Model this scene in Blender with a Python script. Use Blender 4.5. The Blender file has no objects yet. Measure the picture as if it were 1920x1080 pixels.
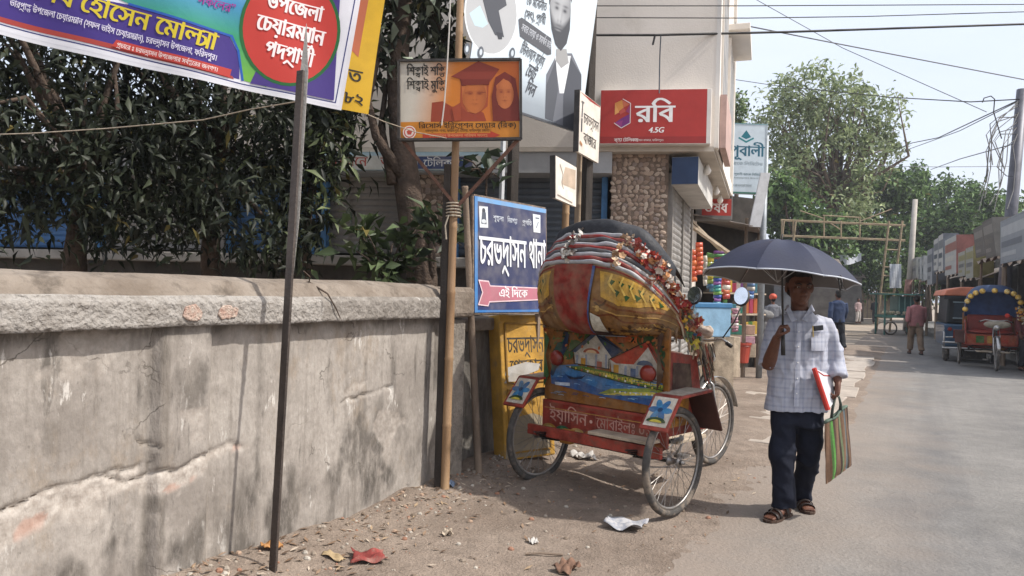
import bpy, bmesh, math, random
import numpy as np
from mathutils import Vector, Matrix, geometry
R = math.radians
rnd = random.Random(7)
sc = bpy.context.scene
C = sc.collection
# ---------------------------------------------------------------- camera, sky, sun, exposure
F = 1400.0; CAMZ = 1.48; PITCH = 0.25; ROLL = 1.5
SUN_EL, SUN_AZ = 50.0, 105.0
cam = bpy.data.cameras.new('camera'); cam.sensor_width = 36; cam.lens = 36 * F / 1920
cam.clip_start = 0.05; cam.clip_end = 3000
camo = bpy.data.objects.new('camera', cam); C.objects.link(camo)
CM = Matrix.Rotation(R(90 + PITCH), 3, 'X') @ Matrix.Rotation(R(ROLL), 3, 'Z')
camo.matrix_world = Matrix.Translation((0, 0, CAMZ)) @ CM.to_4x4()
sc.camera = camo
world = bpy.data.worlds.new('World'); sc.world = world; world.use_nodes = True
wn = world.node_tree; wn.nodes.clear()
sky = wn.nodes.new('ShaderNodeTexSky'); sky.sky_type = 'NISHITA'; sky.sun_disc = False
sky.sun_elevation = R(SUN_EL); sky.sun_rotation = R(SUN_AZ)
sky.air_density = 1.0; sky.dust_density = 6.0; sky.ozone_density = 1.2; sky.altitude = 0
bgn = wn.nodes.new('ShaderNodeBackground'); bgn.inputs[1].default_value = 0.135
won = wn.nodes.new('ShaderNodeOutputWorld')
# thin high haze: pale broken cloud veil over the whole sky
tcw = wn.nodes.new('ShaderNodeTexCoord'); nzw = wn.nodes.new('ShaderNodeTexNoise'); nzw.inputs['Scale'].default_value = 2.2
nzw.inputs['Detail'].default_value = 5; mpw = wn.nodes.new('ShaderNodeMapping'); mpw.inputs['Scale'].default_value = (1, 1, 2.6)
rmw = wn.nodes.new('ShaderNodeMapRange'); rmw.inputs[1].default_value = .35; rmw.inputs[2].default_value = .75
rmw.inputs[3].default_value = .62; rmw.inputs[4].default_value = .88
mxw = wn.nodes.new('ShaderNodeMix'); mxw.data_type = 'RGBA'
wn.links.new(tcw.outputs['Generated'], mpw.inputs[0]); wn.links.new(mpw.outputs[0], nzw.inputs['Vector'])
wn.links.new(nzw.outputs['Fac'], rmw.inputs[0]); wn.links.new(rmw.outputs[0], mxw.inputs[0])
wn.links.new(sky.outputs[0], mxw.inputs[6]); mxw.inputs[7].default_value = (4.5, 4.85, 5.55, 1)
wn.links.new(mxw.outputs[2], bgn.inputs[0]); wn.links.new(bgn.outputs[0], won.inputs[0])
sl = bpy.data.lights.new('sun', 'SUN'); sl.energy = 2.9; sl.angle = R(1.2); sl.color = (1, .955, .89)
so = bpy.data.objects.new('sun', sl); C.objects.link(so)
SUNV = Vector((math.sin(R(SUN_AZ)) * math.cos(R(SUN_EL)), math.cos(R(SUN_AZ)) * math.cos(R(SUN_EL)), math.sin(R(SUN_EL))))
so.rotation_euler = SUNV.to_track_quat('Z', 'Y').to_euler()
sc.view_settings.view_transform = 'Standard'; sc.view_settings.look = 'None'
sc.view_settings.exposure = 0.78; sc.view_settings.gamma = 1
sc.view_settings.use_curve_mapping = False

# ---------------------------------------------------------------- measuring helpers (photo pixel + distance -> place)
def ray(px, py):
    v = CM @ Vector(((px - 960) / F, (540 - py) / F, -1)); return v / v.y
def P(px, py, d): return Vector((0, 0, CAMZ)) + ray(px, py) * d
def G(px, py, z=0):
    v = ray(px, py); return Vector((0, 0, CAMZ)) + v * ((z - CAMZ) / v.z)

# ---------------------------------------------------------------- colour + materials
def lin(c):
    return tuple(((x / 255) / 12.92 if x / 255 <= .04045 else ((x / 255 + .055) / 1.055) ** 2.4) for x in c[:3])
def H(s): return tuple(int(s[i:i + 2], 16) for i in (0, 2, 4))
MATS = {}
def nd(nt, t, **kw):
    n = nt.nodes.new(t)
    for k, v in kw.items(): setattr(n, k, v)
    return n
def mat(name, col, rough=.8, var=.2, scale=6., bump=0., bscale=None, metal=0., spec=.3, col2=None, streak=0., dirt=None, coat=0., thr=(.35, .65), trans=0.):
    """rgb(0-255 sRGB albedo) surface with blotchy colour variation, fine grain bump and optional vertical streaks"""
    if name in MATS: return MATS[name]
    m = bpy.data.materials.new(name); m.use_nodes = True; nt = m.node_tree
    b = nt.nodes['Principled BSDF']; L = nt.links
    b.inputs['Roughness'].default_value = rough; b.inputs['Metallic'].default_value = metal
    b.inputs['Specular IOR Level'].default_value = spec; b.inputs['Coat Weight'].default_value = coat
    tc = nd(nt, 'ShaderNodeTexCoord'); mp = nd(nt, 'ShaderNodeMapping')
    if streak: mp.inputs['Scale'].default_value = (1, 1, 1 - streak)
    L.new(tc.outputs['Object'], mp.inputs[0])
    n1 = nd(nt, 'ShaderNodeTexNoise'); n1.inputs['Scale'].default_value = scale; n1.inputs['Detail'].default_value = 6; n1.inputs['Roughness'].default_value = .65
    L.new(mp.outputs[0], n1.inputs['Vector'])
    rg = nd(nt, 'ShaderNodeMapRange'); rg.inputs[1].default_value = thr[0]; rg.inputs[2].default_value = thr[1]
    L.new(n1.outputs['Fac'], rg.inputs[0])
    a = lin(col); c2 = lin(col2) if col2 else tuple(x * (1 - var * 1.6) for x in a); a1 = a if col2 else tuple(min(1, x * (1 + var)) for x in a)
    mx = nd(nt, 'ShaderNodeMix', data_type='RGBA'); mx.inputs[6].default_value = (*c2, 1); mx.inputs[7].default_value = (*a1, 1)
    L.new(rg.outputs[0], mx.inputs[0]); out = mx.outputs[2]
    if dirt:
        n3 = nd(nt, 'ShaderNodeTexNoise'); n3.inputs['Scale'].default_value = dirt[1]; n3.inputs['Detail'].default_value = 8; n3.inputs['Roughness'].default_value = .7
        L.new(mp.outputs[0], n3.inputs['Vector']); r3 = nd(nt, 'ShaderNodeMapRange'); r3.inputs[1].default_value = dirt[2]; r3.inputs[2].default_value = dirt[2] + .13
        L.new(n3.outputs['Fac'], r3.inputs[0]); m3 = nd(nt, 'ShaderNodeMix', data_type='RGBA'); L.new(out, m3.inputs[6]); m3.inputs[7].default_value = (*lin(dirt[0]), 1)
        ml = nd(nt, 'ShaderNodeMath', operation='MULTIPLY'); L.new(r3.outputs[0], ml.inputs[0]); ml.inputs[1].default_value = dirt[3] if len(dirt) > 3 else .8
        L.new(ml.outputs[0], m3.inputs[0]); out = m3.outputs[2]
    L.new(out, b.inputs['Base Color'])
    rr = nd(nt, 'ShaderNodeMapRange'); rr.inputs[3].default_value = max(0, rough - .08); rr.inputs[4].default_value = min(1, rough + .08)
    L.new(n1.outputs['Fac'], rr.inputs[0]); L.new(rr.outputs[0], b.inputs['Roughness'])
    if bump:
        n2 = nd(nt, 'ShaderNodeTexNoise'); n2.inputs['Scale'].default_value = bscale or scale * 8; n2.inputs['Detail'].default_value = 6
        L.new(tc.outputs['Object'], n2.inputs['Vector']); bp = nd(nt, 'ShaderNodeBump'); bp.inputs['Strength'].default_value = bump; bp.inputs['Distance'].default_value = .02
        L.new(n2.outputs['Fac'], bp.inputs['Height']); L.new(bp.outputs[0], b.inputs['Normal'])
    if trans:
        tr = nd(nt, 'ShaderNodeBsdfTranslucent'); L.new(out, tr.inputs[0]); ms = nd(nt, 'ShaderNodeMixShader'); ms.inputs[0].default_value = trans
        o = nt.nodes['Material Output']; L.new(b.outputs[0], ms.inputs[1]); L.new(tr.outputs[0], ms.inputs[2]); L.new(ms.outputs[0], o.inputs[0])
    MATS[name] = m; return m
def cmat(name, rough=.6, grime=.25, scale=5., spec=.3, trans=0., dust=None, bump=0., coat=0.):
    """paint / print / leaf: colours come from the mesh's own 'Col' attribute, worn by noise"""
    if name in MATS: return MATS[name]
    m = bpy.data.materials.new(name); m.use_nodes = True; nt = m.node_tree; L = nt.links
    b = nt.nodes['Principled BSDF']; b.inputs['Roughness'].default_value = rough; b.inputs['Specular IOR Level'].default_value = spec
    b.inputs['Coat Weight'].default_value = coat
    at = nd(nt, 'ShaderNodeAttribute', attribute_name='Col'); tc = nd(nt, 'ShaderNodeTexCoord')
    n1 = nd(nt, 'ShaderNodeTexNoise'); n1.inputs['Scale'].default_value = scale; n1.inputs['Detail'].default_value = 8; n1.inputs['Roughness'].default_value = .7
    L.new(tc.outputs['Object'], n1.inputs['Vector']); r = nd(nt, 'ShaderNodeMapRange'); r.inputs[1].default_value = .3; r.inputs[2].default_value = .72
    r.inputs[3].default_value = 1 - grime; r.inputs[4].default_value = 1 + grime * .35
    L.new(n1.outputs['Fac'], r.inputs[0]); mx = nd(nt, 'ShaderNodeMix', data_type='RGBA', blend_type='MULTIPLY'); mx.inputs[0].default_value = 1
    L.new(at.outputs['Color'], mx.inputs[6]); L.new(r.outputs[0], mx.inputs[7]); out = mx.outputs[2]
    if dust:
        n2 = nd(nt, 'ShaderNodeTexNoise'); n2.inputs['Scale'].default_value = dust[1]; n2.inputs['Detail'].default_value = 8; L.new(tc.outputs['Object'], n2.inputs['Vector'])
        r2 = nd(nt, 'ShaderNodeMapRange'); r2.inputs[1].default_value = .42; r2.inputs[2].default_value = .75; r2.inputs[3].default_value = 0; r2.inputs[4].default_value = dust[2]
        L.new(n2.outputs['Fac'], r2.inputs[0]); m2 = nd(nt, 'ShaderNodeMix', data_type='RGBA'); L.new(r2.outputs[0], m2.inputs[0]); L.new(out, m2.inputs[6]); m2.inputs[7].default_value = (*lin(dust[0]), 1); out = m2.outputs[2]
    L.new(out, b.inputs['Base Color'])
    if bump:
        bp = nd(nt, 'ShaderNodeBump'); bp.inputs['Strength'].default_value = bump; bp.inputs['Distance'].default_value = .01
        L.new(n1.outputs['Fac'], bp.inputs['Height']); L.new(bp.outputs[0], b.inputs['Normal'])
    if trans:
        tr = nd(nt, 'ShaderNodeBsdfTranslucent'); L.new(out, tr.inputs[0]); ms = nd(nt, 'ShaderNodeMixShader'); ms.inputs[0].default_value = trans
        o = nt.nodes['Material Output']; L.new(b.outputs[0], ms.inputs[1]); L.new(tr.outputs[0], ms.inputs[2]); L.new(ms.outputs[0], o.inputs[0])
    MATS[name] = m; return m

# ---------------------------------------------------------------- objects
MW = {}
def tag(o, label, cat, group=None, kind=None):
    if label: o['label'] = label
    if cat: o['category'] = cat
    if group: o['group'] = group
    if kind: o['kind'] = kind
    return o
def thing(name, label, cat, loc=(0, 0, 0), rotz=0., group=None, rot=None):
    o = bpy.data.objects.new(name, None); C.objects.link(o); o.empty_display_size = .1
    mtx = Matrix.Translation(loc) @ (rot.to_4x4() if rot is not None else Matrix.Rotation(rotz, 4, 'Z'))
    o.matrix_world = mtx; MW[o] = mtx
    return tag(o, label, cat, group)
def root(o):
    while o is not None and o.parent is not None: o = o.parent
    return o
def link(name, me, parent=None, mtx=None):
    o = bpy.data.objects.new(name, me); C.objects.link(o)
    if parent is not None: o.parent = parent
    if mtx is not None: o.matrix_local = mtx
    return o
def frame_of(a, b, up=(0, 0, 1)):
    d = (Vector(b) - Vector(a)).normalized(); u = Vector(up)
    s = d.cross(u)
    if s.length < 1e-4: s = d.cross(Vector((1, 0, 0)))
    s.normalize(); return d, s, s.cross(d)
class MB:
    def __init__(s): s.v = []; s.f = []; s.c = []; s.cc = False
    def add(s, vs, fs, col=None):
        k = len(s.v); s.v += [tuple(x) for x in vs]; s.f += [tuple(i + k for i in f) for f in fs]
        if col is not None: s.cc = True
        s.c += [col] * len(fs); return s
    def box(s, c, size, rz=0., rot=None, col=None):
        m = rot if rot is not None else Matrix.Rotation(rz, 3, 'Z'); c = Vector(c)
        vs = [c + m @ Vector((x * size[0] / 2, y * size[1] / 2, z * size[2] / 2)) for x in (-1, 1) for y in (-1, 1) for z in (-1, 1)]
        return s.add(vs, [(0, 1, 3, 2), (4, 6, 7, 5), (0, 4, 5, 1), (2, 3, 7, 6), (0, 2, 6, 4), (1, 5, 7, 3)], col)
    def bar(s, a, b, w, h=None, up=(0, 0, 1), col=None):
        d, sd, u = frame_of(a, b, up); h = h or w; a, b = Vector(a), Vector(b)
        vs = [p + sd * (x * w / 2) + u * (z * h / 2) for p in (a, b) for x, z in ((-1, -1), (1, -1), (1, 1), (-1, 1))]
        return s.add(vs, [(3, 2, 1, 0), (4, 5, 6, 7), (0, 1, 5, 4), (1, 2, 6, 5), (2, 3, 7, 6), (3, 0, 4, 7)], col)
    def tube(s, pts, r, n=8, col=None, caps=True, ry=None):
        pts = [Vector(p) for p in pts]; rr = r if isinstance(r, (list, tuple)) else [r] * len(pts); vs = []; fs = []
        sd = None
        for i, p in enumerate(pts):
            d = (pts[min(i + 1, len(pts) - 1)] - pts[max(i - 1, 0)]).normalized()
            if sd is None:
                sd = d.cross(Vector((0, 0, 1)))
                if sd.length < 1e-3: sd = d.cross(Vector((1, 0, 0)))
            else: sd = sd - d * sd.dot(d)
            sd.normalize(); u = sd.cross(d)
            for k in range(n):
                a = 2 * math.pi * k / n; vs.append(p + (sd * math.cos(a) + u * math.sin(a) * (ry or 1)) * rr[i])
        for i in range(len(pts) - 1):
            for k in range(n): fs.append((i * n + k, i * n + (k + 1) % n, (i + 1) * n + (k + 1) % n, (i + 1) * n + k))
        if caps: fs += [tuple(range(n - 1, -1, -1)), tuple(range((len(pts) - 1) * n, len(pts) * n))]
        return s.add(vs, fs, col)
    def ring(s, c, ax, Rr, r, n=40, m=8, col=None):
        ax = Vector(ax).normalized(); a = ax.cross(Vector((0, 0, 1)))
        if a.length < 1e-3: a = Vector((1, 0, 0))
        a.normalize(); b = ax.cross(a); c = Vector(c); vs = []; fs = []
        for i in range(n):
            t = 2 * math.pi * i / n; e = a * math.cos(t) + b * math.sin(t)
            for k in range(m):
                q = 2 * math.pi * k / m; vs.append(c + e * (Rr + r * math.cos(q)) + ax * r * math.sin(q))
        for i in range(n):
            for k in range(m): fs.append((i * m + k, ((i + 1) % n) * m + k, ((i + 1) % n) * m + (k + 1) % m, i * m + (k + 1) % m))
        return s.add(vs, fs, col)
    def lathe(s, c, prof, n=16, ax=(0, 0, 1), col=None):
        ax = Vector(ax).normalized(); a = ax.cross(Vector((0, 0, 1)))
        if a.length < 1e-3: a = Vector((1, 0, 0))
        a.normalize(); b = ax.cross(a); c = Vector(c); vs = []; fs = []
        for (r, z) in prof:
            for k in range(n):
                t = 2 * math.pi * k / n; vs.append(c + ax * z + (a * math.cos(t) + b * math.sin(t)) * r)
        for i in range(len(prof) - 1):
            for k in range(n): fs.append((i * n + k, i * n + (k + 1) % n, (i + 1) * n + (k + 1) % n, (i + 1) * n + k))
        fs += [tuple(range(n - 1, -1, -1)), tuple(range((len(prof) - 1) * n, len(prof) * n))]
        return s.add(vs, fs, col)
    def ell(s, c, r, n=12, m=8, rot=None, col=None):
        c = Vector(c); vs = []; fs = []
        for i in range(m + 1):
            p = math.pi * i / m
            for k in range(n):
                t = 2 * math.pi * k / n; w = Vector((r[0] * math.sin(p) * math.cos(t), r[1] * math.sin(p) * math.sin(t), r[2] * math.cos(p)))
                vs.append(c + (rot @ w if rot is not None else w))
        for i in range(m):
            for k in range(n): fs.append((i * n + k, (i + 1) * n + k, (i + 1) * n + (k + 1) % n, i * n + (k + 1) % n))
        return s.add(vs, fs, col)
    def loft(s, rings, caps=True, col=None, closed=True):
        n = len(rings[0]); vs = [p for r in rings for p in r]; fs = []
        for i in range(len(rings) - 1):
            for k in range(n if closed else n - 1): fs.append((i * n + k, i * n + (k + 1) % n, (i + 1) * n + (k + 1) % n, (i + 1) * n + k))
        if caps and closed: fs += [tuple(range(n - 1, -1, -1)), tuple(range((len(rings) - 1) * n, len(rings) * n))]
        return s.add(vs, fs, col)
    def prism(s, poly, o, ux, uy, depth, col=None):
        """outline poly (2d, ccw) in plane (o,ux,uy), pushed back by depth along -(ux x uy)"""
        o, ux, uy = Vector(o), Vector(ux), Vector(uy); nn = ux.cross(uy).normalized(); n = len(poly)
        vs = [o + ux * p[0] + uy * p[1] for p in poly] + [o + ux * p[0] + uy * p[1] - nn * depth for p in poly]
        fs = [tuple(range(n)), tuple(range(2 * n - 1, n - 1, -1))] + [(i, i + n, (i + 1) % n + n, (i + 1) % n) for i in range(n)]
        return s.add(vs, fs, col)
    def sheet(s, S, nu, nv, u0=0, u1=1, v0=0, v1=1, col=None):
        vs = [S(u0 + (u1 - u0) * i / nu, v0 + (v1 - v0) * j / nv) for j in range(nv + 1) for i in range(nu + 1)]
        fs = [(j * (nu + 1) + i, j * (nu + 1) + i + 1, (j + 1) * (nu + 1) + i + 1, (j + 1) * (nu + 1) + i) for j in range(nv) for i in range(nu)]
        return s.add(vs, fs, col)
    def mesh(s, name, m=None, smooth=False):
        me = bpy.data.meshes.new(name); me.from_pydata(s.v, [], s.f)
        if s.cc:
            at = me.color_attributes.new('Col', 'FLOAT_COLOR', 'CORNER'); buf = []
            for f, c in zip(s.f, s.c):
                if c is not None and isinstance(c[0], tuple): buf += [x for q in c for x in (*q, 1.)]
                else: buf += [*(c or (.5, .5, .5)), 1.] * len(f)
            at.data.foreach_set('color', buf)
        if m is not None: me.materials.append(m)
        if smooth: me.polygons.foreach_set('use_smooth', [True] * len(me.polygons))
        me.update(); return me
    def build(s, name, m, parent=None, smooth=False, world=True, bevel=0., fixn=True, solid=0., sub=0):
        if parent is not None and world:
            mi = MW[root(parent)].inverted(); s.v = [tuple(mi @ Vector(p)) for p in s.v]
        elif parent is None:      # a thing that is one mesh: origin at its base
            c = [sum(p[i] for p in s.v) / len(s.v) for i in (0, 1)] + [min(p[2] for p in s.v)]
            s.v = [tuple(p[i] - c[i] for i in range(3)) for p in s.v]
        me = s.mesh(name, m, smooth)
        if fixn:
            bm = bmesh.new(); bm.from_mesh(me); bmesh.ops.recalc_face_normals(bm, faces=bm.faces); bm.to_mesh(me); bm.free()
        o = link(name, me, parent)
        if parent is None: o.location = c; MW[o] = Matrix.Translation(c)
        if solid: md = o.modifiers.new('t', 'SOLIDIFY'); md.thickness = solid; md.offset = 0
        if bevel: md = o.modifiers.new('b', 'BEVEL'); md.width = bevel; md.segments = 2; md.limit_method = 'ANGLE'; md.angle_limit = R(40)
        if sub: md = o.modifiers.new('s', 'SUBSURF'); md.levels = sub; md.render_levels = sub
        return o
def bake(o):
    dg = bpy.context.evaluated_depsgraph_get(); dg.update(); me = bpy.data.meshes.new_from_object(o.evaluated_get(dg))
    o.modifiers.clear(); old = o.data; o.data = me; me.name = o.name; bpy.data.meshes.remove(old); return o
def remesh(o, vox, smooth=6, fac=.5, disp=None):
    md = o.modifiers.new('r', 'REMESH'); md.mode = 'VOXEL'; md.voxel_size = vox; md.use_smooth_shade = True
    if smooth: ms = o.modifiers.new('s', 'SMOOTH'); ms.iterations = smooth; ms.factor = fac
    bake(o)
    if disp:
        me = o.data; n = len(me.vertices); co = np.empty(n * 3, 'f'); no = np.empty(n * 3, 'f')
        me.vertices.foreach_get('co', co); me.vertices.foreach_get('normal', no)
        co = co.reshape(-1, 3); no = no.reshape(-1, 3); co += no * disp(co)[:, None]
        me.vertices.foreach_set('co', co.ravel()); me.update()
    me = o.data; me.polygons.foreach_set('use_smooth', [True] * len(me.polygons)); return o
def copytree(o, label=None, loc=None, rotz=None):
    def rec(a, par):
        b = a.copy(); C.objects.link(b); b.parent = par
        for ch in a.children: rec(ch, b)
        return b
    r = rec(o, None); r.matrix_world = MW[o]
    if loc is not None: r.location = loc
    if rotz is not None: r.rotation_euler = (0, 0, rotz)
    MW[r] = Matrix.Translation(r.location) @ r.rotation_euler.to_matrix().to_4x4()
    if label: r['label'] = label
    return r
# smooth value noise on arrays (for folds, ground, plaster)
def vnoise(x, y, seed=0):
    x = np.asarray(x, float); y = np.asarray(y, float); xi = np.floor(x).astype(np.int64); yi = np.floor(y).astype(np.int64)
    fx = x - xi; fy = y - yi; fx = fx * fx * (3 - 2 * fx); fy = fy * fy * (3 - 2 * fy)
    def h(a, b):
        k = (a * 374761393 + b * 668265263 + seed * 974634777) & 0xffffffff; k = ((k ^ (k >> 13)) * 1274126177) & 0xffffffff
        return ((k ^ (k >> 16)) & 0xffff) / 65535.
    return (h(xi, yi) * (1 - fx) + h(xi + 1, yi) * fx) * (1 - fy) + (h(xi, yi + 1) * (1 - fx) + h(xi + 1, yi + 1) * fx) * fy
def fbm(x, y, seed=0, o=4):
    s = 0; a = .5
    for i in range(o): s = s + a * vnoise(np.asarray(x) * 2 ** i, np.asarray(y) * 2 ** i, seed + i); a *= .5
    return s

# ---------------------------------------------------------------- Bengali lettering (own shaping on outline glyphs)
GL = {}
def raw_curves(body):
    cu = bpy.data.curves.new('g', 'FONT'); cu.body = body; o = bpy.data.objects.new('g', cu); C.objects.link(o)
    dg = bpy.context.evaluated_depsgraph_get(); dg.update(); c2 = o.to_curve(dg); out = []
    for sp in c2.splines:
        pts = []; bp = sp.bezier_points
        if sp.type != 'BEZIER':
            out.append(np.array([(p.co[0], p.co[1]) for p in sp.points])); continue
        for i in range(len(bp)):
            a, b = bp[i], bp[(i + 1) % len(bp)]
            p0, p1, p2, p3 = a.co, a.handle_right, b.handle_left, b.co
            st = ((p3 - p0).length < .03 or abs((p1 - p0).normalized().dot((p3 - p0).normalized())) > .9999) and abs((p3 - p2).normalized().dot((p3 - p0).normalized())) > .9999
            for k in range(1 if st else 5):
                t = k / (1 if st else 5.); q = p0 * (1 - t) ** 3 + p1 * 3 * t * (1 - t) ** 2 + p2 * 3 * t * t * (1 - t) + p3 * t ** 3; pts.append((q.x, q.y))
        out.append(np.array(pts))
    o.to_curve_clear(); bpy.data.objects.remove(o); bpy.data.curves.remove(cu); return out
def glyph(ch):
    if ch not in GL:
        cs = [] if ch == ' ' else raw_curves(ch)
        both = raw_curves(ch + 'l'); bar = raw_curves('l')
        adv = both[-1][:, 0].max() - bar[-1][:, 0].max()
        GL[ch] = (cs, adv)
    return GL[ch]
CONS = set('কখগঘঙচছজঝঞটঠডঢণতথদধনপফবভমযরলশষসহড়ঢ়য়ৎ')
def area(p): return .5 * float(np.sum(p[:, 0] * np.roll(p[:, 1], -1) - np.roll(p[:, 0], -1) * p[:, 1]))
def stroke(pts, w):
    out = []; sg = ORI
    for (a, b) in zip(pts[:-1], pts[1:]):
        a = np.array(a); b = np.array(b); d = (b - a) / max(1e-6, np.linalg.norm(b - a)); n = np.array((-d[1], d[0])) * w / 2; e = d * w * .3
        q = np.array([a - e - n, b + e - n, b + e + n, a - e + n])
        out.append(q if area(q) * sg > 0 else q[::-1])
    return out
ORI = None
def layout(s):
    """string -> list of contours in em units, total width"""
    global ORI
    if ORI is None: ORI = math.copysign(1, max((area(c) for c in glyph('ন')[0]), key=abs))
    s = s.replace('ড়', 'ড়').replace('ঢ়', 'ঢ়').replace('য়', 'য়')
    out = []; x = 0.
    def put(ch, sx=1, sy=1, dx=0, dy=0, adv=True):
        nonlocal x
        cs, a = glyph(ch)
        for c in cs: out.append(c * np.array((sx, sy)) + np.array((x + dx, dy)))
        if adv: x += a * sx
    i = 0
    while i < len(s):
        ch = s[i]
        if ch not in CONS: put(ch); i += 1; continue
        cl = [ch]; i += 1
        while i + 1 < len(s) and s[i] == '্' and s[i + 1] in CONS: cl.append(s[i + 1]); i += 2
        vs = ''
        while i < len(s) and s[i] in 'ািীুূৃেৈোৌঁ': vs += s[i]; i += 1
        reph = len(cl) > 1 and cl[0] == 'র'
        if reph: cl = cl[1:]
        jo = ra = False
        if len(cl) > 1 and cl[-1] == 'য': jo = True; cl = cl[:-1]
        if len(cl) > 1 and cl[-1] == 'র': ra = True; cl = cl[:-1]
        for v in vs:
            if v in 'িেৈ': put(v)
            if v in 'োৌ': put('ে')
        x0 = x
        if len(cl) == 1: put(cl[0])
        else:
            w = max(glyph(c)[1] for c in cl) * .92
            put(cl[0], .86, .56, 0, .29, False); put(cl[1], .86, .56, .1, -.16, False); x += w + .06
            out.extend(stroke([(x0, .615), (x, .615)], .06))
        if ra: out.extend(stroke([(x0 + .04, -.14), (x0 + .22, -.01), (x - .06, -.2)], .062))
        if jo:
            out.extend(stroke([(x + .0, .40), (x + .12, .37), (x + .17, .22), (x + .08, .08), (x - .04, .02)], .06)); out.extend(stroke([(x - .02, .03), (x + .27, .2)], .06))
            out.extend(stroke([(x + .27, .63), (x + .27, .0)], .065)); out.extend(stroke([(x - .02, .615), (x + .36, .615)], .06)); x += .36
        if reph: out.extend(stroke([(x - .22, .70), (x - .04, .92)], .07))
        for v in vs:
            if v in 'ুূৃঁ': put(v)
            if v in 'াো': put('া')
            if v in 'ীৌ': put('ী')
    return out, x
TL = {}
def trapz(s, n=44, bold=0.):
    """non-zero-winding scanline fill -> trapezoids (xa,xb at bottom, xc,xd at top, y0,y1)"""
    k = (s, n, round(bold, 3))
    if k in TL: return TL[k]
    cs, w = layout(s); out = []
    if cs:
        A = np.concatenate(cs); B = np.concatenate([np.roll(c, -1, 0) for c in cs]); ylo, yhi = A[:, 1].min(), A[:, 1].max(); h = 1. / n
        for j in range(int(math.ceil((yhi - ylo) / h))):
            y0 = ylo + j * h; y1 = y0 + h; ym = y0 + h / 2
            m = ((A[:, 1] <= ym) & (B[:, 1] > ym)) | ((B[:, 1] <= ym) & (A[:, 1] > ym))
            if not m.any(): continue
            a, b = A[m], B[m]; sl = (b[:, 0] - a[:, 0]) / (b[:, 1] - a[:, 1]); xm = a[:, 0] + (ym - a[:, 1]) * sl; sg = np.where(b[:, 1] > a[:, 1], 1, -1)
            sl = np.clip(sl, -3, 3); o = np.argsort(xm); wd = 0
            for q in o:
                if wd == 0: st = q
                wd += sg[q]
                if wd == 0: out.append((xm[st] - sl[st] * h / 2 - bold, xm[q] - sl[q] * h / 2 + bold, xm[st] + sl[st] * h / 2 - bold, xm[q] + sl[q] * h / 2 + bold, y0, y1))
    TL[k] = (out, w); return TL[k]

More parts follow.
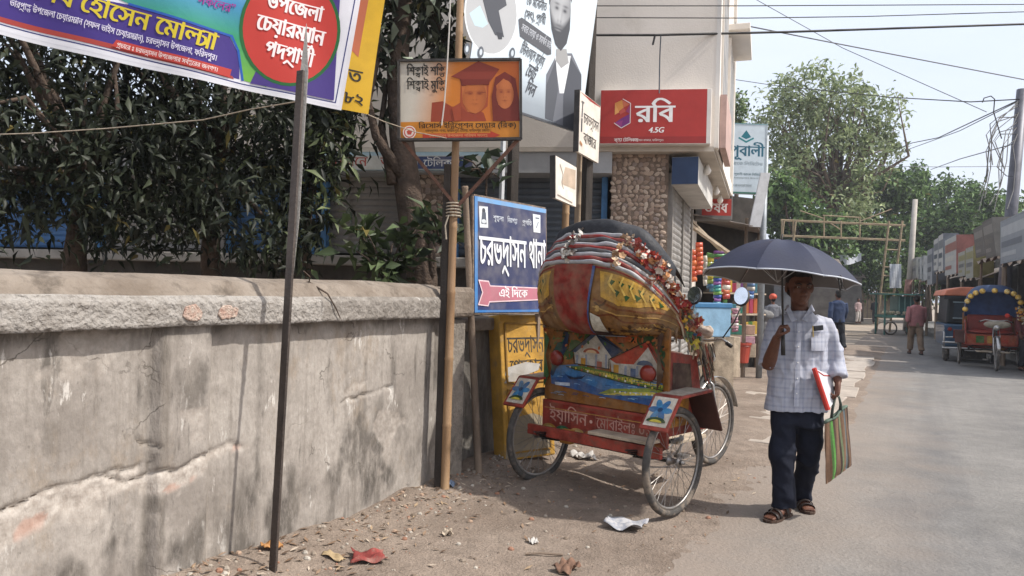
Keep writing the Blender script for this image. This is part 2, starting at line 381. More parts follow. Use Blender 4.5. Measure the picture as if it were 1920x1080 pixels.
class Art:
    """flat print or paint laid on a surface S(u,v,lift): every shape sits a hair above the one before"""
    def __init__(s, S, eps=.0003, L=None): s.S = S; s.eps = eps; s.k = 1; s.hold = 0; s.mb = MB(); s.L = L; s.T = lambda x, y: (x, y)
    def tri(s, t, col, lift):
        st = [t]
        while st:
            a, b, c = st.pop()
            if s.L:
                e = [math.dist(a, b), math.dist(b, c), math.dist(c, a)]; i = e.index(max(e))
                if e[i] > s.L:
                    q = (a, b, c)[i:] + (a, b, c)[:i]; mdl = ((q[0][0] + q[1][0]) / 2, (q[0][1] + q[1][1]) / 2)
                    st += [(q[0], mdl, q[2]), (mdl, q[1], q[2])]; continue
            cc = tuple(col(*p) for p in (a, b, c)) if callable(col) else col
            s.mb.add([s.S(p[0], p[1], lift) for p in (a, b, c)], [(0, 1, 2)], cc)
    def col(s, c):
        if callable(c): return c
        if isinstance(c, str): c = H(c)
        return lin(c)
    def poly(s, pts, col):
        pts = [s.T(*p) for p in pts]; col = s.col(col)
        for t in geometry.tessellate_polygon([[Vector((p[0], p[1], 0)) for p in pts]]):
            tt = [pts[i] for i in t]
            if (tt[1][0] - tt[0][0]) * (tt[2][1] - tt[0][1]) - (tt[2][0] - tt[0][0]) * (tt[1][1] - tt[0][1]) < 0: tt = tt[::-1]
            s.tri(tuple(tt), col, s.k * s.eps)
        s.k += 1 - s.hold; return s
    def rect(s, x0, y0, x1, y1, col): return s.poly([(x0, y0), (x1, y0), (x1, y1), (x0, y1)], col)
    def oval(s, cx, cy, rx, ry, col, n=22, rot=0, a0=0, a1=360):
        c, q = math.cos(R(rot)), math.sin(R(rot)); k = n if a1 - a0 >= 360 else n + 1
        return s.poly([(cx + rx * math.cos(t) * c - ry * math.sin(t) * q, cy + rx * math.cos(t) * q + ry * math.sin(t) * c) for t in [R(a0 + (a1 - a0) * i / n) for i in range(k)]], col)
    def line(s, pts, w, col):
        col = s.col(col)
        pts = [s.T(*p) for p in pts]
        for a, b in zip(pts[:-1], pts[1:]):
            dx, dy = b[0] - a[0], b[1] - a[1]; l = math.hypot(dx, dy) or 1; nx, ny = -dy / l * w / 2, dx / l * w / 2; ex, ey = dx / l * w * .25, dy / l * w * .25
            q = [(a[0] - nx - ex, a[1] - ny - ey), (b[0] - nx + ex, b[1] - ny + ey), (b[0] + nx + ex, b[1] + ny + ey), (a[0] + nx - ex, a[1] + ny - ey)]
            s.tri((q[0], q[1], q[2]), col, s.k * s.eps); s.tri((q[0], q[2], q[3]), col, s.k * s.eps)
        s.k += 1 - s.hold; return s
    def text(s, t, x, y, h, col, w=None, bold=.012, n=40, align=0, slant=0.):
        """letters of height h (head line to base line) starting at x; w stretches the line to that width"""
        tr, tw = trapz(t, n, bold); sy = h / .65; sx = (w / tw) if w else sy; x -= align * tw * sx; col = s.col(col)
        for (a, b, c, d, y0, y1) in tr:
            q = [s.T(x + p[0] * sx + slant * p[1] * sy, y + p[1] * sy) for p in ((a, y0), (b, y0), (d, y1), (c, y1))]
            if s.L: s.tri((q[0], q[1], q[2]), col, s.k * s.eps); s.tri((q[0], q[2], q[3]), col, s.k * s.eps)
            else: s.mb.add([s.S(p[0], p[1], s.k * s.eps) for p in q], [(0, 1, 2, 3)], col)
        s.k += 1 - s.hold; return s
    def build(s, name, m, parent, world=True): return s.mb.build(name, m, parent, world=world, fixn=False)
def plane(o, ux, uy):
    o, ux, uy = Vector(o), Vector(ux).normalized(), Vector(uy).normalized(); n = ux.cross(uy)
    return lambda u, v, k=0.: o + ux * u + uy * v + n * k
# ================================================================ SETTING
W0 = Vector((-.497, 5.35, 0)); WD = Vector((.468, .884, 0)).normalized(); WN = Vector((WD.y, -WD.x, 0))   # street wall: start, run, street side
def wq(t, q, z=0.): return W0 + WD * t + WN * q + Vector((0, 0, z))
def qt(p): v = Vector((p[0], p[1], 0)) - W0; return v.dot(WD), v.dot(WN)
def gz(x, y):
    """height of the dirt shoulder: a low bank against the wall that runs out under the asphalt edge"""
    x = np.asarray(x, float); y = np.asarray(y, float); vx, vy = x - W0.x, y - W0.y
    q = vx * WN.x + vy * WN.y; t = vx * WD.x + vy * WD.y
    base = np.interp(q, [-1, 0, .35, .9, 1.5, 2.0, 2.6, 4.7, 5.3, 5.9, 7.5], [.11, .10, .065, .035, .022, -.004, -.045, -.045, -.01, .035, .05])
    far = np.clip((t - 2.2) / 1.5, 0, 1); b2 = np.interp(q, [-1, 1.2, 2.3, 2.9, 4.7, 5.3, 5.9, 7.5], [.06, .05, .012, -.045, -.045, -.01, .035, .05])
    base = base * (1 - far) + b2 * far
    n = (fbm(x * 2.1, y * 2.1, 3) - .47) * .05 + (fbm(x * 9, y * 9, 9, 3) - .44) * .016
    w = np.clip((2.8 - q) / 1.5, .25, 1); heap = .09 * np.exp(-((q - .08) / .26) ** 2) * np.clip(fbm(t * 2.3, t * 0 + 4.2, 5) * 2 - .5, 0, 1) * (t < 1.5)
    return base + n * w + heap
def gh(p): return max(0.004 if 2.0 < qt(p)[1] < 5.3 else -1, float(gz(p[0], p[1])))
def struct(o): o['kind'] = 'structure'; return o
# --- ground materials
def ground_mat(name, c1, c2, sp, sc1, bump, cr=0.):
    m = bpy.data.materials.new(name); m.use_nodes = True; nt = m.node_tree; L = nt.links; b = nt.nodes['Principled BSDF']; b.inputs['Roughness'].default_value = .92; b.inputs['Specular IOR Level'].default_value = .15
    tc = nd(nt, 'ShaderNodeTexCoord'); ns = []
    for s_, d_ in ((sc1, 5), (sc1 * 9, 6), (sc1 * 70, 3)):
        n = nd(nt, 'ShaderNodeTexNoise'); n.inputs['Scale'].default_value = s_; n.inputs['Detail'].default_value = d_; n.inputs['Roughness'].default_value = .65; L.new(tc.outputs['Object'], n.inputs['Vector']); ns.append(n)
    r = nd(nt, 'ShaderNodeMapRange'); r.inputs[1].default_value = .34; r.inputs[2].default_value = .66; L.new(ns[0].outputs['Fac'], r.inputs[0])
    mx = nd(nt, 'ShaderNodeMix', data_type='RGBA'); mx.inputs[6].default_value = (*lin(c1), 1); mx.inputs[7].default_value = (*lin(c2), 1); L.new(r.outputs[0], mx.inputs[0])
    r2 = nd(nt, 'ShaderNodeMapRange'); r2.inputs[1].default_value = .3; r2.inputs[2].default_value = .7; r2.inputs[3].default_value = 1 - sp; r2.inputs[4].default_value = 1 + sp; L.new(ns[1].outputs['Fac'], r2.inputs[0])
    r3 = nd(nt, 'ShaderNodeMapRange'); r3.inputs[1].default_value = .3; r3.inputs[2].default_value = .7; r3.inputs[3].default_value = 1 - sp; r3.inputs[4].default_value = 1 + sp; L.new(ns[2].outputs['Fac'], r3.inputs[0])
    mm = nd(nt, 'ShaderNodeMath', operation='MULTIPLY'); L.new(r2.outputs[0], mm.inputs[0]); L.new(r3.outputs[0], mm.inputs[1])
    m2 = nd(nt, 'ShaderNodeMix', data_type='RGBA', blend_type='MULTIPLY'); m2.inputs[0].default_value = 1; L.new(mx.outputs[2], m2.inputs[6]); L.new(mm.outputs[0], m2.inputs[7])
    L.new(m2.outputs[2], b.inputs['Base Color'])
    ad = nd(nt, 'ShaderNodeMath', operation='ADD'); L.new(ns[1].outputs['Fac'], ad.inputs[0]); L.new(ns[2].outputs['Fac'], ad.inputs[1])
    bp = nd(nt, 'ShaderNodeBump'); bp.inputs['Strength'].default_value = bump; bp.inputs['Distance'].default_value = .02; L.new(ad.outputs[0], bp.inputs['Height']); L.new(bp.outputs[0], b.inputs['Normal'])
    return m
def tracks(m, c, amt):
    """long worn wheel lines and darker patches along the street"""
    nt = m.node_tree; L = nt.links; b = nt.nodes['Principled BSDF']; src = b.inputs['Base Color'].links[0].from_socket; tc = nd(nt, 'ShaderNodeTexCoord'); prev = src
    for sc_, lo, hi, rz, k in (((.05, 1.5, 1), .48, .66, 1, amt), ((.5, .9, 1), .55, .62, 1, amt * .8), ((14, 14, 1), .66, .7, 0, .5)):
        mp = nd(nt, 'ShaderNodeMapping', vector_type='TEXTURE'); mp.inputs['Rotation'].default_value = (0, 0, math.atan2(WD.y, WD.x)); mp2 = nd(nt, 'ShaderNodeMapping'); mp2.inputs['Scale'].default_value = sc_
        L.new(tc.outputs['Object'], mp.inputs[0]); L.new(mp.outputs[0], mp2.inputs[0]); n = nd(nt, 'ShaderNodeTexNoise'); n.inputs['Scale'].default_value = 1; n.inputs['Detail'].default_value = 7; n.inputs['Roughness'].default_value = .6; L.new(mp2.outputs[0], n.inputs['Vector'])
        r = nd(nt, 'ShaderNodeMapRange'); r.inputs[1].default_value = lo; r.inputs[2].default_value = hi; r.inputs[4].default_value = k; L.new(n.outputs['Fac'], r.inputs[0]); mx = nd(nt, 'ShaderNodeMix', data_type='RGBA'); L.new(r.outputs[0], mx.inputs[0]); L.new(prev, mx.inputs[6]); mx.inputs[7].default_value = (*lin(c), 1); prev = mx.outputs[2]
    L.new(prev, b.inputs['Base Color'])
m_dirt = ground_mat('dirt', H('74675c'), H('8d8074'), .18, .9, .8)
m_road = ground_mat('asphalt_dusty', H('6b6966'), H('7f7c78'), .12, .5, .5)
tracks(m_road, H('5a595a'), .45)
m_far = ground_mat('far_ground', H('8a8076'), H('a39584'), .12, .2, .3)
# --- ground sheet to the horizon, the shoulder beside the street, the street
g = MB(); s_ = 1500; g.add([(-s_, -s_, -.12), (s_, -s_, -.12), (s_, s_, -.12), (-s_, s_, -.12)], [(0, 1, 2, 3)]); struct(g.build('ground', m_far))
def dirt_sheet(name, t0, t1, q0, q1, st):
    nu = int((t1 - t0) / st); nv = int((q1 - q0) / st); tt, qq = np.meshgrid(np.linspace(t0, t1, nu + 1), np.linspace(q0, q1, nv + 1))
    X = W0.x + WD.x * tt + WN.x * qq; Y = W0.y + WD.y * tt + WN.y * qq; Z = gz(X, Y)
    me = bpy.data.meshes.new(name); v = np.stack([X, Y, Z], -1).reshape(-1, 3); i = np.arange(nu * nv); a = (i // nu) * (nu + 1) + i % nu
    f = np.stack([a + nu + 1, a + nu + 2, a + 1, a], -1); me.from_pydata(v.tolist(), [], f.tolist()); me.materials.append(m_dirt)
    me.polygons.foreach_set('use_smooth', [True] * len(me.polygons)); return struct(link(name, me))
dirt_sheet('roadside_dirt', -4.6, 3.2, -.3, 3.0, .025)
dirt_sheet('roadside_dirt', 3.2, 22, -.6, 3.0, .12)
dirt_sheet('roadside_dirt', -3, 42, 4.7, 8.6, .15)
def dusty_edge(m):
    """drifted dirt over the asphalt along its left edge, in ragged tongues"""
    nt = m.node_tree; L = nt.links; b = nt.nodes['Principled BSDF']; src = b.inputs['Base Color'].links[0].from_socket
    tc = nd(nt, 'ShaderNodeTexCoord'); dp = nd(nt, 'ShaderNodeVectorMath', operation='DOT_PRODUCT'); dp.inputs[1].default_value = tuple(WN); L.new(tc.outputs['Object'], dp.inputs[0])
    n = nd(nt, 'ShaderNodeTexNoise'); n.inputs['Scale'].default_value = 1.3; n.inputs['Detail'].default_value = 8; n.inputs['Roughness'].default_value = .6; L.new(tc.outputs['Object'], n.inputs['Vector'])
    ma = nd(nt, 'ShaderNodeMath', operation='MULTIPLY_ADD'); ma.inputs[1].default_value = 2.0; L.new(n.outputs['Fac'], ma.inputs[0]); L.new(dp.outputs['Value'], ma.inputs[2])
    r = nd(nt, 'ShaderNodeMapRange'); r.inputs[1].default_value = 1.15 + DQ; r.inputs[2].default_value = 2.6 + DQ; r.inputs[3].default_value = .85; r.inputs[4].default_value = 0; L.new(ma.outputs[0], r.inputs[0])
    mx = nd(nt, 'ShaderNodeMix', data_type='RGBA'); L.new(r.outputs[0], mx.inputs[0]); L.new(src, mx.inputs[6]); mx.inputs[7].default_value = (*lin(H('877b70')), 1); L.new(mx.outputs[2], b.inputs['Base Color'])
g = MB(); g.sheet(lambda u, v: wq(-22 + 84 * u, 1.4 + 4.2 * v, .004), 40, 6); rd_ = struct(g.build('road', m_road)); DQ = WN.dot(W0 - rd_.location) + 1.75 - .0; dusty_edge(m_road)
# broken concrete apron in front of the shops, slabs laid edge to edge with gaps
m_conc = mat('concrete_apron', H('a0968b'), .9, .14, 2.2, .35, 40, dirt=(H('7d7468'), 3.5, .55, .6))
ap = struct(link('pavement', None)); MW[ap] = Matrix()
for i in range(9):
    for j in range(2):
        t0 = 3.3 + i * 1.5; q0 = .15 + j * 1.03 + .1 * rnd.random()
        dz = rnd.uniform(-.012, .012); b_ = MB()
        jit = lambda: rnd.uniform(-.035, .035)
        pl = [(t0 + .03 + jit(), q0 + jit()), (t0 + .75 + jit(), q0 + jit()), (t0 + 1.47 + jit(), q0 + jit()), (t0 + 1.47 + jit(), q0 + 1.0 + jit()), (t0 + .7 + jit(), q0 + 1.0 + jit() * 1.6), (t0 + .03 + jit(), q0 + 1.0 + jit())]
        b_.prism([(p[0], -p[1]) for p in pl][::-1], wq(0, 0, .035 + dz * .6), WD, -WN, .12); b_.build('slab', m_conc, ap, bevel=.012)

# ================================================================ STREET WALL
m_plas = None
def plaster():
    m = bpy.data.materials.new('old_plaster'); m.use_nodes = True; nt = m.node_tree; L = nt.links; b = nt.nodes['Principled BSDF']; b.inputs['Roughness'].default_value = .93; b.inputs['Specular IOR Level'].default_value = .12
    tc = nd(nt, 'ShaderNodeTexCoord'); at = nd(nt, 'ShaderNodeAttribute', attribute_name='Col'); sp = nd(nt, 'ShaderNodeSeparateColor'); L.new(at.outputs['Color'], sp.inputs[0])
    def noise(s_, d, mapv=None, ro=.65):
        n = nd(nt, 'ShaderNodeTexNoise'); n.inputs['Scale'].default_value = s_; n.inputs['Detail'].default_value = d; n.inputs['Roughness'].default_value = ro
        mp = nd(nt, 'ShaderNodeMapping'); mp.inputs['Scale'].default_value = mapv or (1, 1, 1); L.new(tc.outputs['Object'], mp.inputs[0]); L.new(mp.outputs[0], n.inputs['Vector']); return n.outputs['Fac']
    def rng(x, a, b2, lo=0., hi=1.):
        r = nd(nt, 'ShaderNodeMapRange'); r.inputs[1].default_value = a; r.inputs[2].default_value = b2; r.inputs[3].default_value = lo; r.inputs[4].default_value = hi; L.new(x, r.inputs[0]); return r.outputs[0]
    def mul(x, y):
        n = nd(nt, 'ShaderNodeMath', operation='MULTIPLY', use_clamp=True); L.new(x, n.inputs[0])
        if isinstance(y, float): n.inputs[1].default_value = y
        else: L.new(y, n.inputs[1])
        return n.outputs[0]
    def mix(f, c1, c2):
        n = nd(nt, 'ShaderNodeMix', data_type='RGBA'); L.new(f, n.inputs[0])
        for k, c in ((6, c1), (7, c2)):
            if isinstance(c, tuple): n.inputs[k].default_value = (*lin(c), 1)
            else: L.new(c, n.inputs[k])
        return n.outputs[2]
    base = mix(rng(noise(1.6, 6), .36, .62), H('89827b'), H('aba49c'))
    base = mix(mul(rng(noise(1.7, 10, (1, 1, .55), .72), .52, .6), .75), base, H('918475'))            # tan damp patches
    base = mix(mul(rng(noise(7, 8, (1, 1, .07)), .52, .68), .75), base, H('6b645c'))            # long dark runs
    base = mix(mul(rng(noise(4.2, 10, (1, 1, .2), .75), .57, .63), .75), base, H('56524d'))          # mould flecks
    base = mix(mul(rng(noise(11, 7, (1, 1, .3)), .62, .66), .8), base, H('cfcac3'))          # lime flecks
    vo = nd(nt, 'ShaderNodeTexVoronoi', feature='DISTANCE_TO_EDGE'); vo.inputs['Scale'].default_value = 1.5; vm = nd(nt, 'ShaderNodeVectorMath', operation='ADD'); nv = nd(nt, 'ShaderNodeTexNoise'); nv.inputs['Scale'].default_value = 4; nv.inputs['Detail'].default_value = 8
    L.new(tc.outputs['Object'], nv.inputs['Vector']); vs_ = nd(nt, 'ShaderNodeVectorMath', operation='SCALE'); vs_.inputs['Scale'].default_value = .5; L.new(nv.outputs['Color'], vs_.inputs[0]); L.new(tc.outputs['Object'], vm.inputs[0]); L.new(vs_.outputs[0], vm.inputs[1]); L.new(vm.outputs[0], vo.inputs['Vector'])
    base = mix(mul(mul(rng(vo.outputs['Distance'], .008, .002), rng(noise(2.1, 4), .5, .58)), .8), base, H('4a443e'))     # hairline cracks
    base = mix(mul(rng(noise(30, 8, (1, 1, .5), .75), .62, .66), .55), base, H('5f5952'))                                  # pits and specks
    base = mix(mul(rng(noise(42, 8, (1, 1, .6), .7), .36, .62, .35, 0.), 1.), base, H('6e675f'))                              # fine dirt grain
    base = mix(mul(sp.outputs[1], rng(noise(13, 9, (1, 1, .35), .75), .36, .54, .15, 1.)), base, mix(rng(noise(5, 8, (1, 1, .35)), .4, .62), H('4a4642'), H('6b655e')))  # soot/mould zones, plus painted shade under coping and beside pilaster and post
    base = mix(sp.outputs[0], base, mix(rng(noise(26, 6), .35, .65), H('938a81'), H('b6aea5')))  # spalled coat: pale raw render
    base = mix(sp.outputs[2], base, H('a5745f'))                                                # bare brick
    L.new(base, b.inputs['Base Color'])
    bp = nd(nt, 'ShaderNodeBump'); bp.inputs['Strength'].default_value = .7; bp.inputs['Distance'].default_value = .012; n = nd(nt, 'ShaderNodeMath', operation='ADD'); L.new(noise(9, 10, (1, 1, .5), .72), n.inputs[0]); L.new(noise(34, 5, (1, 1, .4)), n.inputs[1])
    L.new(n.outputs[0], bp.inputs['Height']); L.new(bp.outputs[0], b.inputs['Normal']); return m
m_plas = plaster()
def pix_tz(px, py):
    """where the sight line through a photo pixel meets the wall face: (run, height)"""
    r = ray(px, py); o = Vector((0, 0, CAMZ)); k = (W0 - o).dot(WN) / r.dot(WN); p = o + r * k; return qt(p)[0], p.z
def segd(T, Z, pl):
    d = np.full(T.shape, 9.)
    for (a, b) in zip(pl[:-1], pl[1:]):
        ax, ay = a; dx, dy = b[0] - ax, b[1] - ay; l2 = dx * dx + dy * dy; k = np.clip(((T - ax) * dx + (Z - ay) * dy) / l2, 0, 1)
        d = np.minimum(d, np.hypot(T - ax - k * dx, Z - ay - k * dy))
    return d
wall = thing('boundary_wall', 'long weathered grey plaster boundary wall with sloped coping and cracks', 'wall', tuple(W0))
TA, TB, CAPB, CAPT = -5.2, -.03, 1.285, 1.515
PIL = pix_tz(335, 800)[0]
def wall_face():
    st = .0125; nu = int((TB - TA) / st); nv = int(1.33 / st); tt, zz = np.meshgrid(np.linspace(TA, TB, nu + 1), np.linspace(-.02, 1.31, nv + 1))
    jt = tt + (fbm(tt * 14, zz * 14, 21) - .47) * .05; jz = zz + (fbm(tt * 14 + 50, zz * 14, 22) - .47) * .05
    ck = [[pix_tz(*p) for p in q] for q in ([(-120, 1005), (0, 962), (60, 935), (110, 915), (170, 900), (215, 882), (262, 874)], [(200, 898), (235, 905), (262, 893), (300, 885), (345, 868), (380, 850), (430, 832), (452, 836)], [(640, 755), (690, 738), (735, 726)], [(255, 820), (290, 838), (280, 880)])]
    d = np.minimum.reduce([segd(jt, jz, c) for c in ck])
    crack = np.exp(-(d / .0075) ** 2) * np.clip(fbm(tt * 7, zz * 7, 77) * 2.2 - .25, .15, 1)
    # coat fallen away just below the long crack
    mid = np.interp(tt, [c[0] for c in ck[0]] + [c[0] for c in ck[1][1:]], [c[1] for c in ck[0]] + [c[1] for c in ck[1][1:]])
    below = mid - jz; ex = np.interp(tt, [ck[0][0][0], pix_tz(215, 880)[0], pix_tz(330, 880)[0], pix_tz(470, 840)[0]], [.16, .10, .085, .03])
    sp = np.clip((below + .012) / .02, 0, 1) * np.clip((ex * (.55 + fbm(tt * 5, zz * 5, 31)) - below) / .03, 0, 1) * (tt < pix_tz(470, 840)[0])
    low = np.clip((zz + .02 - .22 - .3 * fbm(tt * 1.2, zz * 0, 8)) / -.06, 0, 1)
    sp2 = np.clip((fbm(tt * 3.3 + 3, zz * 3.3, 41) - .60) / .025, 0, 1) * (zz < .9) + np.clip((zz - 1.06) / .05, 0, 1) * np.clip((fbm(tt * 9, zz * 9, 44) - .54) / .05, 0, 1) * (tt < PIL + .05)
    sp2 = np.clip(sp2, 0, 1) * .8
    pil = np.exp(-((tt - PIL) / .145) ** 26) * .05; edge = .012 * np.exp(-((tt - PIL + .145) / .012) ** 2)
    dep = pil - .004 * sp - .004 * sp2 - .022 * crack + (fbm(tt * 2, zz * 2, 51) - .47) * .007 + (fbm(tt * 24, zz * 24, 52, 3) - .44) * .006 * (1 + .9 * sp + sp2)
    zone = lambda cx, cz, rx, rz, s: np.clip((1 - ((tt - cx) / rx) ** 2 - ((zz - cz) / rz) ** 2) * 1.1 + (fbm(tt * 9, zz * 4, s, 5) - .5) * 4.5, 0, 1)
    c1 = pix_tz(470, 960); c2 = pix_tz(700, 790); c3 = pix_tz(340, 720); c4 = pix_tz(700, 890); c5 = pix_tz(230, 1050)
    mould_shade = np.maximum.reduce([zone(c1[0], c1[1] - .05, .45, .24, 61) * .9, zone(c2[0], c2[1], .45, .24, 62) * .8, zone(c3[0], c3[1], .13, .16, 63) * .75, zone(c4[0], c4[1], .6, .16, 64) * .9, zone(c5[0], c5[1] - .05, .4, .18, 66) * .9, np.exp(-((tt - PIL + .16 + .012 * np.sin(zz * 9)) / .022) ** 2) * np.clip(fbm(tt * 6, zz * 3, 67) * 2.4 - .3, .2, 1) * .85, np.exp(-((tt - pix_tz(485, 800)[0]) / .02) ** 2) * .5, np.clip((fbm(tt * 16, zz * 1.1, 68, 5) - .60) / .05, 0, 1) * np.clip((fbm(tt * 2, zz * 2, 69) - .42) * 6, 0, 1) * .75, np.clip((zz - 1.2) / .05 + (fbm(tt * 6, zz * 6, 65) - .5) * 3, 0, 1) * .75])  # mould patches, with shade painted under the coping and left of pilaster and post
    br = np.clip((fbm(tt * 6 + 9, zz * 9, 71) - .56) / .04, 0, 1) * sp * .45
    X = W0.x + WD.x * tt + WN.x * dep; Y = W0.y + WD.y * tt + WN.y * dep
    v = np.stack([X - W0.x, Y - W0.y, zz], -1).reshape(-1, 3); i = np.arange(nu * nv); a = (i // nu) * (nu + 1) + i % nu; f = np.stack([a, a + 1, a + nu + 2, a + nu + 1], -1)
    me = bpy.data.meshes.new('wall_face'); me.vertices.add(len(v)); me.vertices.foreach_set('co', v.ravel()); me.loops.add(f.size); me.loops.foreach_set('vertex_index', f.ravel().astype(np.int32))
    me.polygons.add(len(f)); me.polygons.foreach_set('loop_start', np.arange(0, f.size, 4, dtype=np.int32)); me.update(calc_edges=True)
    at = me.color_attributes.new('Col', 'FLOAT_COLOR', 'POINT'); col = np.stack([np.clip(sp * .95 + sp2 * .7, 0, 1), mould_shade * (1 - sp), br, np.ones_like(tt)], -1); at.data.foreach_set('color', col.astype('f').ravel())
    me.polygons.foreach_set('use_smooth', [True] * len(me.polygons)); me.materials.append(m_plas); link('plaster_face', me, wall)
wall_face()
def capmat():
    m = mat('coping', H('877d72'), .93, .2, 3.4, .9, 22, col2=H('6c6156'), dirt=(H('524a42'), 7., .53, .75)); return m
m_cap = capmat()
m_lime = mat('limewashed_coping', H('a7a29c'), .93, .2, 14., 1.2, 40, col2=H('827c75'), dirt=(H('5c5751'), 14., .54, .75))
m_lime2 = mat('bare_coping', H('8d8780'), .93, .2, 12., 1.0, 34, col2=H('6a645d'), dirt=(H('b8b3ac'), 16., .58, .8))
def coping(t0, t1, par, zt=CAPT, zb=CAPB, seed=0):
    """sloped top and rough front lip, as two parts"""
    st = .018; n = int((t1 - t0) / st); tt = np.linspace(t0, t1, n + 1)
    def strip(name, prof, m, amp, sd, sub):
        rows = []
        for a, b in zip(prof[:-1], prof[1:]):
            for k in range(sub): rows.append((a[0] + (b[0] - a[0]) * k / sub, a[1] + (b[1] - a[1]) * k / sub))
        rows.append(prof[-1]); mb = MB(); vs = []; N = n + 1
        for j, (q, z) in enumerate(rows):
            nq = (fbm(tt * 13, tt * 0 + j * .6 + sd, sd) - .47) * amp; nz = (fbm(tt * 3.1, tt * 0 + 7 + j * .15, sd + 3) - .47) * amp * 1.1 + (fbm(tt * .7, tt * 0 + 2, sd + 5) - .47) * .02
            vs += [wq(t, q + a, z + b2) for t, a, b2 in zip(tt, nq, nz)]
        N = n + 1; fs = [(j * N + i, j * N + i + 1, (j + 1) * N + i + 1, (j + 1) * N + i) for j in range(len(rows) - 1) for i in range(n)]
        for e in (0, n): fs.append(tuple(j * N + e for j in range(len(rows)))[::1 if e else -1])
        mb.add(vs, fs); return mb.build(name, m, par, smooth=True)
    lp_ = [(-.005, zb + .005), (.085, zb), (.09, zb + .115), (.068, zb + .142)]; ta = tt; tt = ta[ta < -1.32]; n = len(tt) - 1; strip('coping_lip', lp_, m_lime, .014, 3 + seed, 6)
    tt = ta[ta >= -1.35]; n = len(tt) - 1; strip('coping_lip', lp_, m_lime2, .012, 3 + seed, 6); tt = ta; n = len(tt) - 1
    strip('coping_top', [(.085, zb + .10), (.02, zt - .03), (-.08, zt), (-.2, zt - .01), (-.24, zb)], m_cap, .014, 9 + seed, 3)
coping(TA, TB + .02, wall)
b_ = MB(); b_.box(wq((TA + TB) / 2, -.12, .64), (TB - TA, .2, 1.28), rz=math.atan2(WD.y, WD.x)); b_.build('core', m_cap, wall)
b_ = MB(); b_.box(wq(.10, -.06, .62), (.25, .26, 1.3), rz=math.atan2(WD.y, WD.x)); b_.build('end_pillar', mat('pillar_plaster', H('8d857b'), .93, .25, 4., .6, 40, dirt=(H('4c4741'), 3., .5, .8)), wall, bevel=.02)
b_ = MB(); b_.box(wq(.10, -.05, 1.39), (.33, .35, .22), rz=math.atan2(WD.y, WD.x)); b_.build('pillar_cap', m_cap, wall, bevel=.035)
for px, py, w, h in ((318, 575, .06, .045), (385, 582, .05, .04), (398, 590, .03, .03)):
    t, z = pix_tz(px, py); b_ = MB(); b_.prism([(math.cos(a) * w * rnd.uniform(.6, 1.15), math.sin(a) * h * rnd.uniform(.6, 1.15)) for a in [6.283 * k / 11 for k in range(11)]], wq(t + .05, .096, CAPB + .058), WD, (0, 0, 1), .02); b_.build('bare_brick', mat('bare_brick', H('a08072'), .95, .25, 30, .8, 90, col2=H('b3a598')), wall, bevel=.004)
wall2 = thing('low_wall', 'darker unpainted concrete wall running on behind the blue sign', 'wall', tuple(wq(.3, -.1)))
b_ = MB(); b_.sheet(lambda u, v: wq(.24 + 3.2 * u, -.14 + .012 * math.sin(u * 31 + v * 9), 1.16 * v), 30, 12); b_.box(wq(1.84, -.26, .57), (3.2, .2, 1.15), rz=math.atan2(WD.y, WD.x)); b_.build('wall_body', mat('grey_wall', H('77726b'), .93, .3, 3., .6, 30, dirt=(H('48443f'), 2.2, .5, .8), streak=.7), wall2)  # this wall's shade is put into its darker grey
b_ = MB(); b_.box(wq(1.84, -.2, 1.21), (3.26, .34, .1), rz=math.atan2(WD.y, WD.x)); b_.build('coping', m_cap, wall2, bevel=.02)

# ================================================================ CORNER BUILDING WITH SHOPS
KB = Vector((1.749, 8.5, 0)); FE = Vector((.9895, -.1445, 0)); FNm = Vector((FE.y, -FE.x, 0))      # front run (to the right) and outward normal (to camera)
if FNm.y > 0: FNm = -FNm
SE = Vector((.319, .948, 0)); SNm = Vector((SE.y, -SE.x, 0))                                        # street side run and outward normal (to the road)
def fq(s, q, z): return KB + FE * s + FNm * q + Vector((0, 0, z))
def sq(t, q, z): return KB + SE * t + SNm * q + Vector((0, 0, z))
FA, SA = math.atan2(FE.y, FE.x), math.atan2(SE.y, SE.x)
def fbox(mb, s0, s1, q0, q1, z0, z1, col=None): return mb.prism([(s0, z0), (s1, z0), (s1, z1), (s0, z1)], fq(0, q1, 0), FE, (0, 0, 1), q1 - q0, col)
def sbox(mb, t0, t1, q0, q1, z0, z1, col=None): return mb.prism([(t0, z0), (t1, z0), (t1, z1), (t0, z1)], sq(0, q1, 0), SE, (0, 0, 1), q1 - q0, col)
m_cream = mat('cream_wall', H('d6cec4'), .85, .05, .9, .12, 60, dirt=(H('aea597'), 1.3, .58, .5))
m_trim = mat('white_trim', H('ddd8d0'), .8, .07, 1.5, .1, 60)
m_shut = mat('shutter_grey', H('5c6269'), .5, .15, 3, .1, 30, metal=.3)
m_shut2 = mat('shutter_steel', H('8e8a85'), .55, .15, 3, .1, 30, metal=.2, dirt=(H('5f564d'), 5., .56, .6))
m_shutb = mat('shutter_blue', H('3f648f'), .55, .15, 3, .1, 30)
m_bluep = mat('blue_frame_paint', H('4f7fae'), .6, .18, 6, .1, 50)
m_soff = mat('soffit', H('b9b0a4'), .9, .1, 2)
m_plinth = mat('plinth', H('4a4540'), .9, .25, 2.5, .4, 30)  # shade below the floor slab put into a dark brown colour
m_step = mat('step_concrete', H('8f8a83'), .9, .15, 3, .3, 30)
bld = thing('corner_shop_building', 'cream two storey corner building with roller shutters and pebble faced columns', 'building', tuple(KB))
b_ = MB(); fbox(b_, -13.5, -.03, -4.5, -.38, 0, 2.86); b_.build('inner_block', mat('inner_block', H('55524e'), .9, .2, 2), bld)
b_ = MB()
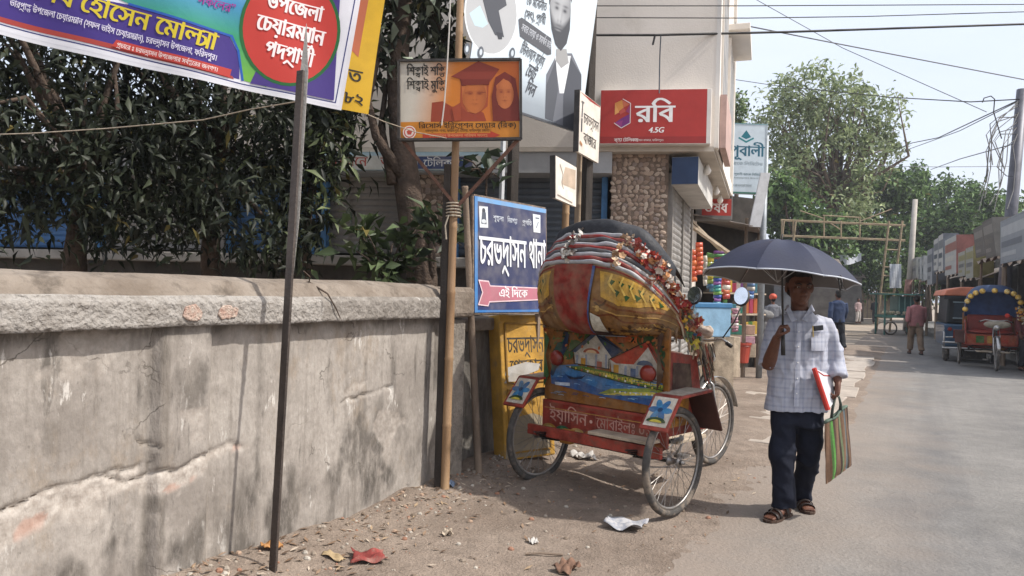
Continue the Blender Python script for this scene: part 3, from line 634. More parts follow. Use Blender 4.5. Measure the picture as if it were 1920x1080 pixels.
o_ = [KB + FE * -5.3 + FNm * .22, KB + FE * .47 + FNm * .22]; c_ = o_[1] + SE * 4.2; d_ = KB + FE * -5.3 - FNm * 4.5
pl = [(p.x, p.y) for p in (o_[0], o_[1], c_, d_)]
b_.prism(pl, (0, 0, 9.2), (1, 0, 0), (0, 1, 0), 9.2 - 3.13); b_.build('upper_wall', m_cream, bld)
b_ = MB(); b_.prism(pl, (0, 0, 3.128), (1, 0, 0), (0, 1, 0), .05); b_.build('soffit', m_soff, bld)
b_ = MB(); fbox(b_, -13.5, -5.32, -4.5, .3, 3.08, 3.3); b_.build('flat_roof', m_step, bld)
b_ = MB(); fbox(b_, -13.5, -.64, -.35, .2, 2.84, 3.075); b_.build('canopy_band', mat('canopy_band', H('a6a7a8'), .85, .1, 2, .15, 40), bld)
# pebble faced columns
m_mort = mat('mortar', H('7c6d60'), .95, .2, 20, .4, 60)
stone_m = [mat('pebble_%d' % i, H(c), .75, .22, 14, .25, 40) for i, c in enumerate(('b59f8c', 'a08b7b', '8d7868', 'c4b19f', '9a8a80'))]
stones = []
for i in range(7):
    mb = MB(); n = 7; a0 = rnd.random() * 6; rr = [rnd.uniform(.75, 1.1) for _ in range(n)]
    r0 = [(math.cos(a0 + 6.283 * k / n) * rr[k] * .5, 0, math.sin(a0 + 6.283 * k / n) * rr[k] * .5) for k in range(n)]
    mb.loft([r0, [(x * .86, -.24, z * .86) for x, _, z in r0], [(x * .45, -.36, z * .45) for x, _, z in r0]]); me = mb.mesh('pebble', stone_m[i % 5]); me.polygons.foreach_set('use_smooth', [True] * len(me.polygons)); stones.append(me)
def pebbles(name, s0, s1, z0, z1, qf, sz, side=None):
    col = thing(name, None, None) if False else None
    b = MB(); fbox(b, s0, s1, -.38, qf, z0, z1); c = b.build('column', m_mort, bld)
    z = z0 + sz * .5; row = 0
    while z < z1:
        s = s0 + sz * (.5 if row % 2 else .25)
        while s < s1 - sz * .2:
            p = MW[bld].inverted() @ fq(s + rnd.uniform(-.2, .2) * sz, qf - .004, z + rnd.uniform(-.2, .2) * sz)
            k = sz * rnd.uniform(.85, 1.35)
            me = stones[rnd.randrange(7)]
            o = link('pebble', me, c, Matrix.Translation(p) @ Matrix.Rotation(FA, 4, 'Z') @ Matrix.Rotation(rnd.choice((0, R(40), R(-35), R(90), R(180))), 4, 'Y') @ Matrix.Diagonal((k * 1.1, sz * .55, k * .82, 1)))
            s += sz
        z += sz * .82; row += 1
    return c
pebbles('column', -.64, 0, 1.2, 3.08, .04, .062)
pebbles('column', -2.98, -2.52, 1.86, 2.84, .03, .075)
b_ = MB(); fbox(b_, -.64, 0, -.38, .038, 0, 1.2); b_.build('column_base', m_mort, bld)
# shutter bays on the front: each slat its own strip
def slatmesh(w, h, m, nm='slat'):
    mb = MB(); prof = [(0, 0), (.35 * h, .012), (.7 * h, .012), (h * .97, 0)]
    mb.loft([[(0, -q, z) for z, q in prof], [(w, -q, z) for z, q in prof]], closed=False); me = mb.mesh(nm, m); return me
def shutter(parent, S_, ang, w, z0, z1, m, h=.085, frame=None):
    mi = MW[root(parent)].inverted()
    sh = MB(); p0, p1 = S_(0, 0, 0), S_(w, 0, 0)
    nrm = Vector((math.sin(ang), -math.cos(ang), 0))
    sh.prism([(0, z0), (w, z0), (w, z1), (0, z1)], Vector(S_(0, -.012, 0)), Vector((math.cos(ang), math.sin(ang), 0)), (0, 0, 1), .02)
    o = sh.build('shutter', m, parent); me = slatmesh(w, h, m); z = z0
    while z < z1 - h * .5:
        link('slat', me, o, mi @ (Matrix.Translation(S_(0, -.01, z)) @ Matrix.Rotation(ang, 4, 'Z'))); z += h
    return o
def fbay(s0, s1, m, zb=1.9, zt=2.86, fr=m_bluep):
    shutter(bld, lambda u, q, z: fq(s0 + u, q - .2, z), FA, s1 - s0, zb, zt, m, .075)
    for s in (s0, s1):
        b = MB(); fbox(b, s - .035, s + .035, -.3, -.1, zb - .05, zt); b.build('door_frame', fr, bld, bevel=.006)
fbay(-2.5, -.72, m_shut); fbay(-4.15, -3.05, m_shut2); fbay(-5.4, -4.3, m_shutb); fbay(-7.2, -5.7, m_shut2); fbay(-9.2, -7.5, m_shutb); fbay(-11.6, -9.6, m_shutb)
for s in (-5.55, -7.35, -9.4):
    b_ = MB(); fbox(b_, s - .09, s + .09, -.38, .0, 1.86, 2.84); b_.build('pier', m_cream, bld)
b_ = MB(); fbox(b_, -13.5, -.64, -.5, .12, 1.74, 1.86); b_.build('floor_slab', m_step, bld, bevel=.015)
b_ = MB(); fbox(b_, -13.5, -.64, -.5, -.1, 0, 1.74); b_.build('plinth', m_plinth, bld)
# street side: steel shutters, hanging sign box, windows with sun shades
b_ = MB(); sbox(b_, .03, 4.6, -.5, -.06, 0, 3.08); b_.build('side_wall', m_cream, bld)
shutter(bld, lambda t, q, z: sq(.1 + t, q + .03, z), SA, 1.16, .12, 2.86, m_shut2, .078); shutter(bld, lambda t, q, z: sq(1.34 + t, q + .03, z), SA, 1.16, .12, 2.86, m_shut2, .078)
for t in (.06, 1.3, 2.56):
    b_ = MB(); sbox(b_, t - .035, t + .035, -.05, .055, .1, 2.88); b_.build('shutter_guide', m_step, bld)
b_ = MB(); sbox(b_, -.05, 3.9, -.05, .3, 0, .12); b_.build('doorstep', m_step, bld, bevel=.015)
U = lambda t, q, z: KB + FE * .47 + FNm * .22 + SE * t + SNm * q + Vector((0, 0, z))
def ubox(mb, t0, t1, q0, q1, z0, z1): return mb.prism([(t0, z0), (t1, z0), (t1, z1), (t0, z1)], U(0, q1, 0), SE, (0, 0, 1), q1 - q0)
for t in (.0, 4.02):
    b_ = MB(); ubox(b_, t, t + .17, -.02, .045, 3.12, 9.2); b_.build('corner_trim', m_trim, bld)
b_ = MB(); ubox(b_, .17, 4.02, .004, .03, 3.12, 3.3); b_.build('edge_beam', m_trim, bld)
for (t0, t1, z0, z1) in ((.55, 1.5, 3.75, 5.45), (2.35, 3.5, 3.75, 5.1)):
    w_ = MB(); ubox(w_, t0, t1, -.04, .012, z0, z1); o = w_.build('window', mat('window_glass', H('7d8ea3'), .15, .1, 2, spec=.6), bld)
    for k in range(4):
        b_ = MB(); tt_ = t0 + (t1 - t0) * k / 3; ubox(b_, tt_ - .025, tt_ + .025, .013, .05, z0, z1); b_.build('mullion', m_trim, o)
    b_ = MB(); ubox(b_, t0 - .15, t1 + .15, .0, .3, z1 + .06, z1 + .15); b_.build('sun_shade', m_trim, bld, bevel=.01)
b_ = MB(); p = U(1.7, 0, 5.62); b_.tube([p, p + SNm * .36, p + SNm * .42 + Vector((0, 0, -.02)), p + SNm * .43 + Vector((0, 0, -.1))], .035, 8); b_.build('drain_pipe', mat('grey_pipe', H('7d8288'), .6, .1), bld, smooth=True)
# hanging sign box along the side
b_ = MB(); sbox(b_, -.12, 2.3, .05, .34, 2.72, 3.03); o = b_.build('sign_box', mat('sign_box', H('b9b6b0'), .6, .12, 3), bld)
b_ = MB(); b_.prism([(.052, 2.725), (.338, 2.725), (.338, 3.025), (.052, 3.025)], sq(-.135, 0, 0), SNm, (0, 0, 1), .012); b_.build('box_end', mat('navy_panel', H('2d3f5e'), .4, .12, 4), o)
for (t, q) in ((.75, .5), (2.6, .55), (3.6, .5)):
    p = U(t, -.12, 3.06); b_ = MB(); b_.lathe(p, [(.02, 0), (.03, -.03), (.05, -.07), (.035, -.11), (.005, -.125)], 10); b_.build('bulb_lamp', mat('bulb_white', H('e4e0d8'), .3, .03), bld, smooth=True)
# sign boards on this building -------------------------------------------------
m_print = cmat('sign_print', .5, .16, 4); m_paint = cmat('sign_paint', .6, .3, 6, dust=(H('a89a8a'), 5, .35))
m_frame = mat('sign_frame_metal', H('3d3a38'), .6, .25, 9, .2, 50)
rb = thing('red_sign_board', 'wide red shop sign with white lettering and a folded orange purple emblem', 'sign', tuple(fq(-.15, .4, 3.13)))
b_ = MB(); fbox(b_, -.78, .42, .225, .36, 3.13, 3.735); b_.build('box', mat('board_cream_edge', H('d6cfc6'), .6, .06), rb, bevel=.008)
S_ = plane(fq(-.775, .361, 3.14), FE, (0, 0, 1)); a = Art(S_)
a.rect(0, .0, 1.185, .59, 'b03a34'); a.rect(0, .0, 1.185, .075, '98322f')
a.rect(1.145, 0, 1.187, .59, 'd9d2ca')
ex, ey = .155, .215
for pts, c in (([(0, .25), (.075, .285), (.095, .2), (.0, .12)], 'd8904a'), ([(0, .25), (.05, .15), (0, .12)], 'e3a35e'), ([(.075, .285), (.16, .235), (.095, .2)], 'c76a4a'), ([(.05, .15), (.095, .2), (.12, .16), (.06, .12)], 'c2564a'), ([(.12, .16), (.165, .235), (.165, .13)], '9c3f6a'), ([(0, .03), (.08, .085), (.165, .13), (.165, .03), (.075, -.02)], '7a3478'), ([(0, .03), (.09, .06), (.075, -.02)], '9a3f7e')):
    a.poly([(ex + x, ey + y - .02) for x, y in pts], c)
a.line([(ex + .085, ey + .275), (ex + .17, ey + .225), (ex + .17, ey + .01), (ex + .075, ey - .045), (ex - .004, ey + .01)], .008, 'e8dcd8')
a.text('রবি', .385, .235, .185, 'f2eeea', bold=.03); a.text('4.5G', .525, .118, .055, 'f2eeea', bold=.035, slant=.2)
a.text('কৃষ্ণা টেলিকম', .155, .022, .032, 'efe6e0'); a.text('চরভদ্রাসন বাজার, ফরিদপুর।', .34, .024, .02, 'd9c8c2')
a.build('lettering', m_print, rb)
b_ = MB(); ubox(b_, .08, 1.35, .05, .12, 3.13, 3.72); b_.build('side_panel', mat('side_panel_pink', H('b79a90'), .6, .1), rb)
sg = thing('shop_notice_sign', 'pale blue shop name strip with red letters above the grey shutters', 'sign', tuple(fq(-4.0, .2, 2.86)))
b_ = MB(); fbox(b_, -4.35, -2.1, .205, .235, 2.86, 3.07); b_.build('panel', mat('pale_blue_board', H('a9c3cf'), .6, .08), sg)
a = Art(plane(fq(-4.33, .236, 2.865), FE, (0, 0, 1))); a.rect(.0, .0, 2.2, .165, 'c9ccc8'); a.text('প্রয়োজনে', .22, .045, .105, 'a8403a', bold=.02); a.text('আসুন', 1.0, .045, .1, 'a8403a', bold=.02); a.rect(1.45, .01, 2.1, .155, '33456e'); a.text('টেলিকম', 1.52, .04, .08, 'dcdcdc'); a.build('lettering', m_paint, sg)
# ================================================================ TREES
m_bark = mat('bark', H('5a4c42'), .95, .3, 9, .9, 40, col2=H('3c332c'))
m_bark2 = mat('bark_pale', H('7a6a5c'), .95, .3, 9, .8, 40, col2=H('574a40'))
def leafmat(name, trans, rough=.45):
    return cmat(name, rough, .3, 1.5, spec=.28, trans=trans)
m_leaf = leafmat('leaf_dark', .2, .5); m_leaf2 = leafmat('leaf_far', .35, .6)
def leaves(name, parent, pts, ln, wd, cols, m, seed, droop=.5, up=None):
    """many small folded leaves: pts Nx3 (world), one leaf each: 4 triangles"""
    g = np.random.default_rng(seed); n = len(pts); th = g.uniform(0, 2 * np.pi, n); el = g.normal(-droop, .55, n)
    d = np.stack([np.cos(th) * np.cos(el), np.sin(th) * np.cos(el), np.sin(el)], -1)
    s = np.cross(d, np.tile((0, 0, 1.), (n, 1))); s /= np.linalg.norm(s, axis=1, keepdims=True) + 1e-6; u = np.cross(s, d)
    rl = g.normal(0, .7, n)[:, None]; s2 = s * np.cos(rl) + u * np.sin(rl); u2 = -s * np.sin(rl) + u * np.cos(rl)
    L = (ln * g.uniform(.45, 1.45, n))[:, None]; W = (wd * g.uniform(.7, 1.2, n))[:, None]
    p = np.asarray(pts); k = L * .28
    V = np.stack([p, p + d * L * .45 + s2 * W / 2 + u2 * W * .22, p + d * L * .5 - u2 * W * .1, p + d * L * .45 - s2 * W / 2 + u2 * W * .22, p + d * L - u2 * k], 1).reshape(-1, 3)
    mi = np.array(MW[root(parent)].inverted()); V = V @ mi[:3, :3].T + mi[:3, 3]
    f = np.array([[0, 1, 2], [0, 2, 3], [1, 4, 2], [2, 4, 3]]); Fc = (f[None] + (np.arange(n) * 5)[:, None, None]).reshape(-1, 3)
    me = bpy.data.meshes.new(name); me.vertices.add(len(V)); me.vertices.foreach_set('co', V.astype('f').ravel()); me.loops.add(Fc.size); me.loops.foreach_set('vertex_index', Fc.astype(np.int32).ravel())
    me.polygons.add(len(Fc)); me.polygons.foreach_set('loop_start', np.arange(0, Fc.size, 3, dtype=np.int32)); me.update(calc_edges=True)
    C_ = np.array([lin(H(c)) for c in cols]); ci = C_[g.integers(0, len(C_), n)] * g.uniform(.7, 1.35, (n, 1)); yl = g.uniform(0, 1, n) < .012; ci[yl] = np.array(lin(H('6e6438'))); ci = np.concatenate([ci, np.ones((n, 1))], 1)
    at = me.color_attributes.new('Col', 'FLOAT_COLOR', 'CORNER'); at.data.foreach_set('color', np.repeat(ci, 12, 0).astype('f').ravel())
    me.materials.append(m); o = link(name, me, parent); o['kind'] = 'stuff'; return o
def cloud(g, blobs, n, ncl, sp):
    """leaf positions: twig clusters spread through the crown's volume, denser near its skin"""
    vol = np.array([b[1][0] * b[1][1] * b[1][2] for b in blobs]) ** .8; vol /= vol.sum(); cs = []
    for _ in range(ncl):
        b = blobs[g.choice(len(blobs), p=vol)]; v = g.normal(size=3); v /= np.linalg.norm(v); cs.append(np.array(b[0]) + v * np.array(b[1]) * g.uniform(.35, 1.) ** .6)
    cs = np.array(cs); i = g.integers(0, ncl, n); return cs, cs[i] + g.normal(size=(n, 3)) * sp * g.uniform(.5, 1.2, (ncl, 1))[i]
def limbs(mb, g, base, cs, r0, fork, nl, m=None):
    base = Vector(base); fork = Vector(fork)
    for k in g.choice(len(cs), min(nl, len(cs)), replace=False):
        e = Vector(cs[k]); mid = fork.lerp(e, .5) + Vector(g.normal(size=3) * .12 * (e - fork).length); r = r0 * g.uniform(.25, .5)
        mb.tube([fork, fork.lerp(mid, .5) + Vector(g.normal(size=3) * .03), mid, e], [r, r * .75, r * .5, r * .12], 6)
def tree(name, label, base, trunk, r0, blobs, n, ncl, sp, ln, wd, cols, m, seed, bark=None, nl=24, droop=.5, group=None):
    g = np.random.default_rng(seed); t = thing(name, label, 'tree', tuple(base), group=group)
    cs, pts = cloud(g, blobs, n, ncl, sp); mb = MB(); k = len(trunk)
    mb.tube(trunk, [r0 * (1.25 if i == 0 else 1 - .45 * i / (k - 1)) for i in range(k)], 10); mb.build('trunk', bark or m_bark, t, smooth=True)
    mb = MB(); limbs(mb, g, base, cs, r0, trunk[-1], nl); mb.build('branches', bark or m_bark, t, smooth=True)
    leaves('crown', t, pts, ln, wd, cols, m, seed + 1, droop); return t
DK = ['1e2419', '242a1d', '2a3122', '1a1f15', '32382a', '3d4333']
def vb(px, py, d, rx, ry, rz): return (tuple(P(px, py, d)), (rx, ry, rz))
def gp(px, d): p = P(px, 600, d); return Vector((p.x, p.y, 0))
# dark leafy trees just behind the wall
b0 = gp(150, 6.4)
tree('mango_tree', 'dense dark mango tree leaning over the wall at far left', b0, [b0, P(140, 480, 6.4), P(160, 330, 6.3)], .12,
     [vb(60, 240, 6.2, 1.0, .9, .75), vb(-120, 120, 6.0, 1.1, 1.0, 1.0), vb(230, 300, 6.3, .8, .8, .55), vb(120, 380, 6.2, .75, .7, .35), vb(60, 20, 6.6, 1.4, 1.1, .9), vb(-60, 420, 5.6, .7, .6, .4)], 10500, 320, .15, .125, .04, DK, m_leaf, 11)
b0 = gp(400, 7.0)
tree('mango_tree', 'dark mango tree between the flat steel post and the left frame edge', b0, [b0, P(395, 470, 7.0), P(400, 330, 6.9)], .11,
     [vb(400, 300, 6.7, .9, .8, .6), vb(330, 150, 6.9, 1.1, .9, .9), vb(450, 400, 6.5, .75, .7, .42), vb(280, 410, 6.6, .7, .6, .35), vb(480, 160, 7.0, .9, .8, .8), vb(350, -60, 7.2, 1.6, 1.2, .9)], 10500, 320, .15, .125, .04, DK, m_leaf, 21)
b0 = gp(580, 7.4)
tree('mango_tree', 'thin dark tree with drooping leaves right of the flat steel post', b0, [b0, P(575, 430, 7.4), P(590, 300, 7.3)], .05,
     [vb(560, 330, 7.0, .42, .45, .6), vb(610, 220, 7.2, .42, .45, .5), vb(540, 440, 6.8, .42, .4, .32), vb(600, 100, 7.4, .6, .6, .7)], 2600, 120, .13, .16, .05, DK + ['55613f', '66704c'], m_leaf, 31)
b0 = gp(790, 7.3)
tr = [b0, P(792, 520, 7.3), P(775, 420, 7.3), P(760, 320, 7.25), P(752, 250, 7.2), P(745, 130, 7.2), P(760, -60, 7.2)]
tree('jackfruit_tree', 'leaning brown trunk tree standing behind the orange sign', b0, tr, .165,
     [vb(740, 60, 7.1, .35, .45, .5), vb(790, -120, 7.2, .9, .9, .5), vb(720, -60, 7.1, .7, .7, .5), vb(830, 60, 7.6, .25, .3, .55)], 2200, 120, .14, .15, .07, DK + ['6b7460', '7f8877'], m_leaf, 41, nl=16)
b_ = MB(); b_.tube([P(752, 330, 7.2), P(705, 255, 7.05), P(690, 190, 7.0), P(712, 90, 7.0), P(705, 0, 7.0)], [.07, .045, .035, .03, .02], 8)
b_.tube([P(735, 345, 7.15), P(715, 240, 7.2), P(725, 150, 7.3)], [.05, .035, .02], 8); b_.tube([P(800, 540, 7.25), P(812, 500, 7.2), P(808, 430, 7.22)], [.05, .035, .02], 8); b_.build('limb', m_bark, bpy.data.objects['jackfruit_tree'], smooth=True)
def plant(name, label, px, py, d, h, n, cols, ln, wd, seed, spread=.25, droop=-.3):
    b0 = gp(px, d); t = thing(name, label, 'plant', tuple(b0)); g = np.random.default_rng(seed); mb = MB(); pts = []; top = P(px, py, d)
    for k in range(9):
        a = 6.28 * k / 9; e = top + Vector((math.cos(a) * spread, math.sin(a) * spread, g.uniform(-h, h * .3)))
        mid = Vector((b0.x, b0.y, top.z - h)).lerp(e, .5) + Vector((0, 0, .05)); mb.tube([b0 + Vector((0, 0, .0)), Vector((b0.x, b0.y, top.z - h)), mid, e], [.012, .011, .008, .003], 5)
        for j in range(n // 9): q = g.uniform(.1, 1); p = mid.lerp(e, q) if q > .4 else Vector((b0.x, b0.y, top.z - h)).lerp(mid, q * 2); pts.append(tuple(p + Vector(g.normal(size=3) * .05)))
    mb.build('stem', m_bark, t, smooth=True); leaves('foliage', t, pts, ln, wd, cols, m_leaf, seed, droop); return t
plant('jackfruit_sapling', 'young broad leaved sapling left of the leaning trunk', 722, 440, 6.6, .42, 190, ['3d4a2e', '4a5838', '596746', '2f3a22'], .19, .085, 51, .3)
plant('rubber_plant', 'few large glossy leaves right of the bamboo pole above the blue sign', 905, 285, 7.0, .25, 34, ['3a4636', '4c5947', '2c362a'], .2, .1, 52, .22)
plant('rubber_plant', 'broad leaves between the leaning trunk and the bamboo pole', 825, 385, 6.5, .35, 60, ['2b3423', '3a4530', '465238'], .19, .09, 53, .2)
# far trees beyond the street
FT = ['74845a', '838f66', '92a070', '687850', 'a0ac80', 'abb692']; FD = ['4a6236', '587240', '3f5430', '68834e', '36482a', '789258']
b0 = gp(1560, 46)
tree('rain_tree', 'tall open crowned pale green tree rising above the street end', b0, [b0, P(1560, 480, 46), P(1565, 380, 46)], .4,
     [vb(1540, 180, 45, 3.2, 2.5, 1.9), vb(1480, 235, 45, 2.2, 2.2, 1.7), vb(1610, 220, 46, 2.6, 2.4, 2.2), vb(1550, 300, 45, 3.6, 2.5, 1.9), vb(1640, 290, 46, 1.6, 1.6, 1.6), vb(1470, 320, 44, 1.5, 1.6, 1.4), vb(1545, 390, 45, 3.2, 2.4, 1.6)], 10000, 420, .38, .36, .16, FT, m_leaf2, 61, bark=m_bark2, nl=90, droop=.2)
b0 = gp(1375, 30)
tree('street_tree', 'small tree peeping out behind the teal bank sign', b0, [b0, P(1380, 400, 30), P(1383, 260, 30)], .12,
     [vb(1382, 208, 30, .45, .5, .5), vb(1376, 240, 30, .5, .5, .5), vb(1385, 190, 30, .35, .35, .3)], 900, 50, .18, .2, .1, FD + FT, m_leaf2, 62, nl=20)
for i, (px, d, lab, bl, n) in enumerate((
    (1500, 40, 'shaggy green tree behind the left end of the scaffold arch', [vb(1480, 400, 40, 1.5, 1.5, 1.6), vb(1500, 480, 40, 1.9, 1.5, 1.6), vb(1455, 360, 39, .9, 1.0, 1.2), vb(1540, 450, 41, 1.8, 1.5, 1.5)], 5200),
    (1610, 52, 'dark dense tree behind the middle of the scaffold arch', [vb(1620, 380, 52, 3.4, 2.6, 2.6), vb(1580, 460, 51, 3.0, 2.4, 2.4), vb(1660, 480, 50, 2.6, 2.2, 2.2), vb(1690, 360, 52, 2.0, 2.0, 1.8)], 9000),
    (1740, 58, 'broad dark green tree behind the concrete pole at the street end', [vb(1720, 360, 58, 2.6, 2.4, 1.9), vb(1770, 385, 58, 3.2, 2.6, 2.4), vb(1750, 450, 56, 3.2, 2.6, 2.2), vb(1700, 460, 55, 2.6, 2.2, 2.4)], 9000),
    (1840, 52, 'rounded dark tree above the right hand shop roofs', [vb(1830, 400, 52, 2.3, 2.2, 2.0), vb(1865, 430, 52, 2.0, 2.0, 1.6), vb(1800, 440, 51, 2.0, 2.0, 1.7), vb(1890, 400, 54, 1.8, 1.8, 1.5)], 6500))):
    b0 = gp(px, d); tree('street_tree', lab, b0, [b0, P(px, 540, d), P(px, 470, d)], .25, bl, n, 240, .36, .38, .23, FD, m_leaf2, 70 + i * 3, nl=40, droop=.3)

for i, (px, d, lab, bl, n) in enumerate((
    (1480, 60, 'low dark bushes closing the street end behind the walking man', [vb(1450, 530, 60, 2.5, 2, 1.8), vb(1520, 520, 60, 2.8, 2, 2.2)], 4200),
    (1610, 64, 'low dark bushes behind the bamboo fence', [vb(1590, 520, 64, 3.0, 2, 2.2), vb(1650, 525, 64, 2.6, 2, 2.2), vb(1560, 480, 64, 2.4, 2, 2)], 5200),
    (1730, 62, 'low dark bushes behind the concrete pole', [vb(1720, 520, 62, 2.8, 2, 2.4), vb(1780, 500, 62, 2.8, 2, 2.4)], 4600))):
    b0 = gp(px, d); tree('bush', lab, b0, [b0, P(px, 570, d), P(px, 540, d)], .15, bl, n, 200, .4, .36, .22, FD[:3] + FD[4:5], m_leaf2, 170 + i * 3, nl=30, droop=.3)
def facefn(cx, cy, w, h, hi, lo, beard=0., flip=1):
    """tones of a printed portrait photo: eye sockets, brows, nose, mouth, cheek turn (generic face)"""
    A_, B_ = lin(H(hi)), lin(H(lo))
    gs = lambda x, y, x0, y0, sx, sy: math.exp(-((x - x0) / sx) ** 2 - ((y - y0) / sy) ** 2)
    def f(u, v):
        x, y = (u - cx) / w * 2, (v - cy) / h * 2; t = .12 + .55 * max(0, abs(x + .12 * flip) - .25) ** 1.4
        for e in (-1, 1): t += .75 * gs(x, y, e * .40, .16, .17, .05) + .5 * gs(x, y, e * .42, .30, .26, .035) + .22 * gs(x, y, e * .4, .2, .3, .16) + .35 * gs(x, y, e * .13, -.2, .09, .05)
        t += .16 * gs(x, y, .16 * flip, 0, .1, .25) - .12 * gs(x, y, 0, -.05, .08, .2) + .7 * gs(x, y, 0, -.44, .3, .028) + .2 * gs(x, y, 0, -.52, .2, .06) + .25 * max(0, y - .7)
        if beard: t += beard * min(1, max(0, (-.22 - y + .35 * abs(x) ** 2) * 3)) * (1 - .8 * gs(x, y, 0, -.46, .26, .05)) + .4 * beard * gs(x, y, 0, -.33, .34, .05)
        t = min(1, max(0, t)); return tuple(a * (1 - t) + b * t for a, b in zip(A_, B_))
    return f
# ================================================================ POSTS, BANNERS AND SIGNS AT THE WALL
m_bam = mat('bamboo', H('a08464'), .6, .2, 5, .15, 60, col2=H('7a5f46'), streak=.8)
m_bamd = mat('bamboo_weathered', H('8b7a69'), .8, .25, 6, .3, 50, col2=H('5f5247'), streak=.8)
m_iron = mat('rusty_steel', H('5d544e'), .55, .25, 7, .3, 60, col2=H('3b3531'), metal=.35, streak=.7)
m_wood = mat('dark_wood', H('3a342f'), .8, .3, 8, .3, 60, streak=.8)
m_rope = mat('rope', H('9a8f80'), .95, .2, 40)
def bamboo(mb, a, b, r, nodes=.32, bow=0.):
    a, b = Vector(a), Vector(b); L = (b - a).length; n = max(2, int(L / nodes)); pts = []; rr = []
    for i in range(n + 1):
        k = i / n; p = a.lerp(b, k) + Vector((bow * math.sin(k * math.pi), 0, 0)); q = r * (1.08 - .25 * k)
        for dk, f in ((-.012, 1.), (0, 1.13), (.012, 1.)):
            pts.append(p + (b - a).normalized() * dk); rr.append(q * f)
    mb.tube(pts, rr, 10)
# flat steel post in front of the wall
p0 = P(511, 1090, 3.62); p0.z = gh(p0) - .02; p1 = P(567, 78, 3.78)
t = thing('flat_steel_post', 'tall flat rusty steel post standing close to the wall on the left', 'post', tuple(p0))
b_ = MB(); b_.bar(p0, p1 - (p1 - p0).normalized() * .15, .042, .016, up=(-.45, -1, 0)); b_.build('flat_bar', m_iron, t, bevel=.003)
b_ = MB(); k = p0.lerp(p1, .66); d_, s_, u_ = frame_of(p0, p1, (0, -1, 0)); o = k - u_ * .02
b_.prism([(-.02, -.55), (.0, -.62), (.03, 0), (.034, .75), (.012, 1.0), (-.022, .5)], o - Vector((0, .012, 0)) + s_ * .0, -s_ if s_.x < 0 else s_, d_, .008); b_.build('wood_splint', mat('grey_splint', H('8d8a86'), .8, .25, 9, .3, 60, streak=.8), t)
# --- long purple election banner: hangs from upper left, slopes to the post
BA, BB = P(-330, -20, 3.35), P(640, 207, 4.05)         # lower edge ends
bd = (BB - BA); bl = bd.length; bx = bd.normalized(); by = (P(655, 60, 4.05) - BB).normalized(); bn = bx.cross(by).normalized(); by = bn.cross(bx)
def BS(u, v, k=0.):
    f = .012 * math.sin(u * 5.2 + v * 2.5) + .008 * math.sin(u * 13 + v * 6) + .02 * math.sin(v * 3 + u)
    sag = -.025 * math.sin(math.pi * min(1, max(0, u / bl)))
    return BA + bx * u + by * (v + sag) + bn * (f + k)
bnr = thing('election_banner', 'long purple printed banner with yellow and white Bengali lettering and a red disc', 'banner', tuple(BA))
b_ = MB(); b_.sheet(lambda u, v: BS(u * bl, v * .8), 130, 30); b_.build('cloth', mat('banner_white', H('dcdce2'), .6, .05, 3, trans=.25), bnr, smooth=True)
def bpix(px, py):
    """photo pixel -> banner coordinates"""
    r = ray(px, py); o = Vector((0, 0, CAMZ)); k = (BA - o).dot(bn) / r.dot(bn); p = o + r * k - BA; return p.dot(bx), p.dot(by)
U_ = lambda *pp: [bpix(*p) for p in pp]
a = Art(BS, .0006, .05)
ux1 = bpix(628, 195)[0]
a.poly([(.05, .02), (ux1 + .02, .02), (ux1 + .02, .78), (.05, .78)], 'e4e4ea')
a.line(U_((-300, -36), (0, 38), (220, 91), (455, 153), (629, 192)) + [(ux1 + .012, .78)], .006, '3a3f78')
a.poly(U_((-300, -42), (450, 144), (450, 100), (432, 62), (250, 3), (-250, -90)), '4a3a86'); a.poly(U_((-300, -40), (0, 34), (215, 85), (440, 144), (437, 138), (220, 77), (0, 24), (-300, -48)), 'b04a42')
skyc = [lin(H('4f97c8')), lin(H('a9d8e6')), lin(H('3f9e6a')), lin(H('7ab54a'))]
def grad(u, v):
    k = min(1, max(0, (v - .07) / .55)); seg = (1 - k) * 3; i = min(2, int(seg)); f = seg - i; order = [1, 0, 2, 3]; A_, B_ = skyc[order[i]], skyc[order[i + 1]]
    return tuple(x * (1 - f) + y * f for x, y in zip(A_, B_))
a.poly(U_((250, 3), (432, 62), (446, 88), (454, 145), (500, 160), (520, 120), (470, -40), (160, -40)), grad)
a.line(U_((245, 1), (436, 62), (448, 90), (456, 146)), .012, '2f5fb4')
a.poly(U_((470, 152), (490, 110), (500, 60), (560, -40), (640, -40), (626, 188)), '4f3f86')
cx, cy = bpix(546, 52)
a.oval(cx, cy, .255, .305, '2e6b3c', 36); a.oval(cx, cy, .238, .288, 'c8443c', 36)
def line_on(t, p0, p1, h, col, bold):
    q0, q1 = bpix(*p0), bpix(*p1); an = math.atan2(q1[1] - q0[1], q1[0] - q0[0]); c, s = math.cos(an), math.sin(an)
    a.T = lambda x, y: (q0[0] + x * c - y * s, q0[1] + x * s + y * c); a.text(t, 0, 0, h, col, w=math.dist(q0, q1), bold=bold, n=34); a.T = lambda x, y: (x, y)
line_on('শেষ হোসেন মোল্যা', (60, -15), (405, 90), .085, 'd9c53a', .03)
line_on('ভারপ্রাপ্ত উপজেলা চেয়ারম্যান (সফল ভাইস চেয়ারম্যান), চরভদ্রাসন উপজেলা, ফরিদপুর।', (20, 3), (408, 110), .03, 'e6e2ee', .02)
a.poly(U_((213, 80), (222, 68), (436, 126), (432, 141)), 'c2473f')
line_on('প্রচারে ঃ চরভদ্রাসন উপজেলার সর্বস্তরের জনগণ।', (222, 81), (410, 131), .022, 'efe0dc', .02)
line_on('সকলের”', (372, 0), (441, 19), .045, '9c3a8e', .025)
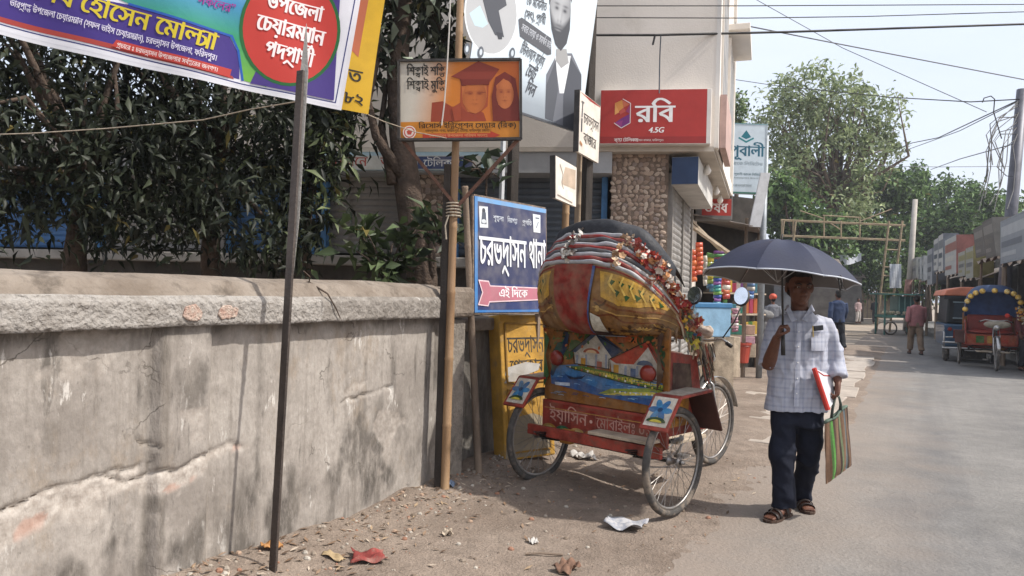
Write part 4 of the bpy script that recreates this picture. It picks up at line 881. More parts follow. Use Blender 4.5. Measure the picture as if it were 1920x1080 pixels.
for tx, p0_, p1_, h in (('উপজেলা', (500, 8), (603, 38), .078), ('চেয়ারম্যান', (481, 49), (606, 84), .082), ('পদপ্রার্থী', (496, 99), (585, 125), .08)): line_on(tx, p0_, p1_, h, 'f3efee', .045)
a.build('print', cmat('banner_print', .55, .08, 3, trans=.25), bnr)
# --- yellow banner behind its end
YA, YB = P(560, 190, 4.35), P(690, 215, 4.5); yx = (YB - YA).normalized(); yn = yx.cross(Vector((.03, 0, 1))).normalized(); yy = yn.cross(yx); yn = -yn if yn.y > 0 else yn
if yy.z < 0: yy = -yy
yl = (YB - YA).length
def YS(u, v, k=0.): return YA + yx * (u + .035 * v) + yy * v + yn * (.01 * math.sin(v * 7 + u * 4) + k)
yb = thing('yellow_banner', 'yellow and orange cloth banner hanging behind the purple banner end', 'banner', tuple(YA))
b_ = MB(); b_.sheet(lambda u, v: YS(u * yl, v * .9), 12, 24); b_.build('cloth', mat('banner_yellow', H('d6ab32'), .7, .08, 4, trans=.25), yb, smooth=True)
a = Art(YS, .0012, .08); a.poly([(.0, .29), (yl - .16, .37), (yl - .105, .33), (yl - .09, .9), (0, .9)], 'b8684a')
a.text('ত', yl - .15, .175, .075, '2b2a28', bold=.02); a.text('৩৮২', yl - .215, .045, .065, '2b2a28', bold=.02); a.build('print', cmat('banner_print2', .6, .1, 3, trans=.2), yb)
b_ = MB(); b_.tube([YB, P(720, 228, 4.9), P(780, 248, 5.0), P(852, 262, 5.1)], .0035, 5); tag(b_.build('tie_string', m_rope), 'thin pale string from the yellow banner to the orange sign', 'string')
b_ = MB(); b_.tube([P(-60, 254, 4.6), P(60, 250, 4.6), P(200, 241, 4.6), P(380, 225, 4.5), P(470, 205, 4.4), P(560, 190, 4.3)], .004, 5); tag(b_.build('rope', m_rope), 'grey rope strung across the dark trees under the purple banner', 'rope')
# --- bamboo pole with orange sign
pb = P(834, 916, 5.14); pb.z = gh(pb) - .03; pt_ = P(865, -60, 5.25)
t = thing('bamboo_pole', 'tall straight bamboo pole at the wall end carrying the orange sign', 'pole', tuple(pb))
b_ = MB(); bamboo(b_, pb, pt_, .029, .42); b_.build('culm', m_bam, t, smooth=True)
b_ = MB(); b_.bar(pb + Vector((-.05, .02, 0)), pb.lerp(pt_, .62) + Vector((-.05, .02, 0)), .05, .05); b_.build('wood_batten', m_wood, t, bevel=.004)
b_ = MB()
for k in range(5):
    c = pb.lerp(pt_, .52 + k * .006); b_.ring(c, (pt_ - pb), .05, .006, 16, 5)
b_.tube([pb.lerp(pt_, .52) + Vector((-.03, -.05, 0)), pb.lerp(pt_, .50) + Vector((-.05, -.06, 0)), pb.lerp(pt_, .475) + Vector((-.04, -.05, 0))], .006, 5); b_.build('rope_lashing', m_rope, t)
A_ = P(748, 262, 5.10); B_ = P(977, 260, 5.08); sx = (B_ - A_).normalized(); sn = Vector((sx.y, -sx.x, 0)).normalized(); sy = Vector((0, 0, 1)); wS = (B_ - A_).length; hS = (P(748, 114, 5.10) - A_).length
rot_up = math.radians(0); sy = (P(748, 112, 5.10) - A_).normalized()
sy = (sy - sx * sy.dot(sx)).normalized()
sgn = thing('orange_school_sign', 'orange and white framed sign with two smiling graduates tied to the bamboo pole', 'sign', tuple(A_))
sn = sx.cross(sy)
b_ = MB(); b_.prism([(0, 0), (wS, 0), (wS, hS), (0, hS)], A_ - sn * .004, sx, sy, .01); b_.build('panel', mat('sign_sheet', H('b9b0a5'), .5, .06), sgn)
fr = [(A_, A_ + sx * wS), (A_ + sy * hS, A_ + sx * wS + sy * hS), (A_, A_ + sy * hS), (A_ + sx * wS, A_ + sx * wS + sy * hS)]
for p, q in fr:
    b_ = MB(); b_.bar(p - sn * .01, q - sn * .01, .016, .05, up=sn); b_.build('frame_bar', m_frame, sgn)
for p, q in ((A_ + sx * .02, pb.lerp(pt_, .545)), (A_ + sx * (wS - .02), pb.lerp(pt_, .53))):
    b_ = MB(); b_.bar(p - sn * .03, q - sn * -.02, .022, .022); b_.build('brace', mat('rust_brace', H('6d4f42'), .8, .3, 9, .3), sgn)
a = Art(plane(A_ - sn * .003, sx, sy))
def og(u, v):
    k = min(1, max(0, (u / wS - .02 - .12 * (v / hS - .4)) * 3.4 - .3)); w = lin(H('bfb9ad')); o1 = lin(H('c87a2c')); o2 = lin(H('b3582a')); k2 = min(1, max(0, u / wS * 1.4 - .5))
    o_ = tuple(x * (1 - k2) + y * k2 for x, y in zip(o1, o2)); return tuple(x * (1 - k) + y * k for x, y in zip(w, o_))
a.L = .06; a.poly([(.012, .012), (wS - .012, .012), (wS - .012, hS - .012), (.012, hS - .012)], og); a.L = None
X_ = lambda x: x / 920. * wS
Y_ = lambda y: (570 - y) / 570. * hS * .985
def pp(*q): return [(X_(x), Y_(y)) for x, y in q]
a.rect(.012, .012, wS - .012, Y_(440), 'bd7a2c')
# two busts in orange tint: capped graduate and long haired companion
a.poly(pp((240, 440), (250, 300), (330, 290), (400, 330), (560, 330), (640, 380), (660, 440)), '8f3f2a')
a.poly(pp((470, 130), (680, 130), (670, 330), (620, 370), (510, 370), (462, 320)), '9c4a2c'); a.poly(pp((475, 180), (500, 150), (660, 150), (665, 260), (630, 350), (580, 385), (520, 370), (482, 300)), 'b86a3a')
a.poly(pp((395, 110), (600, 0), (760, 60), (690, 150), (500, 140)), '7f3526'); a.poly(pp((460, 130), (690, 130), (680, 175), (475, 180)), '742f24')
a.L = .012; a.oval(X_(574), Y_(258), X_(88), X_(125), facefn(X_(574), Y_(258), X_(176), X_(250), 'bb6c38', '7f3a24'), 30); a.L = None; a.line(pp((500, 232), (560, 232)), .004, '7a3a28'); a.line(pp((590, 232), (655, 228)), .004, '7a3a28'); a.poly(pp((398, 110), (600, 4), (758, 62), (690, 150), (500, 142)), '83382a'); a.poly(pp((470, 132), (688, 134), (678, 172), (484, 176)), '742f24')
a.poly(pp((710, 440), (700, 260), (730, 120), (800, 80), (880, 130), (905, 300), (910, 440)), '6f2c22'); a.poly(pp((735, 180), (790, 130), (850, 170), (850, 280), (800, 350), (750, 320)), 'b4653a')
a.L = .012; a.oval(X_(800), Y_(245), X_(66), X_(108), facefn(X_(800), Y_(245), X_(132), X_(216), 'bd7040', '7a3422', 0, -1), 28); a.L = None
a.poly(pp((470, 300), (470, 430), (420, 440), (400, 340)), '97452c')
a.text('শিক্ষাই শক্তি', X_(62), Y_(100), .058, '2a2723', w=X_(290), bold=.03); a.text('শিক্ষাই মুক্তি', X_(62), Y_(202), .058, '2a2723', w=X_(290), bold=.03)
a.text('রিসোর্স ইন্টিগ্রেশন সেন্টার (রিক)', X_(150), Y_(487), .032, '2f2316', w=X_(735), bold=.02); a.text('চরভদ্রাসন শাখা, ফরিদপুর এরিয়া, ফরিদপুর জেলা।', X_(200), Y_(516), .016, '3a2a1a', w=X_(490))
a.poly(pp((180, 560), (180, 528), (690, 528), (690, 512), (765, 543), (690, 572), (690, 560)), 'a83a26'); a.text('চরভদ্রাসন উপজেলা পরিষদ সংলগ্ন', X_(230), Y_(552), .016, 'c98a5a', w=X_(440))
a.oval(X_(80), Y_(517), .045, .045, 'd8cfc8'); a.oval(X_(80), Y_(517), .038, .038, 'b8574a'); a.oval(X_(80), Y_(517), .03, .03, 'd5c6be'); a.poly([(X_(80) + .02 * math.cos(R(90 + 72 * i)), Y_(517) + .02 * math.sin(R(90 + 72 * i))) for i in range(5)], 'b04a3c')
a.build('print', m_print, sgn)
b_ = MB(); b_.tube([P(845, -20, 4.98), P(842, 60, 4.98), P(838, 130, 4.98), P(833, 195, 4.98), P(828, 235, 4.98)], .005, 5); tag(b_.build('hanging_wire', mat('white_wire', H('b5b1aa'), .7, .1)), 'pale wire hanging down in front of the orange sign', 'wire')
# --- tall election billboard on two posts
Q0, Q1 = P(872, 172, 6.9), P(1087, 250, 7.6); ex = Vector(((Q1 - Q0).x, (Q1 - Q0).y, 0)); wB = ex.length; ex.normalize(); zB = .5 * (Q0.z + Q1.z)
ey = (P(1096, -20, 7.6) - Q1).normalized(); Q0 = Q1 - ex * wB + Vector((0, 0, .17)); ex = (Q1 - Q0).normalized(); wB = (Q1 - Q0).length; en = ex.cross(ey).normalized(); ey = en.cross(ex)
bb = thing('election_billboard', 'tall white printed billboard with a grey portrait of a bearded man in a dark vest', 'billboard', (Q1.x, Q1.y, 0))
b_ = MB(); b_.prism([(0, 0), (wB, 0), (wB, 2.0), (0, 2.0)], Q0, ex, ey, .02); b_.build('panel', mat('flex_sheet', H('ccd6de'), .5, .04), bb)
for s in (.33, wB - .1):
    b_ = MB(); p = Q0 + ex * s - en * .05 + ey * 1.9; b_.bar((p.x, p.y, 0), (p.x, p.y, p.z), .085, .085, up=ex); b_.build('post', m_wood, bb, bevel=.006)
b_ = MB(); b_.bar(Q0 + ex * .46 - en * .06 + ey * .05, Vector((Q0 + ex * .46 - en * .06).to_tuple()[:2] + (1.9,)), .05, .03); b_.build('white_strut', mat('white_batten', H('c2c4c6'), .7, .1), bb)
def wpix(px, py):
    r = ray(px, py); o = Vector((0, 0, CAMZ)); k = (Q0 - o).dot(en) / r.dot(en); p = o + r * k - Q0; return p.dot(ex), p.dot(ey)
Wp = lambda *q: [wpix(*p) for p in q]
a = Art(plane(Q0, ex, ey), .0003)
def sh(u, v): k = min(1, max(0, (v - .1) / .35)); return tuple(x * (1 - k) + y * k for x, y in zip(lin(H('8e979f')), lin(H('cfdbe3'))))
a.L = .15; a.poly([(.01, .01), (wB - .01, .01), (wB - .01, 1.98), (.01, 1.98)], sh); a.L = None
c0 = wpix(922, 25); a.oval(c0[0], c0[1], .29, .40, 'e2e8ec', 30); a.oval(c0[0], c0[1], .275, .385, 'b3b5b7', 30)
a.poly(Wp((880, 25), (900, 10), (915, 45), (905, 52), (890, 48)), 'bcd3de'); a.poly(Wp((905, 0), (944, -20), (950, 10), (935, 20), (945, 70), (928, 66), (915, 40)), '4a4d55'); a.poly(Wp((930, 60), (942, 62), (941, 74), (934, 74)), '3a3d44')
# portrait: shirt, vest, neck, face, hair, beard (generic)
a.poly(Wp((1045, 100), (1072, 100), (1090, 140), (1088, 250), (1022, 222), (1024, 140)), '6f727a'); a.poly(Wp((1040, 105), (1070, 105), (1058, 175), (1049, 175)), 'e0e3e6'); a.poly(Wp((1024, 160), (1042, 112), (1046, 170), (1036, 228), (1022, 222)), '55585f'); a.poly(Wp((1070, 108), (1090, 142), (1088, 250), (1055, 236), (1056, 180)), '4c4f57')
a.poly(Wp((1043, 92), (1062, 92), (1066, 118), (1052, 128), (1042, 114)), '9b9b9b')
fc = wpix(1050, 28); fw = abs(wpix(1070, 28)[0] - wpix(1031, 28)[0]); fh = abs(wpix(1050, -30)[1] - wpix(1050, 97)[1]); a.L = .014
a.poly(Wp((1032, -30), (1069, -30), (1070, 20), (1068, 56), (1062, 82), (1051, 96), (1041, 83), (1034, 54), (1031, 18)), facefn(fc[0], fc[1], fw, fh, 'b4b6b9', '45474d', .95)); a.L = None
a.poly(Wp((1029, -34), (1071, -34), (1072, 6), (1069, -4), (1060, -14), (1048, -12), (1038, -8), (1032, 0), (1030, 10)), '42444a')
def wline(t, p0, p1, h, col, bold=.015):
    q0, q1 = wpix(*p0), wpix(*p1); an = math.atan2(q1[1] - q0[1], q1[0] - q0[0]); c, s = math.cos(an), math.sin(an)
    a.T = lambda x, y: (q0[0] + x * c - y * s, q0[1] + x * s + y * c); a.text(t, 0, 0, h, col, w=math.dist(q0, q1), bold=bold, n=30); a.T = lambda x, y: (x, y)
wline('কে মনোনীত', (987, 8), (1024, 22), .085, '4a4c52'); wline('(সৎ), প্রার্থী', (983, 33), (1022, 47), .08, '4a4c52')
a.poly(Wp((972, 36), (978, 33), (1033, 72), (1033, 102), (1026, 103), (975, 68)), '55575d'); wline('সবার দোয়া ও সমর্থন চাই', (976, 56), (1031, 92), .07, 'b9bdc4')
wline('টিউবওয়েল মার্কায়', (974, 98), (1017, 126), .1, '4a4c52'); wline('ভোট', (984, 140), (1000, 152), .13, '4a4c52', .03); wline('দিন', (984, 172), (1000, 182), .12, '4a4c52', .03)
for px, py in ((875, 92), (901, 98), (960, 100)): c0 = wpix(px, py); a.oval(c0[0], c0[1], .03, .055, '5a6068'); a.oval(c0[0], c0[1], .015, .03, 'c3ccd4')
a.rect(.01, .0, wB - .01, .02, '4f5258')
a.build('print', cmat('flex_print', .5, .06, 3), bb)
# --- two small turned boards on slim poles
def turned(name, label, pxs, d0, d1, polepx, pm, rust):
    A, B, Cc, D = P(*pxs[0], d0), P(*pxs[1], d1), P(*pxs[2], d1), P(*pxs[3], d0)      # bottom near, bottom far, top far, top near
    x = Vector((B.x - A.x, B.y - A.y, 0)); w = x.length; x = (B - A).normalized(); y = (D - A); h = y.length; y = (y - x * y.dot(x) * .5).normalized(); n = x.cross(y).normalized()
    t = thing(name, label, 'sign', (A.x, A.y, 0)); b = MB(); poly = [(0, 0), (w, 0), ((Cc - A).dot(x), (Cc - A - x * (Cc - A).dot(x)).length), (0, h)]
    poly[2] = (w, h * .98); b.prism(poly, A, x, y, .03); b.build('panel', mat('sign_white_sheet', H('d2cbc0'), .6, .1, 5, dirt=(H('9d7f66'), 4, .6, .5)), t)
    b = MB(); b.bar(A - n * .02, D - n * .02, .014, .055, up=n); b.build('edge_bar', m_frame, t)
    px0, px1 = polepx; b = MB(); q1 = P(*px1, d1 + .1); q0 = Vector((q1.x - .03, q1.y, 0)); bamboo(b, q0, q1, .042 if pm is m_bam else .045); b.build('pole', pm, t, smooth=True)
    return t, Art(plane(A, x, y), .0008), w, h
t, a, w, h = turned('hotel_sign', 'narrow white sign with black letters turned edgewise left of the red shop sign', [(1083, 284), (1122, 306), (1125, 204), (1086, 168)], 7.3, 7.75, ((1085, 420), (1089, 262)), mat('pale_bamboo', H('a8957f'), .7, .2, 6, .2, 50, streak=.8), 0)
a.poly([(.012, h * .98), (w * .5, h * .985), (w * .98, h * .975), (w * .98, h * .955), (w * .5, h * .94)], '9c3a34')
a.text('চরভদ্রাসন', w * .22, h * .52, h * .17, '2f3035', w=w * .72, bold=.015); a.text('বাজার', w * .24, h * .2, h * .17, '2f3035', w=w * .6, bold=.02); a.line([(w * .13, h * .36), (w * .13, h * .56)], .025, '3d3f46'); a.line([(w * .13, h * .6), (w * .14, h * .82)], .02, '5a5c62'); a.line([(w * .09, h * .84), (w * .2, h * .84)], .015, '5a5c62'); a.line([(w * .08, h * .17), (w * .16, h * .14)], .03, 'b07f5a'); a.build('lettering', m_paint, t)
t, a, w, h = turned('faded_sign', 'small faded white board with worn print above the rickshaw hood', [(1040, 371), (1080, 388), (1081, 316), (1040, 291)], 7.0, 7.4, ((1062, 430), (1063, 340)), m_bam, 0)
a.poly([(w * .12, h * .15), (w * .85, h * .12), (w * .85, h * .3), (w * .12, h * .34)], 'e0ddd6'); a.poly([(w * .3, h * .4), (w * .95, h * .42), (w * .95, h * .9), (w * .45, h * .85)], 'b8a592'); a.line([(w * .2, h * .85), (w * .35, h * .65), (w * .3, h * .45), (w * .38, h * .3)], .01, '8d8478'); a.line([(w * .12, h * .1), (w * .8, h * .06)], .012, '8a7c70'); a.build('lettering', m_paint, t)
# --- blue direction sign leaning on the wall end
pb2 = P(897, 910, 5.62); pb2.z = gh(pb2) - .03; pt2 = P(872, 352, 5.5)
bs = thing('blue_direction_sign', 'blue tin direction sign with white letters and pink arrow on leaning pole', 'sign', tuple(pb2))
b_ = MB(); bamboo(b_, pb2, pt2, .028, .4); b_.build('pole', m_bamd, bs, smooth=True)
A_ = P(890, 586, 5.53); D_ = P(880, 366, 5.50); x = (WD * .985 + Vector((.17, -.02, 0))).normalized(); y = (D_ - A_); hB = y.length; y = (y - x * y.dot(x)).normalized(); n = x.cross(y); wB2 = .95
b_ = MB(); b_.prism([(0, 0), (wB2, 0), (wB2, hB), (0, hB)], A_, x, y, .012); b_.build('panel', mat('blue_tin', H('3b4a78'), .5, .08), bs)
for p, q in ((A_, A_ + x * wB2), (A_ + y * hB, A_ + x * wB2 + y * hB), (A_, A_ + y * hB), (A_ + x * wB2, A_ + x * wB2 + y * hB)):
    b_ = MB(); b_.bar(p - n * .016, q - n * .016, .03, .022, up=n); b_.build('frame_bar', mat('rusty_frame', H('8a7a6c'), .8, .3, 14, .4, 60, col2=H('5d5148')), bs)
b_ = MB(); q = P(1000, 560, 6.3); q = A_ + x * (wB2 - .06) - n * .03 + y * .3; b_.bar((q.x, q.y, 0), q + y * .25, .035, .035); b_.build('far_leg', m_bamd, bs)
a = Art(plane(A_, x, y), .0004)
a.rect(.0, .0, wB2, hB, '3b3f5c'); a.rect(.0, .0, wB2, .02, '3f78b8'); a.rect(0, hB - .035, wB2, hB, '6f9bc8'); a.rect(0, 0, .035, hB, '4a7fb8'); a.rect(.035, .02, wB2, .22, '36406c')
a.poly([(.05, hB - .07), (.155, hB - .065), (.16, hB - .225), (.06, hB - .23)], 'd6dade'); a.oval(.105, hB - .1, .02, .02, '2f3542'); a.poly([(.085, hB - .11), (.13, hB - .11), (.14, hB - .2), (.075, hB - .2)], '4b5260'); a.oval(.107, hB - .18, .028, .016, 'c3c8cc')
a.poly([(wB2 - .2, hB - .06), (wB2 - .09, hB - .06), (wB2 - .09, hB - .21), (wB2 - .19, hB - .21)], 'd6dade'); a.line([(wB2 - .16, hB - .09), (wB2 - .11, hB - .09)], .012, '6a707a'); a.line([(wB2 - .15, hB - .17), (wB2 - .12, hB - .12)], .012, '8a9098')
for i, (tx, ux) in enumerate((('শৃঙ্খলা', .22), ('নিরাপত্তা', .4), ('প্রগতি', .6))): a.text(tx, ux, hB - .16, .036, 'c9cfd8', w=.13, bold=.01)
tr_, tw = trapz('চরভদ্রাসন', 40, .03)
a.text('চরভদ্রাসন', .05, .36, .225, 'dfe2e6', w=.60, bold=.028); a.text('থানা', .69, .36, .225, 'dfe2e6', w=.24, bold=.028)
a.poly([(.03, .055), (.155, .045), (.17, .075), (wB2, .10), (wB2, .20), (.18, .205), (.16, .24), (.035, .245), (.08, .15)], 'e3c9cf'); a.poly([(.045, .063), (.15, .055), (.165, .085), (wB2, .108), (wB2, .192), (.175, .197), (.155, .23), (.05, .235), (.093, .15)], 'b5707e')
a.text('এই দিকে', .285, .118, .062, 'eceef0', w=.38, bold=.02); a.build('lettering', cmat('tin_print', .5, .14, 8, dust=(H('9a948c'), 9, .3)), bs)
# --- yellow painted signboard box leaning against the wall
yb0 = P(925, 890, 6.05); yb0.z = gh(yb0) - .03; yA = P(947, 890, 5.93); yA.z = yb0.z
x = Vector((.80, .60, 0)).normalized(); tilt = -.0; y = Vector((-.04, .12, 1)).normalized(); y = (y - x * y.dot(x)).normalized(); n = x.cross(y)
if n.y > 0: n = -n
yt = thing('yellow_signboard', 'yellow painted wooden signboard with black letters standing behind the rickshaw', 'sign', tuple(yb0))
hY = 1.17; wY = .52
m_yel = mat('yellow_board_paint', H('b88d3e'), .8, .2, 4, .2, 40, dirt=(H('7d6f5a'), 4.5, .53, .75))
b_ = MB(); b_.prism([(0, 0), (wY, 0), (wY, hY), (0, hY)], yA, x, y, .16); b_.build('box', m_yel, yt, bevel=.012)
for (u0, v0, u1, v1) in ((.05, .06, .47, .56), (.05, .62, .47, 1.1)):
    for p, q in (((u0, v0), (u1, v0)), ((u0, v1), (u1, v1)), ((u0, v0), (u0, v1)), ((u1, v0), (u1, v1))):
        b_ = MB(); b_.bar(yA + x * p[0] + y * p[1] + n * .004, yA + x * q[0] + y * q[1] + n * .004, .014, .016, up=n); b_.build('moulding', mat('yellow_moulding', H('8f6c30'), .7, .2), yt)
a = Art(plane(yA, x, y), .0008); a.text('চরভদ্রাসন', .07, .86, .13, '2c2722', w=.38, bold=.02); a.text('প্রেসক্লাব', .09, .7, .1, '3a332a', w=.34, bold=.015)
a.poly([(.03, .68), (.2, .66), (.38, .71), (.4, .76), (.25, .78), (.05, .74)], 'b7b3ac'); a.poly([(.02, .62), (.16, .6), (.28, .66), (.1, .7)], 'a9a49c')
a.poly([(.0, .02), (.46, .02), (.47, .3), (.3, .36), (.05, .33)], '8f8370'); a.build('lettering', cmat('yellow_paintwork', .7, .3, 9, dust=(H('a08f74'), 6, .5)), yt)
# ================================================================ CYCLE RICKSHAWS
m_tyre = mat('tyre_rubber', H('4a4744'), .9, .15, 20, .3, 60, dirt=(H('8a7c6d'), 9, .5, .6))
m_rim = mat('rim_steel', H('8d8985'), .4, .15, 14, metal=.7, dirt=(H('6e5f50'), 20, .55, .7))
m_red = mat('rickshaw_red_paint', H('8c3a2e'), .6, .3, 9, .2, 40, dirt=(H('6b5142'), 8, .52, .65))
m_blk = mat('black_enamel', H('2b2826'), .45, .2, 10, .1, 50, dirt=(H('6d6156'), 9, .58, .6))
m_chrome = mat('dull_chrome', H('a9a7a4'), .3, .15, 16, metal=.85, dirt=(H('7a6550'), 16, .6, .6))
m_hoodb = mat('hood_black_rexine', H('2b2c30'), .6, .25, 5, .35, 24, dirt=(H('5f5a54'), 5, .58, .4))
m_art = cmat('rickshaw_paint', .75, .5, 22, spec=.15, dust=(H('857761'), 9, .5))
m_fold = cmat('hood_fabric', .6, .35, 14, dust=(H('8c8478'), 12, .45), bump=.2)
m_plank = mat('plank', H('a99a86'), .8, .2, 8, .3, 40)
def wheel(par, c, r=.36, tw=.024):
    c = Vector(c); mb = MB(); mb.ring(c, (0, 1, 0), r - tw, tw, 56, 10); w = mb.build('wheel', m_tyre, par, smooth=True, world=False)
    mb = MB(); mb.ring(c, (0, 1, 0), r - 2 * tw - .006, .011, 56, 8); mb.build('rim', m_rim, w, smooth=True, world=False)
    mb = MB(); mb.lathe(c - Vector((0, .045, 0)), [(.012, -.03), (.014, 0), (.034, .004), (.034, .012), (.02, .016), (.02, .074), (.034, .078), (.034, .086), (.014, .09), (.012, .12)], 14, ax=(0, 1, 0)); mb.build('hub', m_rim, w, smooth=True, world=False)
    mb = MB()
    for k in range(36):
        a = 2 * math.pi * k / 36; sd = 1 if k % 2 else -1; b = a + (.42 if (k // 2) % 2 else -.42)
        mb.tube([c + Vector((math.cos(b) * .032, sd * .038, math.sin(b) * .032)), c + Vector((math.cos(a) * (r - 2 * tw - .008), 0, math.sin(a) * (r - 2 * tw - .008)))], .0018, 4, caps=False)
    o = mb.build('spokes', m_rim, w, world=False); o['kind'] = 'stuff'; return w
def flowers(mb, g, pts, cols, r, n):
    for i in range(n):
        k = g.uniform(0, len(pts) - 1.001); j = int(k); c = Vector(pts[j]).lerp(Vector(pts[j + 1]), k - j) + Vector(g.normal(size=3) * r * .8)
        col = lin(H(cols[g.integers(len(cols))])); d = Vector(g.normal(size=3)).normalized(); q = d.to_track_quat('Z', 'Y').to_matrix(); rr = r * g.uniform(.5, 1.1)
        for m_ in range(5):
            a = 6.283 * m_ / 5; e = Vector((math.cos(a), math.sin(a), .35)) * rr; s = Vector((-math.sin(a), math.cos(a), 0)) * rr * .45
            mb.add([c, c + q @ (e * .6 + s), c + q @ (e + Vector((0, 0, .2 * rr))), c + q @ (e * .6 - s)], [(0, 1, 2, 3)], col)
def rickshaw(loc, rotz, name, label, main=True):
    t = thing(name, label, 'rickshaw', loc, rotz, group='cycle rickshaws at the roadside'); B = lambda mb, nm, m, p=t, **k: mb.build(nm, m, p, world=False, **k)
    g = np.random.default_rng(5 if main else 6)
    wheel(t, (0, .59, .36)); wheel(t, (0, -.59, .36)); wheel(t, (1.6, 0, .36))
    mb = MB(); mb.tube([(0, -.65, .36), (0, .65, .36)], .016, 8); B(mb, 'axle', m_blk, smooth=True)
    for y in (.4, -.4):
        mb = MB(); mb.tube([(-.12, y, .40), (.1, y, .43), (.55, y * .8, .40), (.98, y * .12, .33)], .017, 8); B(mb, 'chassis_tube', m_blk, smooth=True)
        mb = MB()
        for k in range(4): mb.tube([(-.28 + .03 * k, y, .44 - .018 * k), (0, y, .395 - .018 * k), (.28 - .03 * k, y, .44 - .018 * k)], .012, 4, ry=.5)
        B(mb, 'leaf_spring', m_blk)
    mb = MB(); mb.box((-.14, 0, .425), (.035, 1.16, .075)); B(mb, 'bumper_rail', m_red, bevel=.006)
    mb = MB(); mb.box((.02, .1, .46), (.05, .9, .03)); B(mb, 'cross_beam', m_blk)
    mb = MB(); mb.box((-.10, -.25, .482), (.14, .5, .022)); B(mb, 'plank', m_plank, bevel=.003)
    mb = MB(); mb.box((-.06, .27, .40), (.06, .1, .1)); B(mb, 'spacer_block', mat('ochre_block', H('a87434'), .7, .2), bevel=.006)
    # bicycle front
    fr = [([(.98, 0, .30), (.86, 0, .92)], .018, 'seat_tube'), ([(.88, 0, .80), (1.42, 0, .90)], .018, 'top_tube'), ([(.98, 0, .30), (1.43, 0, .78)], .018, 'down_tube'), ([(1.40, 0, 1.0), (1.46, 0, .70)], .022, 'head_tube')]
    for p, r, nm in fr: mb = MB(); mb.tube(p, r, 10); B(mb, nm, m_blk, smooth=True)
    for y in (.055, -.055): mb = MB(); mb.tube([(1.46, y * .4, .74), (1.48, y, .70), (1.53, y, .50), (1.6, y, .36)], .013, 8); B(mb, 'fork_blade', m_chrome if y < 0 else m_blk, smooth=True)
    mb = MB(); mb.tube([(1.33, .29, 1.06), (1.36, .2, 1.10), (1.40, .06, 1.08), (1.40, -.06, 1.08), (1.36, -.2, 1.10), (1.33, -.29, 1.06)], .012, 8); hb = B(mb, 'handlebar', m_chrome, smooth=True)
    for y in (1, -1):
        mb = MB(); mb.tube([(1.34, .25 * y, 1.07), (1.29, .31 * y, 1.055)], .018, 8); B(mb, 'grip', m_blk, hb, smooth=True)
        mb = MB(); mb.tube([(1.40, .04 * y, 1.02), (1.43, .06 * y, .85), (1.50, .07 * y, .72)], .006, 6); B(mb, 'brake_rod', m_chrome)
        if main:
            mb = MB(); mb.tube([(1.39, .17 * y, 1.09), (1.46, .2 * y - .05, 1.25), (1.5, .22 * y - .07, 1.38)], .006, 6); mr = B(mb, 'mirror', m_blk, smooth=True)
            q = Matrix.Rotation(R(30), 3, 'Y') @ Matrix.Rotation(R(-20), 3, 'X'); c_ = Vector((1.5, .22 * y - .07, 1.455))
            mb = MB(); mb.ell(c_, (.018, .068, .095), 18, 10, q); B(mb, 'mirror_shell', m_blk, mr, smooth=True)
            mb = MB(); n_ = 20; mb.add([c_ + q @ Vector((-.0195, .06 * math.cos(6.283 * k / n_), .086 * math.sin(6.283 * k / n_))) for k in range(n_)], [tuple(range(n_))[::-1]]); B(mb, 'mirror_glass', mat('mirror_glass', H('e8ecf2'), .06, .01, metal=1.), mr)
    mb = MB(); mb.ell((.84, 0, .97), (.14, .10, .045), 14, 8); mb.ell((.98, 0, .965), (.11, .035, .03), 12, 6); B(mb, 'saddle', mat('saddle', H('5b4034'), .6, .2), smooth=True)
    mb = MB(); mb.ring((.98, .06, .30), (0, 1, 0), .09, .008, 30, 6); mb.box((.98, .06, .30), (.17, .006, .012)); mb.box((.98, .06, .30), (.012, .006, .17)); B(mb, 'chainring', m_rim)
    for y, a in ((.09, 40), (-.09, 220)):
        e = Vector((.98 + .16 * math.cos(R(a)), y, .30 + .16 * math.sin(R(a)))); mb = MB(); mb.bar((.98, y, .30), e, .018, .012); mb.box(e + Vector((0, math.copysign(.05, y), 0)), (.09, .09, .022)); B(mb, 'pedal_crank', m_rim)
    mb = MB(); pr = [(math.cos(R(a_)), math.sin(R(a_))) for a_ in range(20, 175, 12)]
    mb.sheet(lambda u, v: Vector((1.6 + .40 * math.cos(R(15 + 150 * u)), -.035 + .07 * v, .36 + .40 * math.sin(R(15 + 150 * u)))), 16, 2); B(mb, 'mudguard', m_chrome, solid=.004, smooth=True)
    mb = MB(); mb.lathe((1.44, 0, .93), [(.02, 0), (.055, .02), (.06, .06), (.056, .075)], 14, ax=(1, 0, 0)); B(mb, 'head_lamp', m_chrome, smooth=True)
    # passenger body
    mb = MB(); mb.box((.27, 0, .62), (.5, .98, .26)); B(mb, 'seat_box', m_red, bevel=.01)
    mb = MB(); mb.ell((.3, 0, .80), (.26, .47, .07), 20, 8); B(mb, 'seat_cushion', mat('seat_rexine', H('8e3b34') if main else H('9c3f2c'), .5, .15), smooth=True)
    mb = MB(); mb.box((.05, 0, 1.0), (.07, .9, .38)); B(mb, 'seat_back', mat('seat_rexine', H('8e3b34')), bevel=.03)
    mb = MB(); mb.box((.72, 0, .37), (.42, .62, .025)); B(mb, 'footboard', m_plank, bevel=.004)
